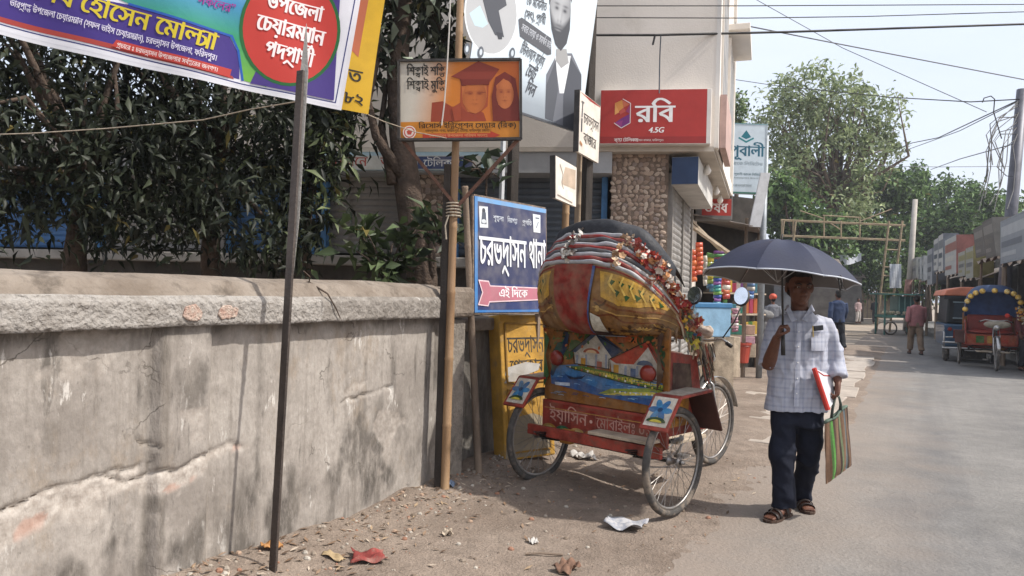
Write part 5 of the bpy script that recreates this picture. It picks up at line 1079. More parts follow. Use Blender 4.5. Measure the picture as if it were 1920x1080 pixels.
    for y in (.5, -.5):
        mb = MB(); mb.prism([(0, .5), (.55, .5), (.60, .78), (.46, .80), (.40, 1.03), (0, 1.08)], (0, y + (.012 if y < 0 else .012), 0), (1, 0, 0), (0, 0, 1), -.024); sp = B(mb, 'side_panel', m_red, bevel=.004)
        S_ = (lambda u, v, k: Vector((u, -.513 - k, v))) if y < 0 else (lambda u, v, k: Vector((u, .537 + k, v)))
        a = Art(S_, .0008); a.poly([(.05, .56), (.3, .56), (.3, .74), (.05, .76)], 'b07a36'); a.poly([(.08, .8), (.34, .8), (.31, .98), (.08, 1.0)], '4d3a34'); a.oval(.17, .65, .08, .07, 'c98a3a'); a.oval(.17, .65, .04, .04, '8f3f2a'); a.poly([(.36, .56), (.52, .56), (.54, .74), (.36, .74)], '9a938a')
        B_ = a.mb.build('panel_paint', m_art, sp, world=False)
        # plank mudguard bent over the wheel
        y0, y1 = (.505, .71) if y > 0 else (-.71, -.505); pf = [(-.29, .60), (-.12, .80), (.27, .815), (.42, .53)]
        for i, (p, q) in enumerate(zip(pf[:-1], pf[1:])):
            mb = MB(); d, s, u = frame_of((p[0], 0, p[1]), (q[0], 0, q[1]), (0, 0, 1))
            mb.bar((p[0], (y0 + y1) / 2, p[1]), (q[0], (y0 + y1) / 2, q[1]), y1 - y0, .016); f_ = B(mb, 'fender_plank', m_red if i != 2 else mat('fender_inside', H('4b2f28'), .7, .2), bevel=.003)
            if i == 2: continue
            dx, dz = q[0] - p[0], q[1] - p[1]; l = math.hypot(dx, dz); nn = Vector((-dz / l, 0, dx / l))
            a = Art(lambda uu, vv, k, p=p, dx=dx, dz=dz, l=l, nn=nn: Vector((p[0] + dx / l * vv, y1 - uu, p[1] + dz / l * vv)) + nn * (.0085 + k), .0008); w_ = y1 - y0
            a.rect(.018, .025, w_ - .018, l - .015, 'cfc6b6' if i == 0 else 'a99f92')
            if i == 0:
                for ang in range(0, 360, 60): a.oval(w_ * .48 + .045 * math.cos(R(ang)), l * .56 + .045 * math.sin(R(ang)), .042, .022, '3f6f9c' if ang % 120 else '4a86b0', 14, ang)
                a.oval(w_ * .48, l * .56, .018, .018, '2f4a6a'); a.oval(w_ * .5, .055, .07, .035, '2f4a30', 18, 0, 0, 180); a.oval(w_ * .5, .052, .045, .02, 'c9b84a', 18, 0, 0, 180)
            a.mb.build('fender_paint', m_art, f_, world=False)
    # rear boards with paintings
    mb = MB(); mb.prism([(-.5, .645), (.5, .645), (.5, 1.22), (.42, 1.28), (-.42, 1.28), (-.5, 1.22)], (-.012, 0, 0), (0, -1, 0), (0, 0, 1), .024); bp_ = B(mb, 'back_panel', mat('panel_brown', H('8a5a2e'), .65, .25, 6), bevel=.003); bp_.scale = (1, 1.08, 1)
    mb = MB(); mb.box((-.012, 0, .535), (.03, 1.02, .212)); lp = B(mb, 'name_board', m_red, bevel=.004); lp.scale = (1, 1.07, 1)
    if main:
        a = Art(lambda u, v, k: Vector((-.0125 - k + .025, .5 - u, .74 + v)), .0003); S0 = lambda u, v, k: Vector((-.0005 - k, .5 - u, .74 + v)); a.S = lambda u, v, k: Vector((-.0130 - k, .5 - u, .65 + v))
        def q(*pts): return [((x - 360) / 590., (1 - (y - 80 - 60 * (x - 360) / 590.) / 372.) * .55) for x, y in pts]
        a.poly([(.0, .0), (1, 0), (1, .57), (.92, .63), (.08, .63), (0, .57)], '8a5a2a')
        a.poly(q((430, 250), (470, 150), (560, 100), (680, 80), (820, 110), (900, 170), (930, 330), (880, 400), (420, 330)), '96602f')
        for x, y, r, c in ((560, 130, 42, '7f4a26'), (650, 105, 46, '38522f'), (700, 95, 38, 'b85a2c'), (760, 120, 44, '2f4a2c'), (800, 150, 34, 'b9602e'), (600, 160, 40, '3f5a33'), (850, 170, 40, '33502f'), (520, 190, 34, '44603a'), (900, 230, 36, '35522f'), (480, 230, 30, '3c5632'), (740, 150, 34, 'a8522a'), (905, 280, 30, '2c4428')):
            p_ = q((x, y))[0]; a.oval(p_[0], p_[1], r / 590., r / 745., c)
        gm = np.random.default_rng(12); a.hold = 1
        for i in range(170):
            x, y = gm.uniform(385, 935), gm.uniform(75, 250); p_ = q((x, y))[0]; a.oval(p_[0], p_[1], gm.uniform(.008, .022), gm.uniform(.005, .010), ('2c4026', '3f5a33', '55703c', '1f3020', 'b8683a', '7a4a24', '6a7a3a')[gm.integers(7)], 8, gm.uniform(0, 180))
        a.hold = 0; a.k += 1
        a.poly(q((512, 210), (612, 130), (745, 215), (690, 250), (690, 300), (520, 275)), 'b9b3a6'); a.poly(q((612, 128), (700, 250), (750, 215), (640, 130)), '33405a'); a.poly(q((500, 215), (612, 122), (625, 135), (520, 222)), '48566a')
        a.poly(q((690, 255), (860, 180), (930, 310), (920, 350), (830, 345), (700, 315)), 'b4aea2'); a.poly(q((690, 255), (850, 178), (870, 190), (800, 280), (720, 275)), 'a8402f'); a.poly(q((850, 178), (868, 172), (935, 300), (920, 312)), '8f3428')
        a.oval(*q((600, 225))[0], .068, .035, '9c4a34', 20, 0, 0, 180); a.oval(*q((600, 225))[0], .045, .022, 'd8b890', 20, 0, 0, 180); a.oval(*q((850, 285))[0], .06, .035, '4a5a72', 20, 0, 0, 180)
        for x in (525, 570, 620, 668, 712, 760, 812): a.rect(q((x, 240 if x < 690 else 285))[0][0], q((x, 300 if x < 690 else 335))[0][1], q((x, 0))[0][0] + .018, q((x, 225 if x < 690 else 280))[0][1] - .01, '8e94a0')
        for x, y, c in ((562, 268, 'b98a3a'), (642, 285, 'a8584a'), (722, 300, 'b98a3a'), (800, 318, '5a6a86')): p_ = q((x, y))[0]; a.rect(p_[0] - .02, p_[1] - .028, p_[0] + .02, p_[1] + .028, c)
        a.poly(q((395, 330), (440, 285), (520, 280), (700, 330), (930, 365), (930, 430), (900, 470), (640, 430), (400, 375)), '3f6f9e'); a.poly(q((400, 350), (480, 330), (650, 400), (900, 440), (900, 470), (640, 430), (400, 378)), '2c548a')
        a.poly(q((480, 290), (560, 288), (760, 330), (935, 375), (930, 395), (760, 365), (620, 330), (520, 308)), '5d7a34'); a.poly(q((560, 300), (700, 325), (930, 372), (930, 384), (740, 352), (600, 318)), 'c7b445'); a.poly(q((640, 420), (700, 395), (930, 385), (930, 415), (760, 420)), '86933f'); a.poly(q((660, 425), (760, 408), (930, 405), (930, 418), (760, 425)), 'c9bb55')
        a.hold = 1
        for i in range(46):
            x = gm.uniform(410, 900); y = gm.uniform(330, 450) ; p_ = q((x, y))[0]
            if p_[1] > .02: a.line([(p_[0] - .025, p_[1]), (p_[0], p_[1] + .003), (p_[0] + .025, p_[1])], .004, ('6f9ac0', '8fb4cc', '22426e', '2f5f94')[i % 4])
        a.k += 1
        for i in range(60):
            x = gm.uniform(500, 930); y = 296 + (x - 500) * .19 + gm.uniform(-4, 14); p_ = q((x, y))[0]; a.line([p_, (p_[0] + gm.uniform(-.006, .006), p_[1] + .018)], .005, ('33502a', '7f9440', '4a6a30')[i % 3])
        a.hold = 0; a.k += 1
        for i in range(9): p_ = q((720 + i * 24, 408 + i * 1.5))[0]; a.oval(p_[0], p_[1], .007, .007, 'd8d6cc', 8)
        a.poly(q((462, 312), (480, 335), (520, 345), (560, 340), (582, 330), (560, 352), (500, 355)), '23314a'); a.poly(q((420, 370), (500, 372), (500, 388), (425, 385)), 'b9c4d0')
        a.poly(q((395, 330), (410, 250), (450, 200), (470, 130), (455, 100), (470, 75), (500, 78), (510, 95), (490, 130), (480, 200), (440, 270), (410, 340)), '22344e'); a.poly(q((395, 240), (430, 170), (460, 165), (440, 250), (405, 320)), '1f4a44')
        for ol in (((500, 217), (612, 124), (750, 216)), ((690, 256), (858, 175), (935, 308)), ((512, 212), (520, 275), (690, 302), (690, 252)), ((700, 315), (830, 345), (922, 350)), ((480, 290), (620, 330), (760, 365), (935, 395))): a.line(q(*ol), .006, '2a2622')
        for i in range(14): p_ = q((500 + i * 30, 292 + i * 7.2))[0]; a.oval(p_[0], p_[1], .008, .008, ('d8d2c4', 'c9b445', 'b5604a')[i % 3], 8)
        for i in range(24):
            p_ = q((450 + (i * 97) % 470, 95 + (i * 53) % 110))[0]; a.oval(p_[0], p_[1], .014, .009, ('4a6a3c', '2c4026', 'b8683a', '6a7a3a')[i % 4], 8, i * 40)
        for x, c in ((380, '3f5f3a'), (925, '4a3428')): a.poly(q((x - 15, 110), (x + 12, 150), (x - 6, 230), (x + 14, 330), (x - 14, 400)), c)
        a.mb.build('painting', m_art, bp_, world=False)
        for x, y in ((428, 248), (868, 320)):
            p_ = q((x, y))[0]; mb = MB(); mb.ell((-.03, .5 - p_[0], .65 + p_[1]), (.04, .058, .058), 18, 12); B(mb, 'reflector_dome', mat('reflector_red', H('7a2a1e'), .3, .2, 8, coat=.4), bp_, smooth=True)
        a = Art(lambda u, v, k: Vector((-.0275 - k, .5 - u, .43 + v)), .0005)
        a.rect(.0, .165, 1, .195, '8a2f25'); a.text('ইয়াসিন', .06, .065, .085, 'c99a8c', w=.33, bold=.012); a.text('মোবাইলঃ ০১৩', .47, .065, .075, 'bf8f82', w=.48, bold=.012); a.oval(.425, .1, .012, .012, 'd9b0a2'); a.rect(.46, .04, .462, .15, 'b98072')
        for i in range(8): a.oval(.06 + i * .125, .004, .06, .032, ('b98a3a', '3f6a4a', 'c9a05a', 'b5602e')[i % 4], 14, 0, 0, 180); a.oval(.06 + i * .125, .004, .035, .018, ('c9b46a', '5a8a5a', 'd6bc80', 'c98a4a')[i % 4], 14, 0, 0, 180)
        a.line([(.02, .155), (.98, .155)], .006, 'b98a4a'); a.mb.build('name_paint', m_art, lp, world=False)
    # folding hood
    xp, zp, W_ = .49, 1.03, .54
    def hoop(s, th, L):
        a = math.pi * (s + 1) / 2; c = math.cos(a); si = math.sin(a); y = W_ * math.copysign(abs(c) ** .66, c); q_ = L * si ** .5
        return Vector((xp - q_ * math.cos(R(th)), -y * -1 if False else y, zp + q_ * math.sin(R(th))))
    if main:
        T0, T1 = 36, 50.5
        bands = ['a3a3a4', '8c2f2a', 'b9b9ba', '55555a', '93332d', 'b2b2b4', '4f4f54', '8c2f2a', 'a9a9ac']
        hood = None; NB = len(bands)
        for k, c in enumerate(bands):
            mb = MB(); f0, f1 = k / NB, (k + 1) / NB
            def FS(u, v, f0=f0, f1=f1, k=k):
                s = -1 + 2 * u; f = f0 + (f1 - f0) * v; bul = .022 * math.sin(math.pi * v) + .006 * math.sin(u * 37 + k * 2.1) * math.sin(math.pi * u) + .005 * math.sin(u * 71 + k)
                wob = .45 * math.sin(u * 19 + k * 1.7); sag = 6 * (1 - math.sin(math.pi * u)) * (f - .5)
                return hoop(s * .985, T0 + (T1 - T0) * f + wob * .6 + sag * .6, 1.055 + bul + .03 * f)
            mb.sheet(FS, 56, 5, col=lin(H(c))); o = mb.build('hood_fold', m_fold, t, world=False, smooth=True, solid=.003)
            if hood is None: hood = o
        for k in (0, 3, 6, 9):
            mb = MB(); mb.tube([hoop(-1 + 2 * i / 24, T0 + (T1 - T0) * k / 9, 1.045) for i in range(25)], .011, 6); B(mb, 'hood_hoop', m_bam, smooth=True)
        mb = MB()
        def DS(u, v):
            s = -1 + 2 * u; L = np.interp(v, [0, .2, .4, .6, .8, 1], [1.08, 1.125, 1.14, 1.11, 1.0, .78]); th = T1 + np.interp(v, [0, .2, .4, .6, .8, 1], [-1, 1.5, 4, 6.5, 9, 12])
            p_ = hoop(s * (.80 - .12 * v), float(th), float(L)); p_.z += .012 * math.sin(u * 23 + v * 5) * math.sin(math.pi * u) * (1 - v * .5); return p_
        mb.sheet(DS, 48, 14); B(mb, 'hood_top', m_hoodb, smooth=True, solid=.004)
        def BS0(s, v):
            h = hoop(s * .97, T0, 1.05); cy = math.cos(math.pi * (s + 1) / 2); w = max(0., 1 - s * s) ** .7
            b = Vector((.03 * s * s, .46 * cy, 1.19 + .03 * s * s)); c1 = h + Vector((-.04 * w, .02 * cy, -.2 * w)); c2 = Vector((-.43 * w + .03, .485 * cy, 1.085 + .06 * s * s)); q_ = 1 - v
            p_ = h * q_ ** 3 + c1 * 3 * q_ * q_ * v + c2 * 3 * q_ * v * v + b * v ** 3
            p_.x += (.010 * math.sin(s * 21 + v * 3) + .006 * math.sin(s * 47 - v * 4)) * math.sin(math.pi * v) * w
            return p_
        def BSf(s, v, k=0.):
            p_ = BS0(s, v)
            if k:
                n_ = (BS0(min(s + .02, 1), v) - BS0(max(s - .02, -1), v)).cross(BS0(s, min(1, v + .02)) - BS0(s, max(0, v - .02))); n_.normalize()
                if n_.dot(Vector((-1, -.8 * s, -.2))) < 0: n_ = -n_
                p_ = p_ + n_ * k
            return p_
        # hoop() runs y from +W (s=-1) to -W (s=+1): s grows to the rickshaw's right
        mb = MB(); mb.sheet(lambda u, v: BSf(-1 + 2 * u, v), 80, 30); bk = B(mb, 'hood_back', mat('hood_brown', H('7d5830'), .85, .25, 8, .2, 40, spec=.1), smooth=True)
        a = Art(BSf, .0018, .05); a.hold = 1
        a.poly([(-.97, .02), (.97, .02), (.97, .97), (-.97, .97)], '7d5830'); a.k = 2
        a.poly([(-.97, .0), (.97, .0), (.97, .035), (-.97, .035)], '7c2a24')
        for sgn_ in (-1, 1):
            F_ = lambda *pts: [(sgn_ * x, y) for x, y in pts]; a.k = 2
            a.poly(F_((.16, .06), (.82, .06), (.80, .14), (.55, .32), (.36, .36), (.2, .30)), 'b98f3c'); a.k = 3; a.poly(F_((.2, .09), (.76, .09), (.72, .14), (.52, .27), (.36, .31), (.24, .26)), 'a5823a')
            a.k = 4
            for x, y in ((.24, .12), (.33, .12), (.42, .12), (.52, .12), (.62, .115), (.71, .11), (.3, .21), (.4, .23), (.5, .19)): a.poly(F_((x, y), (x + .06, y + .01), (x + .03, y + .07)), '2f4a26')
            a.k = 5
            for x in (.27, .37, .47, .57, .66): a.line(F_((x, .07), (x - .02, .16), (x + .04, .24)), .018, 'c9a652')
            a.k = 3
            a.line(F_((.15, .33), (.35, .4), (.6, .36), (.9, .14)), .022, '6e3f22'); a.line(F_((.15, .4), (.35, .46), (.62, .42), (.92, .24)), .014, 'b08a4c'); a.line(F_((.15, .5), (.3, .46), (.45, .53), (.62, .5), (.8, .4)), .02, '6a3a20')
            a.k = 4
            for cx_, cy_, r_ in ((.5, .66, .1), (.82, .5, .075), (.28, .7, .07), (.72, .76, .07)):
                for ang in range(0, 360, 45): a.oval(cx_ + r_ * .6 * math.cos(R(ang)), cy_ + r_ * .75 * math.sin(R(ang)), r_ * .34, r_ * .2, 'b8883f' if ang % 90 else '53331b', 10, ang)
                a.k = 5; a.oval(cx_, cy_, r_ * .25, r_ * .25, '4a2f1c', 10); a.k = 4
            for i in range(16): a.oval(sgn_ * (.18 + (i * .37) % .74), .4 + (i * .211) % .52, .016, .016, '5a3a20' if i % 2 else 'b8924e', 8)
            a.k = 3
            for i in range(26):
                x = .16 + .78 * ((i * .618) % 1); y = .36 + .56 * ((i * .377) % 1); a.line(F_((x, y), (x + .03, y + .03), (x + .07, y + .01), (x + .09, y - .03)), .018, ('4a2c16', 'c29a50', '5c3a1c', 'a9803c')[i % 4])
            a.k = 5
            a.line(F_((.14, .92), (.4, .9), (.7, .93), (.95, .8)), .02, '70431f'); a.line(F_((.2, .82), (.36, .86), (.5, .8), (.64, .86), (.85, .7)), .014, '6a3f22')
        a.k = 6; a.poly([(-.115, .0), (.1, .0), (.1, .8), (-.115, .8)], '7f2d25'); a.line([(.11, .02), (.105, .73)], .022, '4a5a86')
        a.poly([(.13, .46), (.2, .5), (.27, .72), (.14, .73)], 'bdb7a8'); a.k = 7; a.poly([(.12, .68), (.28, .7), (.3, .78), (.12, .78)], '3a2822')
        a.poly([(.1, .8), (.42, .78), (.38, .9), (.24, .97), (.12, .9)], '8ea0bd')
        a.mb.build('hood_pattern', m_art, bk, world=False, smooth=False)
        # knotted tassels on the folds
        for s, T_, c in ((-.03, 50, ['c9c3b8', 'b5afa5', 'dcd8d0', '77706a']), (.28, 49, ['c8a986', 'b58d66', 'ddcbb2', '8c6a4c']), (-.62, 45, ['b9b2a6', '8d867c']), (.62, 42, ['d5b9a4', 'c77a5a', 'e0d4c4'])):
            mb = MB(); g2 = np.random.default_rng(int(90 + s * 50)); flowers(mb, g2, [hoop(s + .02 * math.sin(i * 2.4), T0 + (T1 - T0) * (1.05 - 1.0 * i / 9.), 1.095) for i in range(10)], c, .026, 46)
            B(mb, 'tassel', m_fold, smooth=True)
        # plastic flowers and fringe down the right side
        mb = MB(); flowers(mb, g, [hoop(.42, 47, 1.11), hoop(.58, 46, 1.12), hoop(.72, 45, 1.13), hoop(.84, 44, 1.13), hoop(.92, 45, 1.1), hoop(.96, 46, 1.05)], ['b0453a', 'a83c36', 'd8cabb', 'b5523f', '8f2e2a', 'cfc4b8', 'a33a34', 'c48a5a'], .032, 420)
        mb2 = MB(); o = B(mb, 'flower_garland', m_fold); o['kind'] = 'stuff'
        mb = MB()
        for i in range(90):
            k = g.uniform(0, 1); th = g.uniform(36, 64); p_ = hoop(.86 + .13 * k, th * .85, 1.08); q_ = p_ + Vector((g.normal() * .03 + .03, -.01 + g.normal() * .015, -.09 - .06 * g.uniform())); c = lin(H(['7a5f44', '4f3d2e', 'a08766', '8f4a34', 'b8a488', '5f6a4a'][i % 6]))
            mb.tube([p_, p_.lerp(q_, .5) + Vector(g.normal(size=3) * .01), q_], [.006, .009, .005], 5, col=c)
        for y in (-.54,):
            for i in range(60):
                x = .42 + g.uniform(0, .14); z = 1.12 - g.uniform(0, .2); mb.tube([(x, y - .01 * g.uniform(), z), (x + g.normal() * .015, y - .03, z - .09)], [.007, .004], 5, col=lin(H(['6b5540', '8d7457', '3f332a', 'a5523c', '9c8a70'][i % 5])))
        o = B(mb, 'fringe', m_fold); o['kind'] = 'stuff'
        mb = MB(); flowers(mb, g, [Vector((.12, -.52, 1.32)), Vector((.2, -.54, 1.22)), Vector((.3, -.55, 1.12))], ['c9b53a', '3f7a4a', 'd0a030', '2f5a8a'], .03, 36); o = B(mb, 'tinsel_bunch', m_fold); o['kind'] = 'stuff'
        mb = MB(); flowers(mb, g, [Vector((-.02, .53, 1.25)), Vector((.1, .55, 1.12)), Vector((.25, .55, 1.05))], ['b9b2a6', '6d6255', '8c7c6a', 'a8562f'], .028, 40); o = B(mb, 'tinsel_bunch', m_fold); o['kind'] = 'stuff'
        # things tied on the handlebar
        for c_, r_, cc in (((1.30, .05, 1.2), (.07, .09, .05), 'b89a86'), ((1.26, -.1, 1.17), (.05, .045, .05), 'a8998a'), ((1.24, .12, 1.15), (.05, .07, .05), '7a4a3c')):
            mb = MB(); mb.ell(c_, r_, 20, 14); o = B(mb, 'cloth_bundle', mat('bundle_' + cc, H(cc), .9, .2, 14, .4, 30), smooth=True); remesh(o, .008, 1, .5, lambda co: (fbm(co[:, 0] * 22 + co[:, 1] * 9, co[:, 2] * 22, 55, 3) - .44) * .09)
    else:
        def DS(u, v): return hoop((-1 + 2 * u) * .99, 60 + 62 * v, .80 + .05 * math.sin(math.pi * v))
        mb = MB(); mb.sheet(DS, 30, 10); B(mb, 'hood_top', mat('hood_navy', H('2f4263'), .55, .2, 5, .3, 24), smooth=True, solid=.006)
        mb = MB(); mb.sheet(lambda u, v: hoop((-1 + 2 * u) * .98, 60, .80).lerp(Vector((.02, .48 - .96 * (1 - u) if False else -.48 * math.cos(math.pi * u) * -1, 1.15)), v), 24, 6); B(mb, 'hood_back', mat('hood_blue_lining', H('3d5788'), .6, .2, 5), smooth=True)
        for i in range(11):
            s = -.9 + 1.8 * i / 10; c_ = hoop(s, 124, .86); mb = MB(); mb.lathe(c_, [(.0, -.01), (.058, -.008), (.06, .008), (.03, .02), (0, .022)], 12, ax=(1, 0, .1)); B(mb, 'gold_roundel', mat('gold_foil', H('c9a24a'), .35, .2, 12, metal=.4, dirt=(H('d8cfa8'), 20, .5, .7)), smooth=True)
        mb = MB(); flowers(mb, g, [Vector((.9, .45, 1.35)), Vector((.88, .52, 1.2)), Vector((.86, .54, 1.08))], ['c9a24a', 'd8d2b8', 'c98a2a'], .04, 40); o = B(mb, 'flower_garland', m_fold); o['kind'] = 'stuff'
        mb = MB(); mb.ell((1.36, .02, 1.0), (.1, .26, .09), 14, 8); B(mb, 'cloth_bundle', mat('bundle_grey', H('8d8678'), .9, .2, 14, .5, 30), smooth=True)
        mb = MB(); mb.ell((1.38, .2, 1.2), (.04, .05, .05), 10, 8); B(mb, 'red_pompom', mat('pompom_red', H('a8342a'), .9, .2, 30), smooth=True)
        a = Art(lambda u, v, k: Vector((.525 + k, -.48 + u, .52 + v)), .0008); a.rect(0, 0, .96, .22, 'a04a34'); a.rect(.18, .03, .34, .19, '3f6a3a'); a.rect(.4, .03, .62, .19, 'b98a3a'); a.rect(.68, .03, .8, .19, 'a8402f'); a.mb.build('front_paint', m_art, t, world=False)
    return t
H_A = math.atan2(.724, .69)
rk = rickshaw((.67, 5.33, .028), H_A, 'cycle_rickshaw', 'ornate painted cycle rickshaw with folded hood parked by the wall', True)
# ================================================================ PEOPLE
m_skin = mat('skin_brown', H('5f3d2e'), .55, .12, 30, .1, 120, spec=.35)
m_hair = mat('hair_black', H('1c1a19'), .7, .3, 60, .4, 200)
def limb(mb, pts, rr, n=14, fl=1.): mb.tube(pts, rr, n, ry=fl)
def oring(c, rx, ry, n=20, rz=0., tiltx=0., tilty=0.):
    m = Matrix.Rotation(rz, 3, 'Z') @ Matrix.Rotation(tiltx, 3, 'X') @ Matrix.Rotation(tilty, 3, 'Y'); c = Vector(c)
    return [c + m @ Vector((rx * math.copysign(abs(math.cos(t)) ** .85, math.cos(t)), ry * math.copysign(abs(math.sin(t)) ** .85, math.sin(t)), 0)) for t in [2 * math.pi * k / n for k in range(n)]]
def head(mb, c, s=1., yaw=0., pitch=0.):
    """skull, jaw, brow, nose, lips, ears; face looks to -y before yaw"""
    q = Matrix.Rotation(yaw, 3, 'Z') @ Matrix.Rotation(pitch, 3, 'X'); c = Vector(c); T = lambda x, y, z: c + q @ (Vector((x, y, z)) * s)
    E_ = lambda p, r, rot=None: mb.ell(T(*p), [x * s for x in r], 16, 12, q @ rot if rot is not None else q)
    E_((0, .012, .035), (.076, .094, .088)); E_((0, -.022, -.03), (.063, .072, .085)); E_((0, -.045, -.085), (.036, .04, .032)); E_((0, -.07, .028), (.056, .025, .016))
    mb.loft([[T(x * .006, -.088, .02) for x in (-1, 1)] + [T(0, -.08, .02)], [T(-.017, -.095, -.028), T(.017, -.095, -.028), T(0, -.118, -.03)], [T(-.012, -.085, -.042), T(.012, -.085, -.042), T(0, -.1, -.044)]])
    E_((0, -.106, -.028), (.013, .014, .012)); E_((-.014, -.095, -.032), (.009, .01, .008)); E_((.014, -.095, -.032), (.009, .01, .008))
    E_((0, -.09, -.058), (.026, .012, .007)); E_((0, -.087, -.071), (.022, .012, .008))
    E_((-.034, -.068, -.012), (.026, .022, .022)); E_((.034, -.068, -.012), (.026, .022, .022))
    for x in (-1, 1): E_((x * .078, .012, -.008), (.011, .022, .033), Matrix.Rotation(x * .35, 3, 'Z'))
    return T
def face_extra(par, T, s, q, world=True, gl=False):
    for x in (-1, 1):
        b = MB(); b.ell(T(x * .031, -.0815, .006), (.0105 * s, .009 * s, .006 * s), 12, 8); e = b.build('eye', mat('eye_white', H('9a8c80'), .3, .03), par, smooth=True, world=world)
        b = MB(); b.ell(T(x * .031, -.0895, .006), (.005 * s, .004 * s, .005 * s), 10, 6); b.build('iris', mat('eye_iris', H('20140f'), .25, .03), e, smooth=True, world=world)
        b = MB(); b.tube([T(x * .014, -.094, .022), T(x * .032, -.096, .03), T(x * .05, -.084, .024)], [.004 * s, .005 * s, .003 * s], 6); b.build('eyebrow', m_hair, par, smooth=True, world=world)
def hair(par, T, s, q, world=True, vox=.008):
    b = MB(); n = 26
    for i in range(8):
        pass
    b.ell(T(0, .022, .05), (.081 * s, .094 * s, .085 * s), 24, 16, q); b.ell(T(0, .05, .0), (.074 * s, .068 * s, .085 * s), 20, 14, q); b.ell(T(0, -.04, .095), (.058 * s, .045 * s, .03 * s), 16, 10, q)
    o = b.build('hair', m_hair, par, smooth=True, world=world); remesh(o, vox, 3, disp=lambda co: (fbm(co[:, 0] * 90, co[:, 2] * 40 + co[:, 1] * 60, 4) - .47) * .012); return o
def hand(mb, wrist, dirv, palm, side, curl, s=1., spread=.06, thumb=True):
    """palm block with four unequal curled fingers and a thumb leaving its side"""
    d = Vector(dirv).normalized(); n = Vector(palm); n = (n - d * n.dot(d)).normalized(); x = d.cross(n) * side; w = Vector(wrist)
    c = w + d * .045 * s; mb.loft([oring_f(w, x, n, .025 * s, .019 * s), oring_f(w + d * .03 * s, x, n, .036 * s, .019 * s), oring_f(w + d * .075 * s, x, n, .041 * s, .016 * s), oring_f(w + d * .092 * s, x, n, .037 * s, .012 * s)])
    for i, (ox, L_, r) in enumerate(((-.030, .062, .0080), (-.010, .076, .0088), (.011, .072, .0086), (.030, .060, .0082))):
        p = w + d * (.078 + (.006 if i in (1, 2) else 0)) * s + x * ox * s; dd = d + x * (ox * spread * 10); pts = [p]; rr = [r * 1.12 * s]; a = 0
        for k, f in enumerate((.44, .32, .24)):
            a += curl[min(k, len(curl) - 1)] * (1 + .06 * i); v = dd.normalized() * math.cos(a) + n * math.sin(a); pts.append(pts[-1] + v * L_ * f * s * 1.05); rr.append(r * (1 - .12 * k) * s)
        mb.tube(pts, rr, 8); mb.ell(pts[-1], (rr[-1] * .95,) * 3, 8, 6)
    if thumb:
        p = w + d * .025 * s - x * .03 * s; a1 = p + (d * .6 - x * .55 + n * .55).normalized() * .038 * s; a2 = a1 + (d * .75 + n * .75 + x * .1).normalized() * .03 * s; a3 = a2 + (d * .6 + n * .5 + x * .6).normalized() * .024 * s
        mb.tube([p, a1, a2, a3], [.014 * s, .0115 * s, .010 * s, .0085 * s], 8); mb.ell(a3, (.0085 * s,) * 3, 8, 6)
def oring_f(c, x, y, rx, ry, n=12): return [c + x * rx * math.cos(6.2832 * k / n) + y * ry * math.sin(6.2832 * k / n) for k in range(n)]
# ---------------------------------------------------------------- the man under the umbrella
MD = 5.04; MP = lambda px, py, dd=0.: P(px, py, MD + dd)
base = MP(1488, 972); base.z = .004
man = thing('person', 'man in a pale checked shirt and dark trousers walking under a navy umbrella', 'person', tuple(base))
hc = MP(1499, 538, .0); yaw = R(-4)
b_ = MB(); qh = Matrix.Rotation(yaw, 3, 'Z') @ Matrix.Rotation(R(6), 3, 'X'); T = head(b_, hc, 1.06, yaw, R(6))
nk = MP(1500, 590, .03); limb(b_, [MP(1499, 560, .02), nk, MP(1500, 612, .04)], [.056, .058, .075])
chest = [(612, .165, .095), (640, .19, .115), (690, .17, .11), (740, .145, .095), (775, .13, .08)]
b_.loft([oring(MP(1499 - 2 * i, y, .04), rx * .92, ry * .9) for i, (y, rx, ry) in enumerate(chest)])
# arms: his right (photo left) bent up to the umbrella, his left hanging
shR, elR, wrR = MP(1454, 608, .04), MP(1440, 686, -.06), MP(1457, 632, -.27)
shL, elL, wrL = MP(1545, 608, .05), MP(1566, 676, .02), MP(1571, 716, -.06)
limb(b_, [shR, shR.lerp(elR, .5), elR], [.045, .038, .038]); limb(b_, [elR, elR.lerp(wrR, .3), elR.lerp(wrR, .7), wrR], [.043, .044, .034, .026])
limb(b_, [shL, shL.lerp(elL, .5), elL], [.045, .038, .034]); limb(b_, [elL, elL.lerp(wrL, .35), wrL], [.034, .036, .026])
dR = (MP(1466, 604, -.30) - wrR); hand(b_, wrR - dR.normalized() * .01, dR.normalized() + Vector((.1, 0, 0)), Vector((.75, -.45, 0)), 1, (.9, 1.15, .9), 1.02, .02)
hand(b_, wrL, MP(1569, 760, -.1) - wrL, Vector((-1, .25, 0)), -1, (.55, .95, .8), 1.02, .03)
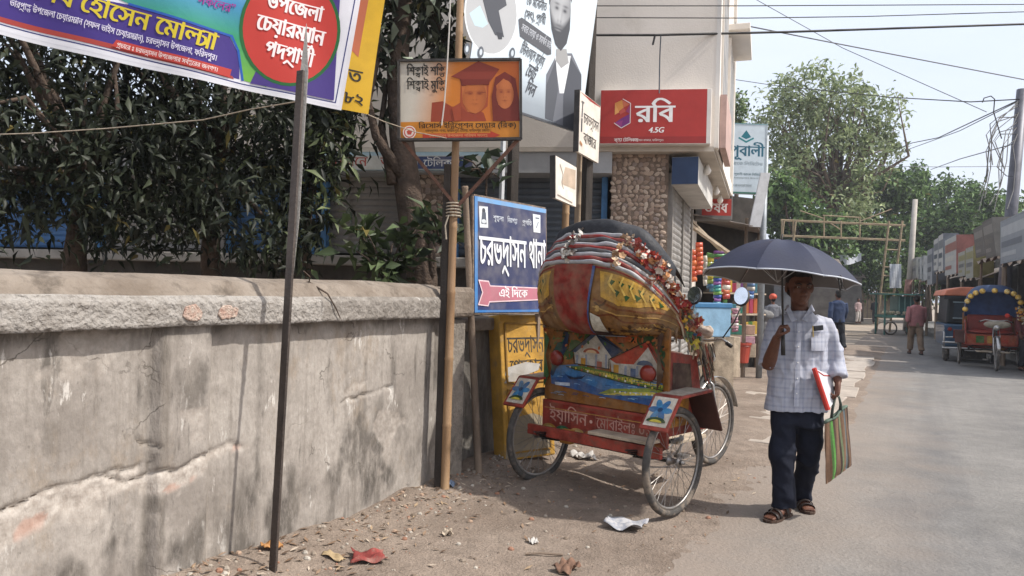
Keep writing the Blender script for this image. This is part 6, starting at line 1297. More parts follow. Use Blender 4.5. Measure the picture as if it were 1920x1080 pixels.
# legs and feet
hpR, knR, anR = MP(1470, 775, .04), MP(1468, 860, -.02), MP(1468, 950, .0); hpL, knL, anL = MP(1518, 775, .05), MP(1514, 855, .1), MP(1503, 935, .28)
anR.z = .085; anL.z = .085
for h_, k_, a_ in ((hpR, knR, anR), (hpL, knL, anL)): limb(b_, [h_, k_, k_.lerp(a_, .4), a_], [.07, .055, .054, .04])
def foot(mb, an, dirv, s=1.):
    d = Vector(dirv).normalized(); x = Vector((d.y, -d.x, 0)); g0 = Vector((an.x, an.y, 0)) ; R_ = []
    for f, w, h in ((-.07, .026, .05), (-.04, .034, .075), (.02, .036, .085), (.08, .042, .055), (.13, .045, .038), (.165, .04, .028)): R_.append(oring_f(g0 + d * f * s + Vector((0, 0, h * .5 + .018)), x, Vector((0, 0, 1)), w * s, h * .5 * s))
    mb.loft(R_)
    for i, (o, L) in enumerate(((-.032, .045), (-.014, .04), (.002, .035), (.017, .03), (.031, .024))): mb.tube([g0 + d * .15 + x * o + Vector((0, 0, .032)), g0 + d * (.165 + L * .5) + x * o + Vector((0, 0, .03))], [.011 if i == 0 else .0085] * 2, 7); mb.ell(g0 + d * (.165 + L * .5) + x * o + Vector((0, 0, .03)), (.009,) * 3, 7, 5)
dfR = Vector((-.72, -.62, 0)); dfL = Vector((-.1, -1, 0)); foot(b_, anR, dfR); foot(b_, anL, dfL)
body = b_.build('body', m_skin, man, smooth=True); remesh(body, .0052, 4, .5)
face_extra(man, T, 1.06, qh); hair(man, T, 1.06, qh)
# shirt: torso shell with folds, sleeves rolled to the elbow / loose to the wrist
def shirt_mat():
    m = bpy.data.materials.new('checked_shirt'); m.use_nodes = True; nt = m.node_tree; L = nt.links; b = nt.nodes['Principled BSDF']; b.inputs['Roughness'].default_value = .85; b.inputs['Specular IOR Level'].default_value = .15
    tc = nd(nt, 'ShaderNodeTexCoord'); sp = nd(nt, 'ShaderNodeSeparateXYZ'); L.new(tc.outputs['Object'], sp.inputs[0]); cur = None
    for ax, f, w in ((0, 17., .2), (2, 16., .2), (0, 34., .45), (2, 32., .45)):
        mu = nd(nt, 'ShaderNodeMath', operation='MULTIPLY'); mu.inputs[1].default_value = f; L.new(sp.outputs[ax], mu.inputs[0]); fr = nd(nt, 'ShaderNodeMath', operation='FRACT'); L.new(mu.outputs[0], fr.inputs[0])
        lt = nd(nt, 'ShaderNodeMath', operation='LESS_THAN'); lt.inputs[1].default_value = w; L.new(fr.outputs[0], lt.inputs[0]); ml = nd(nt, 'ShaderNodeMath', operation='MULTIPLY'); ml.inputs[1].default_value = .17 if w < .3 else .08; L.new(lt.outputs[0], ml.inputs[0])
        if cur is None: cur = ml.outputs[0]
        else: ad = nd(nt, 'ShaderNodeMath', operation='ADD'); L.new(cur, ad.inputs[0]); L.new(ml.outputs[0], ad.inputs[1]); cur = ad.outputs[0]
    mx = nd(nt, 'ShaderNodeMix', data_type='RGBA'); mx.inputs[6].default_value = (*lin(H('a9abb5')), 1); mx.inputs[7].default_value = (*lin(H('6c748c')), 1); L.new(cur, mx.inputs[0]); L.new(mx.outputs[2], b.inputs['Base Color'])
    n = nd(nt, 'ShaderNodeTexNoise'); n.inputs['Scale'].default_value = 30; L.new(tc.outputs['Object'], n.inputs['Vector']); bp = nd(nt, 'ShaderNodeBump'); bp.inputs['Strength'].default_value = .25; bp.inputs['Distance'].default_value = .01; L.new(n.outputs['Fac'], bp.inputs['Height']); L.new(bp.outputs[0], b.inputs['Normal']); return m
m_shirt = shirt_mat()
b_ = MB()
prof = [(582, .075, .07, .02), (592, .11, .08, .03), (602, .168, .10, .04), (625, .198, .122, .04), (660, .2, .132, .035), (700, .198, .138, .03), (735, .2, .138, .03), (770, .207, .138, .03)]
b_.loft([oring(MP(1499 - (y - 582) * .035, y, dd), rx, ry, 28) for y, rx, ry, dd in prof])
b_.tube([MP(1470, 606, .04), shR, shR.lerp(elR, .5) + Vector((-.012, 0, 0)), elR + Vector((-.012, .0, 0)), elR.lerp(wrR, .12)], [.06, .062, .057, .055, .054], 16)
b_.tube([MP(1530, 606, .04), shL, shL.lerp(elL, .5) + Vector((.012, 0, 0)), elL + Vector((.006, 0, 0)), elL.lerp(wrL, .55), elL.lerp(wrL, .8)], [.06, .062, .059, .058, .06, .062], 16)
sh_ = b_.build('shirt', m_shirt, man, smooth=True)
def folds(co):
    x, y, z = co[:, 0], co[:, 1], co[:, 2]; w = (fbm(x * 6 + z * 2.5, z * 5 - y * 3, 81, 3) - .44) * .028 + (np.abs(fbm(x * 13 - z * 4, z * 6 + x * 5, 82, 3) - .44) - .06) * -.06
    return w * np.clip((1.5 - z) * 3, .35, 1)
remesh(sh_, .008, 5, .5, folds)
# collar, button placket, pocket with spectacle case / pen, cuff
b_ = MB()
for s in (-1, 1):
    c0 = MP(1500, 590, -.03); b_.add([MP(1499 + s * 4, 600, -.085), MP(1499 + s * 20, 575, -.03), MP(1499 + s * 25, 583, -.04), MP(1499 + s * 15, 604, -.10)], [(0, 1, 2, 3)]); b_.add([MP(1499 + s * 20, 575, -.03), MP(1499 + s * 22, 571, .07), MP(1499 + s * 28, 583, .08), MP(1499 + s * 26, 585, -.04)], [(0, 1, 2, 3)])
b_.build('collar', m_shirt, man, solid=.006)
b_ = MB(); yy_ = [606, 630, 660, 690, 720, 745, 762]; b_.loft([[MP(1494 - .035 * (y - 606), y, -.118 - .006 * (i > 1)), MP(1503 - .035 * (y - 606), y, -.118 - .006 * (i > 1))] for i, y in enumerate(yy_)], closed=False); b_.build('placket', m_shirt, man, solid=.004)
for y in (622, 650, 680, 710, 738): b_ = MB(); b_.ell(MP(1498.5 - .035 * (y - 606), y, -.128), (.005, .003, .005), 8, 6); b_.build('button', mat('button', H('d8d6d2'), .4, .05), man)
b_ = MB(); b_.sheet(lambda u, v: MP(1521 + 25 * u, 622 + 36 * v, -.112 + .045 * u * u + .004 * math.sin(v * 6)), 6, 6); b_.build('pocket', m_shirt, man, solid=.005)
b_ = MB(); b_.bar(MP(1526, 616, -.122), MP(1543, 614, -.105), .014, .034, up=(0, 0, 1)); b_.build('spectacle_case', mat('black_case', H('1f2126'), .35, .1), man, bevel=.004)
b_ = MB(); b_.tube([MP(1525, 632, -.12), MP(1524, 611, -.125)], .004, 6); b_.build('pen', mat('pen_gold', H('b9a05a'), .35, .1), man)
# trousers
b_ = MB(); m_trs = mat('dark_trousers', H('1f222d'), .8, .15, 12, .15, 60, spec=.15)
b_.loft([oring(MP(1493, 745, .04), .172, .12, 24), oring(MP(1493, 775, .04), .18, .125, 24), oring(MP(1492, 800, .045), .178, .118, 24)])
for h_, k_, a_, w in ((hpR, knR, anR, 1), (hpL, knL, anL, 1.)):
    a2 = Vector((a_.x, a_.y, .075)) + Vector((.0, .0, 0)); pts = [h_ + Vector((0, 0, .02)), h_.lerp(k_, .5), k_, k_.lerp(a2, .5), a2]
    b_.tube(pts, [.1, .094, .083, .076, .074], 18)
tr_ = b_.build('trousers', m_trs, man, smooth=True)
remesh(tr_, .009, 5, .5, lambda co: (fbm(co[:, 0] * 7, co[:, 2] * 7, 85, 3) - .44) * .04 + (np.abs(fbm(co[:, 0] * 9 + co[:, 2] * 6, co[:, 2] * 10, 86, 2) - .38) - .05) * -.055)
# sandals
for an, d in ((anR, dfR), (anL, dfL)):
    d = d.normalized(); x = Vector((d.y, -d.x, 0)); g0 = Vector((an.x, an.y, .004)); ol = [(-.09, .0), (-.085, .028), (-.04, .036), (.03, .036), (.1, .05), (.16, .05), (.198, .032), (.21, .0), (.2, -.03), (.16, -.046), (.1, -.046), (.03, -.036), (-.04, -.036), (-.085, -.028)]
    b_ = MB(); b_.prism([(p[0], p[1]) for p in ol], g0 + Vector((0, 0, .02)), d, Vector((0, 0, 1)).cross(d), .02); so_ = b_.build('sandal', mat('sandal_sole', H('4b3a30'), .8, .2), man, bevel=.003)
    m_str = mat('sandal_strap', H('2e2522'), .5, .2)
    for f, hh in ((.02, .105), (.085, .075), (.125, .06)):
        b_ = MB(); b_.sheet(lambda u, v, f=f, hh=hh: g0 + d * (f + .028 * v + (.0 if f > .05 else -.02 * u)) + x * (.049 * math.cos(math.pi * u)) + Vector((0, 0, .02 + (hh - .02) * math.sin(math.pi * u) ** .7)), 14, 2); b_.build('strap', m_str, so_, solid=.004, smooth=True)
# ---------------------------------------------------------------- umbrella
ub = P(1468, 628, MD - .30); ut = P(1466, 450, MD - .16); uax = (ut - ub).normalized(); um = thing('umbrella', 'open navy blue umbrella with pale trim held over the walking man', 'umbrella', tuple(ub))
tipL, tipR = P(1336, 506, MD - .1), P(1611, 526, MD - .1)
rot = Vector((0, 0, 1)).rotation_difference(Vector((.10, .055, 1)).normalized()).to_matrix() @ Matrix.Rotation(R(11), 3, 'Z'); cU = ut - rot @ Vector((0, 0, .26)); Ru = .50
def canopy(ang, r):
    """r 0 apex .. 1 rim; panels sag between ribs"""
    k = (ang / (math.pi / 4)) % 1; mid = math.sin(math.pi * k); rr = Ru * r * (1 - .075 * mid * r); z = .26 * (1 - r ** 2.1) - .018 * mid * math.sin(math.pi * min(1, r)) + .012 * mid * r ** 4
    return cU + rot @ Vector((rr * math.cos(ang), rr * math.sin(ang), z))
m_umb = mat('umbrella_navy', H('262a3d'), .6, .12, 6, .1, 60, trans=.0)
m_umi = mat('umbrella_silver_lining', H('66625e'), .6, .1, 6)
for i in range(8):
    b_ = MB(); b_.sheet(lambda u, v: canopy((i + u) * math.pi / 4, .02 + .98 * v), 8, 10); o = b_.build('panel', m_umb, um, smooth=True)
    b_ = MB(); b_.sheet(lambda u, v: canopy((i + u) * math.pi / 4, .02 + .98 * v) - rot @ Vector((0, 0, .003)), 8, 10); b_.build('lining', m_umi, o, smooth=True)
    b_ = MB(); b_.tube([canopy((i + u / 8) * math.pi / 4, 1.0) for u in range(9)], .005, 5); b_.build('trim', mat('umbrella_trim', H('b4b8bf'), .6, .1), o, smooth=True)
    b_ = MB(); b_.tube([canopy(i * math.pi / 4 + 1e-6, r) - rot @ Vector((0, 0, .007)) for r in (.03, .25, .5, .75, 1.0)], .0035, 5); rb_ = b_.build('rib', m_chrome, um, smooth=True)
    b_ = MB(); b_.tube([cU + rot @ Vector((0, 0, -.02)), canopy(i * math.pi / 4 + 1e-6, .52) - rot @ Vector((0, 0, .01))], .003, 5); b_.build('stretcher', m_chrome, rb_)
b_ = MB(); b_.tube([ub - uax * .12, cU + rot @ Vector((0, 0, .255)), cU + rot @ Vector((0, 0, .30))], [.007, .006, .005], 8); b_.build('shaft', m_blk, um, smooth=True)
b_ = MB(); b_.tube([ub - uax * .13, ub + uax * .02], [.014, .012], 10); b_.build('handle', m_blk, um, smooth=True)
b_ = MB(); e = canopy(6.42 * math.pi / 4, .97); b_.tube([e, e + Vector((.0, -.01, -.05)), e + Vector((.004, -.012, -.10)), e + Vector((.018, -.01, -.05)), e + Vector((.012, 0, 0))], .006, 6); b_.build('closing_strap', m_blk, um, smooth=True)
# ---------------------------------------------------------------- striped bag and red edged folder
bag = thing('shopping_bag', 'brown woven shopping bag with green stripes hanging from the hand', 'bag', tuple(MP(1570, 910, -.1)))
gr = wrL + (MP(1569, 760, -.1) - wrL).normalized() * .1
b0_, b1_, b2_, b3_ = MP(1546, 795, -.12), MP(1588, 760, -.02), MP(1597, 872, -.02), MP(1549, 908, -.12)
def bagS(u, v, sgn_=1):
    tp = b0_.lerp(b1_, u); bt = b3_.lerp(b2_, u); p = tp.lerp(bt, v); bul = .028 * math.sin(math.pi * u) ** .6 * (.35 + .65 * v) * (1 - v ** 8) + .004 * math.sin(u * 17 + v * 5)
    n_ = Vector((.45, -.9, 0)); return p + n_ * bul * sgn_ + Vector((0, 0, .008 * math.sin(u * 9 + 1) * (1 - v)))
stripes = ['6f5542', '6f5542', '644b3a', '4b6a3a', '5d9448', '54433a', '725a47', '7a614d', '463a31', '6f7a5c', '6d5441', '755c49', '5c666a', '493d34', '735a47', '54433a']
for sgn_ in (1, -1):
    b_ = MB()
    for i, c in enumerate(stripes): b_.sheet(lambda u, v: bagS((i + u) / 16, v, sgn_), 2, 14, col=lin(H(c)))
    b_.build('side', cmat('woven_bag', .8, .2, 40, bump=.3), bag, smooth=True)
    b_ = MB(); b_.tube([bagS(k / 10, .0, sgn_) for k in range(11)], .008, 6); b_.build('hem', mat('bag_hem', H('5f6f62'), .8, .2), bag, smooth=True)
    b_ = MB(); b_.tube([bagS(.3, .02, sgn_), bagS(.32, .02, sgn_).lerp(gr, .5) + Vector((-.012, 0, 0)), gr + Vector((-.01, 0, .0)), gr + Vector((.012, 0, 0)), bagS(.68, .02, sgn_).lerp(gr, .5) + Vector((.014, 0, 0)), bagS(.7, .02, sgn_)], .007, 6); b_.build('handle', mat('bag_handle', H('4c544c'), .8, .2), bag, smooth=True)
fo = thing('document_folder', 'white plastic folder with a red spine tucked under the arm', 'folder', tuple(MP(1548, 765, -.1)))
f0, f1, f2, f3 = MP(1527, 692, -.15), MP(1560, 705, -.02), MP(1566, 752, -.05), MP(1553, 767, -.16)
b_ = MB(); b_.loft([[f0, f1, f2, f3], [p + Vector((.01, .016, 0)) for p in (f0, f1, f2, f3)]]); b_.build('sleeve', mat('folder_white', H('cfcdd0'), .4, .06), fo)
b_ = MB(); b_.tube([f0 + Vector((-.004, -.004, .006)), f3 + Vector((-.004, -.004, -.004))], [.016, .017], 8); b_.build('spine', mat('folder_red', H('b8382e'), .45, .1), fo)
b_ = MB(); b_.tube([f0, f0.lerp(f1, .5) + Vector((0, -.008, -.018)), f1], .004, 6); b_.build('flap_edge', mat('folder_red', H('b8382e')), fo)
# ---------------------------------------------------------------- simpler figures farther away
def person(label, px_, py_, d, hgt, yaw, top, legs, pose='walk', name='person', vox=.016, bare=.0, skin=m_skin, group=None):
    p = P(px_, py_, d); b0 = Vector((p.x, p.y, max(.004, 0))); t = thing(name, label, 'person', tuple(b0), yaw, group=group); s = hgt / 1.68; V = lambda x, y, z: Vector((x, y, z)) * s
    st = .17 if pose == 'walk' else .02; b = MB(); Th = head(b, V(0, 0, 1.565), s, 0, 0)
    limb(b, [V(0, .01, 1.5), V(0, .015, 1.4), V(0, .02, 1.35)], [.055 * s, .056 * s, .08 * s])
    b.loft([oring(V(0, .01, z), rx * s, ry * s) for z, rx, ry in ((1.38, .12, .08), (1.32, .175, .1), (1.15, .165, .11), (.95, .16, .11), (.86, .165, .11))])
    sw = .12 if pose == 'walk' else .02
    arms = []
    for sd in (-1, 1):
        e = V(sd * .235, sd * sw * .4 + .03, 1.10); w = V(sd * .25, sd * sw - .04, .86)
        if pose == 'ride': e = V(sd * .26, -.12, 1.13); w = V(sd * .22, -.34, 1.05)
        sh = V(sd * .185, .01, 1.34); arms.append((sh, e, w)); limb(b, [sh, sh.lerp(e, .5), e], [.05 * s, .045 * s, .04 * s]); limb(b, [e, e.lerp(w, .4), w], [.04 * s, .036 * s, .025 * s]); hand(b, w, (w - e), V(-sd, 0, 0), sd, (.4, .5, .4), s)
    lg = []
    for sd in (-1, 1):
        h = V(sd * .085, .01, .87); k = V(sd * .095, -sd * st * .5 - .02, .48); a_ = V(sd * .10, sd * st * -1 + .03, .09)
        if pose == 'ride': k = V(sd * .16, -.36, .72); a_ = V(sd * .16, -.2, .30)
        lg.append((h, k, a_)); limb(b, [h, k, k.lerp(a_, .4), a_], [.085 * s, .058 * s, .055 * s, .036 * s])
        R_ = [oring_f(a_ + V(0, -f, h2 * .5 - .07), Vector((1, 0, 0)), Vector((0, 0, 1)), w2 * s, h2 * .5 * s) for f, w2, h2 in ((-.06, .03, .06), (.02, .038, .085), (.1, .044, .05), (.17, .036, .03))]; b.loft(R_)
    o = b.build('body', skin, t, smooth=True, world=False); remesh(o, vox * .7, 3)
    hair(t, Th, s, Matrix.Identity(3), world=False, vox=.012)
    b = MB(); b.loft([oring(V(0, .01, z), rx * s, ry * s, 22) for z, rx, ry in ((1.41, .075, .07), (1.385, .13, .085), (1.33, .2, .115), (1.15, .2, .13), (.95, .19, .13), (.80, .2, .135))])
    for sh, e, w in arms: b.tube([sh * .9 + Vector((0, 0, .1)) * s if False else sh, sh.lerp(e, .5), e, e.lerp(w, .75)], [.072 * s, .07 * s, .066 * s, .056 * s], 14)
    o = b.build('shirt', top, t, smooth=True, world=False); remesh(o, vox, 4, .5, lambda co: (fbm(co[:, 0] * 8, co[:, 2] * 7, 91, 3) - .44) * .04)
    b = MB(); b.loft([oring(V(0, .01, z), rx * s, ry * s, 22) for z, rx, ry in ((.92, .17, .12), (.85, .182, .13), (.78, .18, .125))])
    for h, k, a_ in lg: b.tube([h + V(0, 0, 0), h.lerp(k, .5), k, k.lerp(a_, .5), a_ + V(0, 0, .03 + bare)], [.105 * s, .098 * s, .086 * s, .08 * s, .075 * s], 14)
    o = b.build('trousers', legs, t, smooth=True, world=False); remesh(o, vox, 4, .5, lambda co: (fbm(co[:, 0] * 8, co[:, 2] * 8, 92, 3) - .44) * .035)
    for h, k, a_ in lg: b = MB(); b.ell(a_ + V(0, -.05, -.065), (.046 * s, .135 * s, .026 * s), 12, 6); b.build('shoe', m_blk, t, smooth=True, world=False)
    return t
# ================================================================ STREET BEYOND: SIGNS, STALL, SHOPS, VEHICLES
m_galv = mat('galvanised', H('8d9296'), .5, .15, 6, .1, 40, metal=.4)
m_tin = mat('old_tin', H('6a625b'), .7, .3, 5, .3, 40, dirt=(H('6b4a38'), 4, .55, .6))
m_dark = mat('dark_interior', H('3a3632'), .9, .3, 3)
def up(a, h): return Vector((a[0], a[1], a[2] + h))
# --- teal lettered bank sign on its pole
d = 13.2; A_ = P(1361, 362, d); x = Vector((1, .06, 0)).normalized(); y = (P(1366, 230, d) - A_); hP = y.length; y = (y - x * y.dot(x)).normalized(); wP = (P(1438, 352, d) - P(1361, 352, d)).length; n = x.cross(y)
bk_ = thing('bank_sign', 'white sign with teal lettering and leaf emblem on a grey pole', 'sign', tuple(gp(1432, d + .1)))
b_ = MB(); b_.prism([(0, 0), (wP, 0), (wP, hP), (0, hP)], A_, x, y, .12); b_.build('box', mat('bank_sign_white', H('b9c6cf'), .5, .05), bk_, bevel=.01)
a = Art(plane(A_, x, y), .0006); cxp = wP * .47
a.poly([(cxp - .09, hP - .24), (cxp, hP - .12), (cxp + .09, hP - .24), (cxp, hP - .28)], '1f6a78'); a.line([(cxp - .13, hP - .26), (cxp, hP - .33), (cxp + .13, hP - .26)], .03, '2f7f86')
a.text('পূবালী', .05, hP - .58, .18, '2a5f74', w=wP * .86, bold=.035); a.text('ব্যাংক লিমিটেড', .06, hP - .74, .05, '8b9aa2', w=wP * .82)
a.oval(.08, hP - .93, .035, .035, '8fa0a8'); a.text('পূবালী ব্যাংক লিমিটেড', .14, hP - .92, .035, '5a7078', w=wP * .72); a.text('চরভদ্রাসন উপশাখা', .14, hP - .98, .025, '8a979c', w=wP * .7); a.text('চরভদ্রাসন', .1, hP - 1.12, .04, '8d999e', w=wP * .5); a.rect(0, 0, wP, .03, '3a6a5c'); a.rect(wP - .03, 0, wP, hP, '9fabb2'); a.rect(0, hP - .02, wP, hP, '6f8f96'); a.build('lettering', m_print, bk_)
p = P(1436, 255, d + .12); b_ = MB(); b_.tube([(p.x - .02, p.y, 0), p], .055, 10); b_.build('pole', m_galv, bk_, smooth=True)
for yy2 in (270, 335): b_ = MB(); b_.bar(P(1395, yy2, d + .12), P(1436, yy2, d + .12), .03, .03); b_.build('bracket', m_galv, bk_)
# white strut board under it
b_ = MB(); b_.prism([(0, 0), (.2, 0), (.23, .95), (.06, .95)], P(1405, 425, d - .3), Vector((1, .1, 0)).normalized(), Vector((.13, 0, 1)).normalized(), .03); tag(b_.build('white_board', mat('white_plank_board', H('b7b9bc'), .6, .1)), 'narrow white upright board under the teal bank sign', 'board')
# --- red medicine sign
d = 12.2; A_ = P(1304, 409, d); x = Vector((1, -.06, 0)).normalized(); n = Vector((-.06, -1, 0)); ph = thing('medicine_sign', 'grey sign box with red panel and white letters above the stall', 'sign', tuple(A_))
wM = (P(1372, 409, d) - A_).length; b_ = MB(); b_.prism([(0, -.02), (wM, -.02), (wM, .46), (0, .46)], A_, x, (0, 0, 1), .3); b_.build('box', mat('medicine_box', H('6d6a68'), .6, .12), ph, bevel=.01)
a = Art(plane(A_, x, (0, 0, 1)), .0008); a.rect(.1, .05, wM - .02, .31, 'a83a32'); a.rect(.1, .3, wM - .02, .32, 'c8584c'); a.text('ঔষধ', .13, .1, .15, 'e6dcd8', w=.38, bold=.03); a.build('lettering', m_print, ph)
# --- tea and snack stall beside the shutters
st_ = thing('snack_stall', 'roadside snack stall with tin awning and packed shelves beside the shutters', 'stall', tuple(gp(1345, 12.6)))
zs = .1
for (a0, a1, w) in (((1288, 418), (1372, 478), .07), ((1292, 410), (1352, 470), .05)):
    b_ = MB(); b_.bar(P(*a0, 11.5), P(*a1, 12.2), w, w * .6); b_.build('awning_rafter', m_plank, st_)
A0, A1, A2, A3 = P(1290, 400, 11.6), P(1420, 425, 13.0), P(1428, 440, 15.5), P(1300, 415, 14.5); b_ = MB(); b_.loft([[A0.lerp(A3, k / 10) + Vector((0, 0, .02 * (i % 2))), A1.lerp(A2, k / 10) + Vector((0, 0, .02 * (i % 2)))] for i, k in enumerate(range(11))], closed=False); b_.build('tin_awning', m_tin, st_, solid=.01)
for px, d in ((1294, 11.6), (1400, 13.4), (1300, 14.4), (1424, 15.2)):
    q_ = P(px, 410, d); b_ = MB(); bamboo(b_, (q_.x, q_.y, 0), (q_.x, q_.y, q_.z), .035, .5); b_.build('post', m_bamd, st_, smooth=True)
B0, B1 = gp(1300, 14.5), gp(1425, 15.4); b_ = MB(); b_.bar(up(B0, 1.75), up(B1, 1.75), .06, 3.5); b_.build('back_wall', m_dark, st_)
for k, z in enumerate((.75, 1.15, 1.55, 1.95)):
    b_ = MB(); b_.bar(up(gp(1330, 14.1), z), up(gp(1422, 14.8), z), .35, .03); b_.build('shelf', m_plank, st_)
b_ = MB(); b_.bar(up(gp(1312, 12.9), .45), up(gp(1372, 13.1), .45), .55, .7); b_.build('counter', m_plank, st_, bevel=.01)
pc = ['b5443a', '3f7a8a', 'c9a23a', '5a8a4a', '7a4a86', 'c8c2b6', '3a5a96', 'c06a3a', '2f8a7a', 'a83a5a']
m_pack = cmat('packet_print', .35, .15, 20, spec=.5, coat=.2)
ORD = ['first', 'second', 'third', 'fourth', 'fifth', 'sixth', 'seventh', 'eighth', 'ninth', 'tenth', 'eleventh']
for z in (.77, 1.17, 1.57, 1.97):
    for i in range(11):
        px = 1334 + i * 8.0; c_ = up(gp(px, 14.0 + .0075 * (px - 1330)), z); h_ = rnd.uniform(.12, .3); b_ = MB(); ci_ = rnd.randrange(10); b_.box(up(c_, h_ / 2), (rnd.uniform(.07, .1), .1, h_), rz=rnd.uniform(-.2, .2), col=lin(H(pc[ci_]))); o = b_.build('goods_box', m_pack, None, bevel=.008)
        tag(o, '%s goods box, %s from the left on the %s shelf of the snack stall' % (('red', 'teal', 'yellow', 'green', 'purple', 'white', 'blue', 'orange', 'sea green', 'crimson')[ci_], ORD[i], {.77: 'lowest', 1.17: 'second', 1.57: 'third', 1.97: 'top'}[z]), 'box', 'goods boxes on the stall shelves')
def strip(label, px, py0, py1, d, cols, n, w, name='packet_strip'):
    t = thing(name, label, 'packets', tuple(P(px, py1, d)), group='hanging packet strips'); top = P(px, py0, d); bot = P(px, py1, d)
    b = MB(); b.tube([top, bot], .004, 5); b.build('string', m_rope, t)
    for i in range(n):
        c_ = top.lerp(bot, (i + .5) / n); hh = (top - bot).length / n; b = MB(); col = lin(H(cols[i % len(cols)])); an = rnd.uniform(-.5, .5); m3 = Matrix.Rotation(an, 3, 'Z') @ Matrix.Rotation(rnd.uniform(-.2, .2), 3, 'Y')
        rg = [[c_ + m3 @ Vector((x_ * w * (.5 if abs(z_) < .9 else .48), y_ * .03 * (1 - abs(z_) ** 3), z_ * hh * .56)) for x_, y_ in ((-1, 0), (-.5, -1), (.5, -1), (1, 0), (.5, 1), (-.5, 1))] for z_ in (-1, -.8, -.3, .3, .8, 1)]
        b.loft(rg, col=col); b.build('packet', m_pack, t, smooth=True)
    return t
strip('orange snack packets hanging in a strip nearest the shutter edge', 1299, 468, 528, 11.5, ['c0552c', 'b8482a', 'c86a3a'], 6, .13)
strip('orange snack packets hanging in the second strip from the shutters', 1311, 455, 515, 11.5, ['b84a2c', 'c45f32'], 7, .12)
strip('green and blue sachets hanging below the umbrella edge', 1345, 515, 572, 12.0, ['6f9a4a', '3a4f9a', '8a5a9a', '2f7f8a', '4a9a8a'], 9, .13)
strip('green snack packets hanging under the awning rafters', 1332, 475, 540, 12.2, ['5a8a4a', 'b9a23a', '8a9a4a', '3f6a8a'], 8, .13)
strip('red and white packets hanging at the middle of the stall', 1362, 500, 560, 12.6, ['a8443c', 'c9c2b6', 'b5603a'], 7, .14)
strip('blue sachets hanging at the right end of the stall', 1408, 500, 560, 13.6, ['3a5a96', '6a8ab0', 'c9c2b6'], 8, .14)
strip('mixed pale sachets hanging right of the orange packets', 1322, 480, 535, 11.8, ['b9b2a4', '9a948a'], 5, .07)
strip('purple and green sachets hanging at the awning corner', 1350, 470, 505, 12.6, ['7a4a86', '4f8a4a', '8a4a6a', '3a6a9a'], 6, .22)
strip('pink and white sachets hanging behind the right mirror', 1378, 578, 622, 12.8, ['b08a94', '8a5a6a', 'c9c0bc'], 8, .12)
# blue crate-like glass case on the counter
gc = thing('blue_display_case', 'pale blue plastic sheeted display case behind the rickshaw handlebar', 'display case', tuple(P(1338, 640, 11.2)))
p0_, p1_ = P(1303, 632, 11.2), P(1370, 634, 11.4); b_ = MB(); x = (p1_ - p0_); wG = x.length; x = Vector((x.x, x.y, 0)).normalized(); b_.prism([(0, 0), (wG, 0), (wG, .47), (0, .47)], p0_, x, (0, 0, 1), .35); b_.build('case', mat('blue_sheet', H('7fa3bd'), .35, .12, 5, .2, 12, coat=.3), gc, bevel=.02)
b_ = MB(); b_.prism([(-.02, .44), (wG + .02, .44), (wG + .02, .52), (-.02, .52)], p0_ + Vector((0, -.015, 0)), x, (0, 0, 1), .38); b_.build('rim', mat('blue_rim', H('3f6f96'), .4, .1), gc, bevel=.015)
for u_ in (.06, wG - .06): b_ = MB(); q_ = p0_ + x * u_ + Vector((0, .17, 0)); b_.bar((q_.x, q_.y, .05), (q_.x, q_.y, q_.z), .05, .3); b_.build('leg', m_plank, gc)
def pot(label, px, py, d, r, h, col, name='bucket'):
    c_ = P(px, py, d); t = thing(name, label, name, tuple(c_)); b = MB(); b.lathe(c_, [(r * .72, 0), (r * .75, .01), (r, h), (r * 1.07, h), (r * 1.07, h + .03), (r * .98, h + .03), (r * .7, .03)], 18); b.build('shell', mat('plastic_' + col, H(col), .45, .1, 6), t, smooth=False); b = MB(); b.ring(c_ + Vector((0, 0, h * .92)), (0, 0, 1), r * 1.0, .008, 24, 5); b.build('rim_band', mat('plastic_dark_' + col, tuple(int(v * .8) for v in H(col)), .45), t); return t
pot('red plastic bucket on the pavement in front of the stall', 1390, 680, 13.4, .165, .33, 'a5483a')
for i, (px, py, w, h, c, lab) in enumerate(((1372, 646, .26, .1, '8aa39a', 'pale green carton beside the red bucket'), (1386, 637, .5, .1, 'b08a94', 'pink and white stacked cartons behind the red bucket'), (1378, 618, .3, .14, '3f7a6a', 'green box on top of the stacked cartons'), (1398, 618, .26, .14, 'a88a7a', 'tan box on top of the stacked cartons'), (1362, 672, .3, .2, '9a938a', 'grey concrete block left of the red bucket'))):
    c_ = P(px, py, 13.9); b_ = MB(); b_.box((c_.x, c_.y, c_.z), (w, .3, h + .04)); tag(b_.build('carton', mat('carton_' + c, H(c), .7, .2, 8), bevel=.012), lab, 'box')
b_ = MB(); b_.box(P(1383, 655, 14.1), (.55, .45, .26)); tag(b_.build('low_bench', m_plank, bevel=.012), 'low wooden stand carrying cartons behind the red bucket', 'stand')
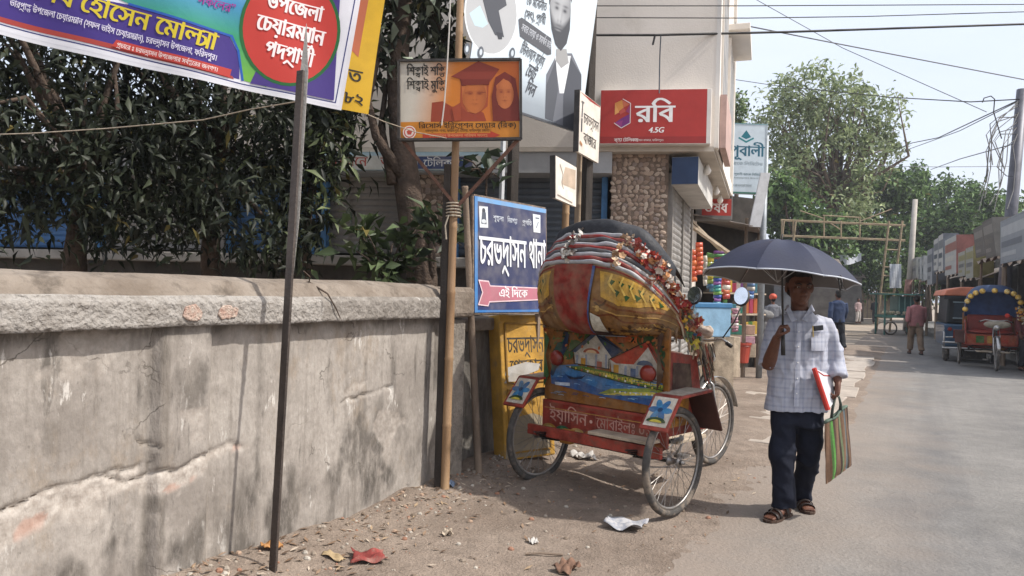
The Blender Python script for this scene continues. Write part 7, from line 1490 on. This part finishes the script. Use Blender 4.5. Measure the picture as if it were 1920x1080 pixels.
# grey sheet over a parked motorcycle
cm = thing('covered_motorcycle', 'motorcycle under a grey sheet parked beyond the cartons', 'motorcycle', tuple(gp(1420, 16.0)))
b_ = MB(); c_ = gp(1420, 16.0); b_.loft([oring((c_.x, c_.y, z), rx, ry, 22) for z, rx, ry in ((.12, .34, .85), (.4, .33, .82), (.7, .3, .75), (.95, .24, .6), (1.1, .16, .35))]); b_.ell((c_.x - .1, c_.y - .5, 1.12), (.3, .12, .12)); o = b_.build('sheet', mat('grey_sheet', H('6e6d6c'), .8, .2, 6, .3, 20), cm); remesh(o, .03, 3, .5, lambda co: (fbm(co[:, 0] * 6 + co[:, 1] * 4, co[:, 2] * 3, 33, 3) - .44) * .12)
for dy in (-.6, .6): b_ = MB(); b_.ring((c_.x, c_.y + dy, .3), (1, 0, 0), .24, .055, 24, 8); b_.build('wheel', m_tyre, cm, smooth=True)
# ---------------------------------------------------------------- far end: scaffold arch, fence, cart, poles
m_scaf = mat('scaffold_bamboo', H('8f7f66'), .8, .2, 3)
d = 36; ar = thing('scaffold_arch', 'tall yellowish scaffold arch spanning the street end', 'arch', tuple(gp(1580, d)))
def rod(p, q, r=.036, nm='pole'): b = MB(); b.tube([p, q], r, 6); b.build(nm, m_scaf, ar)
for y0_, y1_ in ((412, 422), (441, 450)): rod(P(1464, y0_, d), P(1697, y1_, d), nm='beam'); rod(P(1464, y0_ + 2, d + .8), P(1697, y1_ + 2, d + .8), nm='beam')
rod(P(1543, 404, d), P(1613, 408, d), nm='beam')
for px in (1466, 1487, 1545, 1577, 1612): rod(P(px, 406 if px in (1545, 1612) else 414, d), P(px, 446, d), nm='upright')
for px in (1667, 1692, 1470, 1492):
    q_ = P(px, 414, d); rod(Vector((q_.x - .5, q_.y, 0)), q_, .05, 'leg')
for k in range(9):
    z = .6 + k * .42; q_ = P(1667, 414, d); q2 = P(1692, 414, d); f = (q_.z - z) / q_.z * .5
    if k in (3, 5, 6, 8): rod(Vector((q_.x - f, q_.y, z)), Vector((q2.x - f, q2.y, z)), .04, 'rung')
rod(P(1500, 395, d), P(1545, 410, d), .03, 'brace'); rod(P(1612, 415, d), P(1672, 392, d), .03, 'brace'); rod(P(1550, 414, d), P(1578, 432, d), .03, 'brace')
b_ = MB(); b_.sheet(lambda u, v: P(1668 + 22 * u, 495 + 45 * v, d - .1 + .03 * math.sin(u * 9 + v * 4)), 6, 8); tag(b_.build('poster_sheet', mat('poster_grey', H('a9adb2'), .7, .12, 3), fixn=False), 'pale poster sheet tied between the scaffold legs', 'poster')
b_ = MB(); b_.sheet(lambda u, v: P(1560 + 55 * u, 474 + 22 * v - 8 * u * v + 5 * math.sin(u * 3.1), 40 + .1 * math.sin(u * 9)), 10, 5, col=lin(H('c8ccd2'))); tag(b_.build('white_banner', cmat('cloth_print', .7, .2, 3), fixn=False), 'white banner hanging across the street under the scaffold arch', 'banner')
fe = thing('bamboo_fence', 'pale bamboo slat fence closing the end of the street', 'fence', tuple(gp(1600, 62)))
for i in range(64):
    q_ = gp(1520 + i * 2.35, 62 + .01 * i); hh = rnd.uniform(1.9, 2.5); b_ = MB(); b_.box((q_.x, q_.y, hh / 2), (.085, .03, hh), rz=rnd.uniform(-.1, .1)); b_.build('slat', m_scaf if i % 3 else m_bamd, fe)
for z in (.6, 1.6): b_ = MB(); b_.bar(up(gp(1518, 62.08), z), up(gp(1672, 62.7), z), .05, .06); b_.build('rail', m_bamd, fe)
# concrete pole
q_ = P(1716, 374, 38); t = thing('concrete_pole', 'slim pale concrete pole at the street end beside the arch', 'pole', (q_.x - .3, q_.y, 0)); b_ = MB(); b_.tube([(q_.x - .3, q_.y, 0), q_], [.17, .12], 10); b_.build('shaft', mat('pole_concrete', H('a7a198'), .9, .1, 3), t, smooth=True)
b_ = MB(); b_.tube([(q_.x - .29, q_.y, 1.6), (q_.x - .22, q_.y, 2.6)], [.175, .17], 10); b_.build('painted_band', mat('band_red', H('a88076'), .9, .3, 5), t, smooth=True)
# glass snack cart
d = 33; c_ = gp(1680, d); vc = thing('vendor_cart', 'green glass sided vendor cart on wheels at the street end', 'cart', tuple(c_))
m_grn = mat('cart_green', H('3f6a62'), .6, .2, 5); b_ = MB(); b_.box((c_.x, c_.y, .82), (1.5, .9, .12)); b_.build('tray', m_grn, vc)
for sx_ in (-.7, .7):
    for sy_ in (-.4, .4): b_ = MB(); b_.bar((c_.x + sx_, c_.y + sy_, 0), (c_.x + sx_, c_.y + sy_, 1.75 if sx_ > 0 or sy_ > 0 else 1.75), .06, .06); b_.build('post', m_grn, vc)
b_ = MB(); b_.box((c_.x, c_.y, 1.79), (1.8, 1.15, .06)); b_.build('roof', m_grn, vc)
b_ = MB(); b_.box((c_.x + .32, c_.y + .05, 1.3), (.8, .7, .8)); b_.build('glass_box', mat('cart_glass', H('4f6f6c'), .2, .1, 3), vc)
for k in range(4): b_ = MB(); b_.bar((c_.x - .05 + .25 * k, c_.y - .34, .9), (c_.x - .05 + .25 * k, c_.y - .34, 1.72), .035, .035); b_.build('mullion', mat('cart_bar', H('7fa09a'), .6, .1), vc)
for sx_ in (-.45, .45): b_ = MB(); b_.ring((c_.x + sx_, c_.y - .42, .3), (0, 1, 0), .27, .035, 24, 6); b_.build('wheel', m_tyre, vc)
for k in range(7): b_ = MB(); b_.ell((c_.x - .68 + .15 * k, c_.y - .3 + .1 * (k % 2), .97), (.1, .1, .09), 10, 7); tag(b_.build('food_bundle', mat('bundle_cream', H('b9ae94'), .8, .3, 12), smooth=True), 'small pale bundle on the green vendor cart, %s from the left' % ORD[k], 'food', 'bundles on the vendor cart')
# ---------------------------------------------------------------- right hand row of shops
RA, RBv = Vector((11.35, 14.6, 0)), Vector((21.7, 38.5, 0)); rd = (RBv - RA).normalized(); rn = Vector((-rd.y, rd.x, 0)); rL = (RBv - RA).length      # rn points to the street
if rn.x > 0: rn = -rn
bcol = [('7d8288', '9a9da0', '5a5f68'), ('56534f', '77746e', '5f5a54'), ('8d8c84', '7f7a52', '5a5a5a'), ('a3a3a0', '8a5a52', 'b0aca4'), ('b2b1ae', '6c7075', '3f4a56'), ('93959a', '666a70', '484d54'), ('7d8286', 'a0a09e', '5f6468'), ('85858a', '96968f', '5a5e64')]
labs = ['nearest right hand shop with black shutter and white sign under a tin awning', 'right hand shop behind the pole with a tilted grey board', 'right hand shop with yellow and grey boards behind the three wheeler', 'right hand shop with red lettered fascia board', 'right hand shop with two tall grey boards', 'right hand shop with a pale blue grey upright board', 'right hand shop with narrow white board near the far end', 'last small shop of the right hand row at the street end']
ns = 8; sw_ = rL / ns
for i in range(ns):
    s0 = i * sw_; f = lambda u, q, z: RA + rd * (s0 + u) + rn * q + Vector((0, 0, z)); t = thing('row_shop', labs[i], 'shop', tuple(f(sw_ / 2, 0, 0)), group='shops along the right side'); an = math.atan2(rd.y, rd.x)
    hh = 2.55 + .25 * math.sin(i * 2.1); w = sw_ - .06
    def rbox(nm, u0, u1, q0, q1, z0, z1, m, par=t, bev=0.): b = MB(); b.box(f((u0 + u1) / 2, (q0 + q1) / 2, (z0 + z1) / 2), (u1 - u0, abs(q1 - q0), z1 - z0), rz=an); return b.build(nm, m, par, bevel=bev)
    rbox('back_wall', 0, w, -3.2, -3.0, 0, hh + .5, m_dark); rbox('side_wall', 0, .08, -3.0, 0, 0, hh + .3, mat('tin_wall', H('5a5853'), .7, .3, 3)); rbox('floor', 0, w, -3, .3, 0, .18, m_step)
    b_ = MB(); nn_ = 24
    b_.loft([[f(w * k / nn_, -3.2, hh + .75 + .02 * (k % 2)), f(w * k / nn_, 0, hh + .25 + .02 * (k % 2)), f(w * k / nn_, 1.0, hh - .15 + .02 * (k % 2) - .06 * math.sin(k * .9 + i))] for k in range(nn_ + 1)], closed=False); b_.build('tin_roof', m_tin, t, solid=.01)
    for u_ in (.1, w - .1): b_ = MB(); bamboo(b_, f(u_, .9, 0), f(u_, .9, hh - .1), .04, .5); b_.build('post', m_bamd, t, smooth=True)
    rbox('counter', .3, w - .3, -.5, -.1, .18, .95, mat('counter_wood', H('5f4c3e'), .7, .25, 5)); rbox('shelf_unit', .3, w - .3, -2.9, -2.5, .2, 2.1, mat('shelf_goods', H('6a6258'), .6, .5, 9, thr=(.45, .55), col2=H('2f3a44')))
    c1, c2, c3 = bcol[i]; nb = (1, 2, 2, 1, 2, 1, 2, 1)[i]; bw = (w - .2) / nb
    for k in range(nb):
        tl = .12 if i == 1 else .02; z0 = hh - .12 + .1 * k; hb_ = (1.0, .95, .9, 1.25, 1.35, 1.45, 1.1, 1.0)[i] - .15 * (k % 2); u0 = .1 + k * bw; wb = bw * (.94 if i not in (5, 6) else .6)
        b_ = MB(); o0 = f(u0, 1.02, z0); yv = (Vector((0, 0, 1)) + rn * tl).normalized(); xv = -rd; o1 = f(u0 + wb, 1.04, z0); b_.prism([(0, 0), (wb, 0), (wb, hb_), (0, hb_)], o1, xv, yv, .05); bo = b_.build('fascia_board', mat('fascia_' + c1, H(c1), .6, .15, 3), t)
        a = Art(plane(o1, xv, yv), .002); a.rect(.05, .05, wb - .05, hb_ - .05, c1); a.rect(.1, hb_ * .62, wb - .1, hb_ * .85, c2); a.rect(.15, hb_ * .36, wb * .8, hb_ * .5, c3); a.rect(.15, hb_ * .15, wb * .6, hb_ * .25, c2)
        a.build('print', m_print, bo)
        # end of the board faces the camera
        b_ = MB(); e0 = f(u0 - .012, 1.03, z0); b_.prism([(0, 0), (.5, 0), (.5, hb_), (0, hb_)], e0 - rn * -.02, -rn * -1 if False else rn * -1, yv, .03); eb = b_.build('return_board', mat('return_' + c2, H(c2), .6, .15, 3), t)
    if i == 0: rbox('shutter', .2, w - .2, -.09, -.04, .95, hh, m_shut)
# --- steel utility pole with a tangle of cables
q0_ = gp(1872, 18.6); q1_ = P(1917, 168, 18.6); pl_ = thing('utility_pole', 'thick leaning steel utility pole at the right edge', 'pole', tuple(q0_)); b_ = MB(); b_.tube([q0_, q0_.lerp(q1_, .5), q1_], [.15, .14, .125], 14); b_.build('shaft', mat('pole_steel', H('63636a'), .5, .2, 3, metal=.3), pl_, smooth=True)
m_wire = mat('cable_black', H('2e2d2d'), .6, .1); m_wire2 = mat('cable_grey', H('5d5f64'), .6, .1)
def wire(label, pts, r=.012, m=None, name='overhead_wire', sag=0.):
    p = [P(*q) for q in pts]; out = []
    for i in range(len(p) - 1):
        for k in range(8): out.append(p[i].lerp(p[i + 1], k / 8))
    out.append(p[-1])
    if sag: out = [q - Vector((0, 0, sag * math.sin(math.pi * i / (len(out) - 1)))) for i, q in enumerate(out)]
    b = MB(); b.tube(out, r, 5); return tag(b.build(name, m or m_wire), label, 'wire')
wire('topmost thin wire crossing the whole sky', [(1080, 11, 7.7), (1400, 11, 8.2), (1960, 8, 9)], .006)
wire('second thin wire from the top crossing the sky', [(1080, 33, 7.7), (1400, 34, 8.2), (1620, 31, 8.6), (1960, 21, 9)], .006)
wire('thick black cable below the two thin wires', [(1080, 66, 7.9), (1230, 66, 8.0), (1480, 60, 8.5), (1960, 44, 9)], .014)
wire('short loose cable end dangling from the thick black cable', [(1228, 67, 7.98), (1226, 76, 7.98), (1224, 84, 7.98)], .012, None, 'cable_end')
wire('pale vertical cable hanging down the cream wall to the red sign', [(1239, 67, 8.0), (1237, 110, 8.05), (1236, 175, 8.0)], .008, m_wire2, 'drop_cable')
wire('long wire slanting down from the drain pipe to the right edge', [(1378, 44, 12), (1560, 80, 14), (1960, 157, 16)], .012, m_wire2)
wire('thin wire slanting steeply down from the top towards the pole', [(1412, -4, 20), (1580, 90, 20), (1850, 210, 18)], .01, m_wire2)
wire('level wire from behind the tall tree to the utility pole', [(1370, 148, 30), (1450, 160, 30), (1665, 182, 22), (1820, 191, 18), (1912, 186, 17.1)], .014)
wire('wavy lower wire running from the utility pole to the tall tree', [(1905, 190, 17.1), (1830, 225, 20), (1760, 258, 24), (1710, 268, 28), (1680, 280, 32)], .015)
wire('straight wire just under the wavy wire', [(1905, 192, 17.1), (1800, 245, 22), (1670, 292, 32)], .012, m_wire2)
wire('low wire from the utility pole towards the scaffold arch', [(1900, 270, 17.2), (1800, 298, 24), (1745, 318, 34)], .014, m_wire2)
wire('level far wire above the dark trees', [(1630, 311, 40), (1760, 313, 40), (1900, 312, 40)], .016, m_wire2)
g_ = np.random.default_rng(77); b_ = MB()
for i in range(13):
    f0 = .93 - .02 * i % .2; a0 = q0_.lerp(q1_, .97 - .012 * i); e0 = P(1832 + 5 * i + g_.uniform(-8, 8), 330 + g_.uniform(-30, 90), 17.1 + g_.uniform(-.3, .3)); mid = a0.lerp(e0, .5) + Vector((g_.uniform(-.5, .1), 0, g_.uniform(-.3, .5))); b_.tube([a0, a0.lerp(mid, .6) + Vector((-.1, 0, .1)), mid, mid.lerp(e0, .5) + Vector((.05, 0, -.1)), e0], .011, 4)
o = b_.build('cable_tangle', m_wire, pl_); o['kind'] = 'stuff'
b_ = MB(); b_.tube([P(1842, 192, 17), P(1845, 184, 17), P(1858, 180, 17), P(1865, 186, 17), P(1863, 210, 17), P(1872, 240, 17), P(1878, 260, 17)], .013, 5); b_.build('cable_loop', m_wire, pl_)
# --- three wheeler
d = 19.6; c_ = gp(1813, d); au = thing('three_wheeler', 'dark three wheeled auto with orange tarpaulin roof parked at right', 'auto', tuple(c_), R(-24)); Bq = lambda mb, nm, m, p=au, **k: mb.build(nm, m, p, world=False, **k)
m_aub = mat('auto_blue', H('33506a'), .4, .15, 4, coat=.3); m_aut = mat('auto_dark', H('23282b'), .5, .2, 4); m_ora = mat('auto_orange_tarp', H('c4785c'), .6, .12, 4, .2, 20)
b_ = MB(); b_.prism([(-.62, .38), (.62, .38), (.64, .95), (-.64, .95)], (0, -1.2, 0), (1, 0, 0), (0, 0, 1), 2.1); Bq(b_, 'body', m_aub, bevel=.04)
b_ = MB(); b_.prism([(-.60, .96), (.60, .96), (.56, 1.70), (-.56, 1.70)], (0, -1.15, 0), (1, 0, 0), (0, 0, 1), 1.9); Bq(b_, 'side_curtain', m_aut, bevel=.05)
b_ = MB(); b_.loft([oring((0, y, 1.70), .66 - .1 * abs(y + .2) ** 3, .0 + .0, 3) for y in (-1, 1)]) if False else b_.prism([(-.68, 1.66), (.68, 1.66), (.62, 1.80), (.3, 1.88), (-.3, 1.88), (-.62, 1.80)], (0, -1.28, 0), (1, 0, 0), (0, 0, 1), 2.5); Bq(b_, 'roof', m_ora, bevel=.03)
b_ = MB(); b_.prism([(-.66, 1.57), (.66, 1.57), (.66, 1.70), (-.66, 1.70)], (0, -1.24, 0), (1, 0, 0), (0, 0, 1), .05); Bq(b_, 'roof_valance', m_aut)
b_ = MB(); b_.prism([(-.45, 1.1), (.45, 1.1), (.43, 1.5), (-.43, 1.5)], (0, -1.165, 0), (1, 0, 0), (0, 0, 1), .02); wi = Bq(b_, 'rear_window', mat('auto_window', H('39424a'), .2, .1)); 
for p, q in (((-.46, 1.1), (.46, 1.1)), ((-.46, 1.5), (.46, 1.5)), ((0, 1.1), (0, 1.5))): b_ = MB(); b_.bar((p[0], -1.19, p[1]), (q[0], -1.19, q[1]), .03, .03); Bq(b_, 'window_bar', mat('auto_trim', H('7d8f95'), .5, .1), wi)
b_ = MB(); b_.tube([(-.62, -1.30, .62), (-.3, -1.32, .64), (0, -1.32, .72), (.3, -1.32, .64), (.62, -1.30, .62)], .02, 8); Bq(b_, 'curved_trim', m_chrome, smooth=True)
for z in (.5, .36): b_ = MB(); b_.tube([(-.7, -1.38, z), (.7, -1.38, z)], .025, 8); Bq(b_, 'bumper_bar', m_chrome, smooth=True)
for x_ in (-.66, .66): b_ = MB(); b_.tube([(x_, -1.38, .3), (x_, -1.38, .72), (x_, -1.2, .78)], .022, 8); Bq(b_, 'bumper_post', m_chrome, smooth=True)
for x_ in (-.52, .52): b_ = MB(); b_.lathe((x_, -1.21, .82), [(.05, 0), (.05, .02), (.03, .03)], 12, ax=(0, -1, 0)); Bq(b_, 'tail_lamp', mat('lamp_red', H('8a2a24'), .3, .1))
for x_, y_ in ((-.56, -.85), (.56, -.85), (0, 1.0)):
    b_ = MB(); b_.ring((x_, y_, .23), (1, 0, 0), .17, .065, 28, 10); w_ = Bq(b_, 'wheel', m_tyre, smooth=True); b_ = MB(); b_.lathe((x_ - .03, y_, .23), [(.11, 0), (.12, .02), (.12, .05), (.04, .06)], 16, ax=(1, 0, 0)); Bq(b_, 'rim', m_rim, w_)
b_ = MB(); b_.prism([(-.4, .4), (.4, .4), (.34, 1.5), (-.34, 1.5)], (0, 1.25, 0), (1, 0, 0), (0, 0, 1), .35); Bq(b_, 'front_cab', m_aub, bevel=.05)
b_ = MB(); b_.box((.0, -1.33, .2), (.5, .03, .2)); Bq(b_, 'mud_flap', m_blk)
# --- second rickshaw facing the camera
r2 = rickshaw((11.2, 17.5, .03), math.atan2(-1.4, -.72), 'cycle_rickshaw', 'red cycle rickshaw with gold garland round its hood facing the camera', False)
# --- people in the street
person('man in a faded red shirt and khaki trousers walking away down the road', 1716, 668, 21.0, 1.66, R(180 - 10), mat('shirt_pink', H('9c6a6a'), .85, .12, 8), mat('trousers_khaki', H('7d6a58'), .85, .12, 8))
person('man in a navy shirt half hidden behind the umbrella holder', 1569, 665, 21.5, 1.74, R(180), mat('shirt_navy', H('34415c'), .85, .12, 8), mat('trousers_black', H('25262b'), .85, .12, 8))
person('small distant figure in pale pink standing before the bamboo fence', 1609, 595, 48, 1.62, R(20), mat('shirt_pale', H('a08a88'), .85, .12, 8), mat('trousers_white', H('b0aaa4'), .85, .1, 8), 'stand', vox=.022)
person('small distant figure in black standing by the vendor cart', 1641, 597, 48, 1.66, R(170), mat('shirt_black', H('22232a'), .85, .12, 8), mat('trousers_black', H('25262b')), 'stand', vox=.022)
pr = person('person in grey with an orange cap standing beyond the covered motorcycle', 1447, 650, 22, 1.55, R(180), mat('shirt_grey', H('6e7076'), .85, .12, 8), mat('trousers_grey', H('4a4b50'), .85, .1, 8), 'stand')
s_ = 1.55 / 1.68; b_ = MB(); b_.ell(Vector((0, .01, 1.64)) * s_, (.11, .125, .1), 16, 10); b_.build('cap', mat('cap_orange', H('b8503a'), .5, .1), pr, world=False, smooth=True)
person('man in dark clothes seated on the red rickshaw at the right edge', 1925, 690, 16.6, 1.6, R(10), mat('shirt_maroon', H('5c2f30'), .85, .12, 8), mat('trousers_black', H('25262b')), 'stand')
# grey tin sheds at the left of the street end
for i, (px, d, w, h, c, lab) in enumerate(((1410, 24, 3.2, 2.6, '77797c', 'grey tin shed beyond the covered motorcycle'), (1480, 34, 4.0, 2.9, '6a655f', 'low brown shed behind the walking man'), (1545, 50, 4.5, 3.0, '5c5a58', 'dark shed at the street end left of the fence'))):
    q_ = gp(px, d); t = thing('tin_shed', lab, 'shed', tuple(q_), R(-20)); m_ = mat('shed_' + c, H(c), .8, .25, 2, .2, 20)
    b_ = MB(); b_.box((0, 1.5, h / 2), (w, 3, h)); b_.build('wall', m_, t, world=False); b_ = MB(); b_.loft([[Vector((-w / 2 - .2 + (w + .4) * k / 20, -.5, h - .05 + .03 * (k % 2))), Vector((-w / 2 - .2 + (w + .4) * k / 20, 3.2, h + .55 + .03 * (k % 2)))] for k in range(21)], closed=False); b_.build('roof', m_tin, t, world=False, solid=.015)
    b_ = MB(); b_.box((0, -.01, h * .42), (w * .4, .04, h * .8)); b_.build('door', m_dark, t, world=False)
# ================================================================ SMALL THINGS ON THE GROUND
def gg(px, py):
    p = G(px, py, .02); p.z = gh(p) + .003; return p
def crumple(name, label, cat_, px, py, w, l, m, seed, amp=.02, ang=0., fold=.0):
    c_ = gg(px, py); g = np.random.default_rng(seed); n = 14; q = Matrix.Rotation(ang, 3, 'Z'); b = MB(); ph = g.uniform(0, 6, 4)
    def S(u, v):
        x = (u - .5) * w * (1 + .12 * math.sin(v * 5 + ph[0])); y = (v - .5) * l * (1 + .1 * math.sin(u * 6 + ph[1])); z = amp * (.55 + .3 * math.sin(u * 9 + ph[2] + v * 4) + .25 * math.sin(v * 13 + ph[3] - u * 5)) + fold * abs(u - .5)
        p = c_ + q @ Vector((x, y, 0)); return Vector((p.x, p.y, max(gh(p), c_.z - .01) + .004 + max(0, z)))
    b.sheet(S, n, n); return tag(b.build(name, m, smooth=True, solid=.002, fixn=False), label, cat_)
m_paper = mat('newsprint', H('a8a6a6'), .9, .12, 26, thr=(.45, .55), col2=H('8d8f96'), dirt=(H('5f6f9a'), 14, .62, .6))
crumple('newspaper_sheet', 'crumpled printed paper sheet lying behind the right rickshaw wheel', 'paper', 1172, 991, .24, .17, m_paper, 1, .035, R(-20), .04)
crumple('red_cloth', 'crumpled red cloth lying on the dirt at bottom left', 'cloth', 690, 1062, .17, .13, mat('red_rag', H('803b36'), .9, .25, 12, .4, 30, dirt=(H('84766a'), 9, .5, .6)), 2, .035, R(15))
crumple('cardboard_scrap', 'flat yellowish cardboard scrap left of the red cloth', 'cardboard', 626, 1066, .11, .06, mat('cardboard', H('a08c6c'), .9, .15, 12), 3, .015, R(-25))
crumple('orange_wrapper', 'orange crumpled wrapper at the foot of the flat steel post', 'wrapper', 508, 1068, .1, .09, mat('wrapper_orange', H('a87a4a'), .6, .25, 14), 4, .03, R(30))
crumple('white_wrapper', 'small white crumpled wrapper in the middle of the dirt', 'wrapper', 1000, 1023, .055, .045, mat('wrapper_white', H('b4b0aa'), .6, .1, 20), 5, .025, 1)
crumple('white_wrapper', 'pale torn paper under the rickshaw axle', 'wrapper', 1095, 868, .2, .13, mat('wrapper_white', H('b4b0aa')), 6, .05, .4)
crumple('foil_wrapper', 'blue and white foil wrapper near the bamboo pole foot', 'wrapper', 842, 938, .08, .05, mat('wrapper_blue', H('6f7f96'), .4, .3, 20), 7, .03, .7)
crumple('white_wrapper', 'scrunched pale paper left of the paper sheet', 'wrapper', 838, 1016, .06, .05, mat('wrapper_tan', H('a89a88'), .8, .2, 20), 8, .03, .2)
crumple('brown_leaf_heap', 'brown crumpled leaf mat at the bottom edge of the dirt', 'leaf', 1062, 1070, .13, .1, mat('dead_leaf', H('6f5546'), .9, .3, 14), 9, .04, .9)
b_ = MB(); p = gg(985, 1044); q = gg(1055, 1043); b_.tube([p + Vector((0, 0, .006)), p.lerp(q, .4) + Vector((0, 0, .012)), q + Vector((0, 0, .006))], .006, 6); tag(b_.build('stick', m_bamd), 'thin dry stick lying on the dirt at the bottom', 'stick')
b_ = MB(); b_.tube([wq(-1.36, -.1, 1.50), wq(-1.33, -.02, 1.50), wq(-1.3, .09, 1.44), wq(-1.24, .1, 1.36), wq(-1.2, .1, 1.30)], [.006, .006, .005, .004, .003], 5); b_.tube([wq(-1.33, -.02, 1.50), wq(-1.38, .03, 1.53), wq(-1.44, .04, 1.56)], .004, 5); tag(b_.build('creeper_stem', m_bark), 'dry creeper stem hanging over the wall coping beside the flat post', 'creeper')
# brick rubble, pebbles, dead leaves and dust crumbs: nobody could count them
def scatter(name, label, cat_, n, fn, maker, m, seed):
    g = np.random.default_rng(seed); b = MB()
    for i in range(n):
        p = fn(g); z = gh(p); maker(b, Vector((p[0], p[1], z)), g)
    o = b.build(name, m, None, fixn=False); tag(o, label, cat_, kind='stuff')
def stone(b, p, g):
    r = .004 + .015 * g.uniform() ** 4; n = 6; c = lin(H(['8d8072', '9c9184', '7a6c5e', 'a58c78', '96705c', 'b0a89c'][g.integers(6)])); a = g.uniform(0, 6)
    b.loft([[p + Vector((math.cos(a + 1.047 * k) * r * s * g.uniform(.8, 1.15), math.sin(a + 1.047 * k) * r * s * .8, z * r)) for k in range(n)] for s, z in ((1, -.3), (1.05, .3), (.6, .8))], col=c)
def leaf(b, p, g):
    L = g.uniform(.02, .065); w = L * .34; a = g.uniform(0, 6.28); d = Vector((math.cos(a), math.sin(a), 0)); s = Vector((-d.y, d.x, 0)); c = lin(H(['6f5a48', '7d6652', '5b4a3c', '8a7460', 'a08a70', 'b9aa98'][g.integers(6)])); p = p + Vector((0, 0, .004))
    b.add([p, p + d * L * .5 + s * w / 2 + Vector((0, 0, .008)), p + d * L + Vector((0, 0, .006 + .01 * g.uniform())), p + d * L * .5 - s * w / 2 + Vector((0, 0, .006))], [(0, 1, 2, 3)], c)
def near_wall(g): t = g.uniform(-2.6, .9); q = abs(g.normal(0, .28)) + .02; return wq(t, q)
def all_dirt(g): return wq(g.uniform(-3.0, 2.5), g.uniform(.05, 2.0) ** 1.0)
m_crumb = cmat('ground_bits', .9, .3, 30)
scatter('rubble', 'loose brick crumbs and pebbles along the foot of the wall', 'rubble', 520, near_wall, stone, m_crumb, 1)
scatter('dead_leaves', 'dry leaf litter and paper bits on the dirt shoulder', 'leaf litter', 380, near_wall, leaf, m_crumb, 2)
scatter('pebbles', 'small pebbles scattered over the dirt shoulder', 'pebbles', 420, all_dirt, stone, m_crumb, 3)
scatter('dead_leaves', 'sparse leaf and wrapper bits over the open dirt', 'leaf litter', 220, all_dirt, leaf, m_crumb, 4)
# ================================================================ HAZE: thin dusty air over the whole street
hz = MB(); hz.box((20, 30, 9.5), (170, 150, 21.5)); mh = bpy.data.materials.new('dusty_air'); mh.use_nodes = True; nt = mh.node_tree; nt.nodes.clear()
pv = nt.nodes.new('ShaderNodeVolumePrincipled'); pv.inputs['Color'].default_value = (.90, .93, 1, 1); pv.inputs['Density'].default_value = .0009; pv.inputs['Anisotropy'].default_value = .3
on = nt.nodes.new('ShaderNodeOutputMaterial'); nt.links.new(pv.outputs[0], on.inputs['Volume'])
ho = hz.build('haze', mh); ho['kind'] = 'stuff'
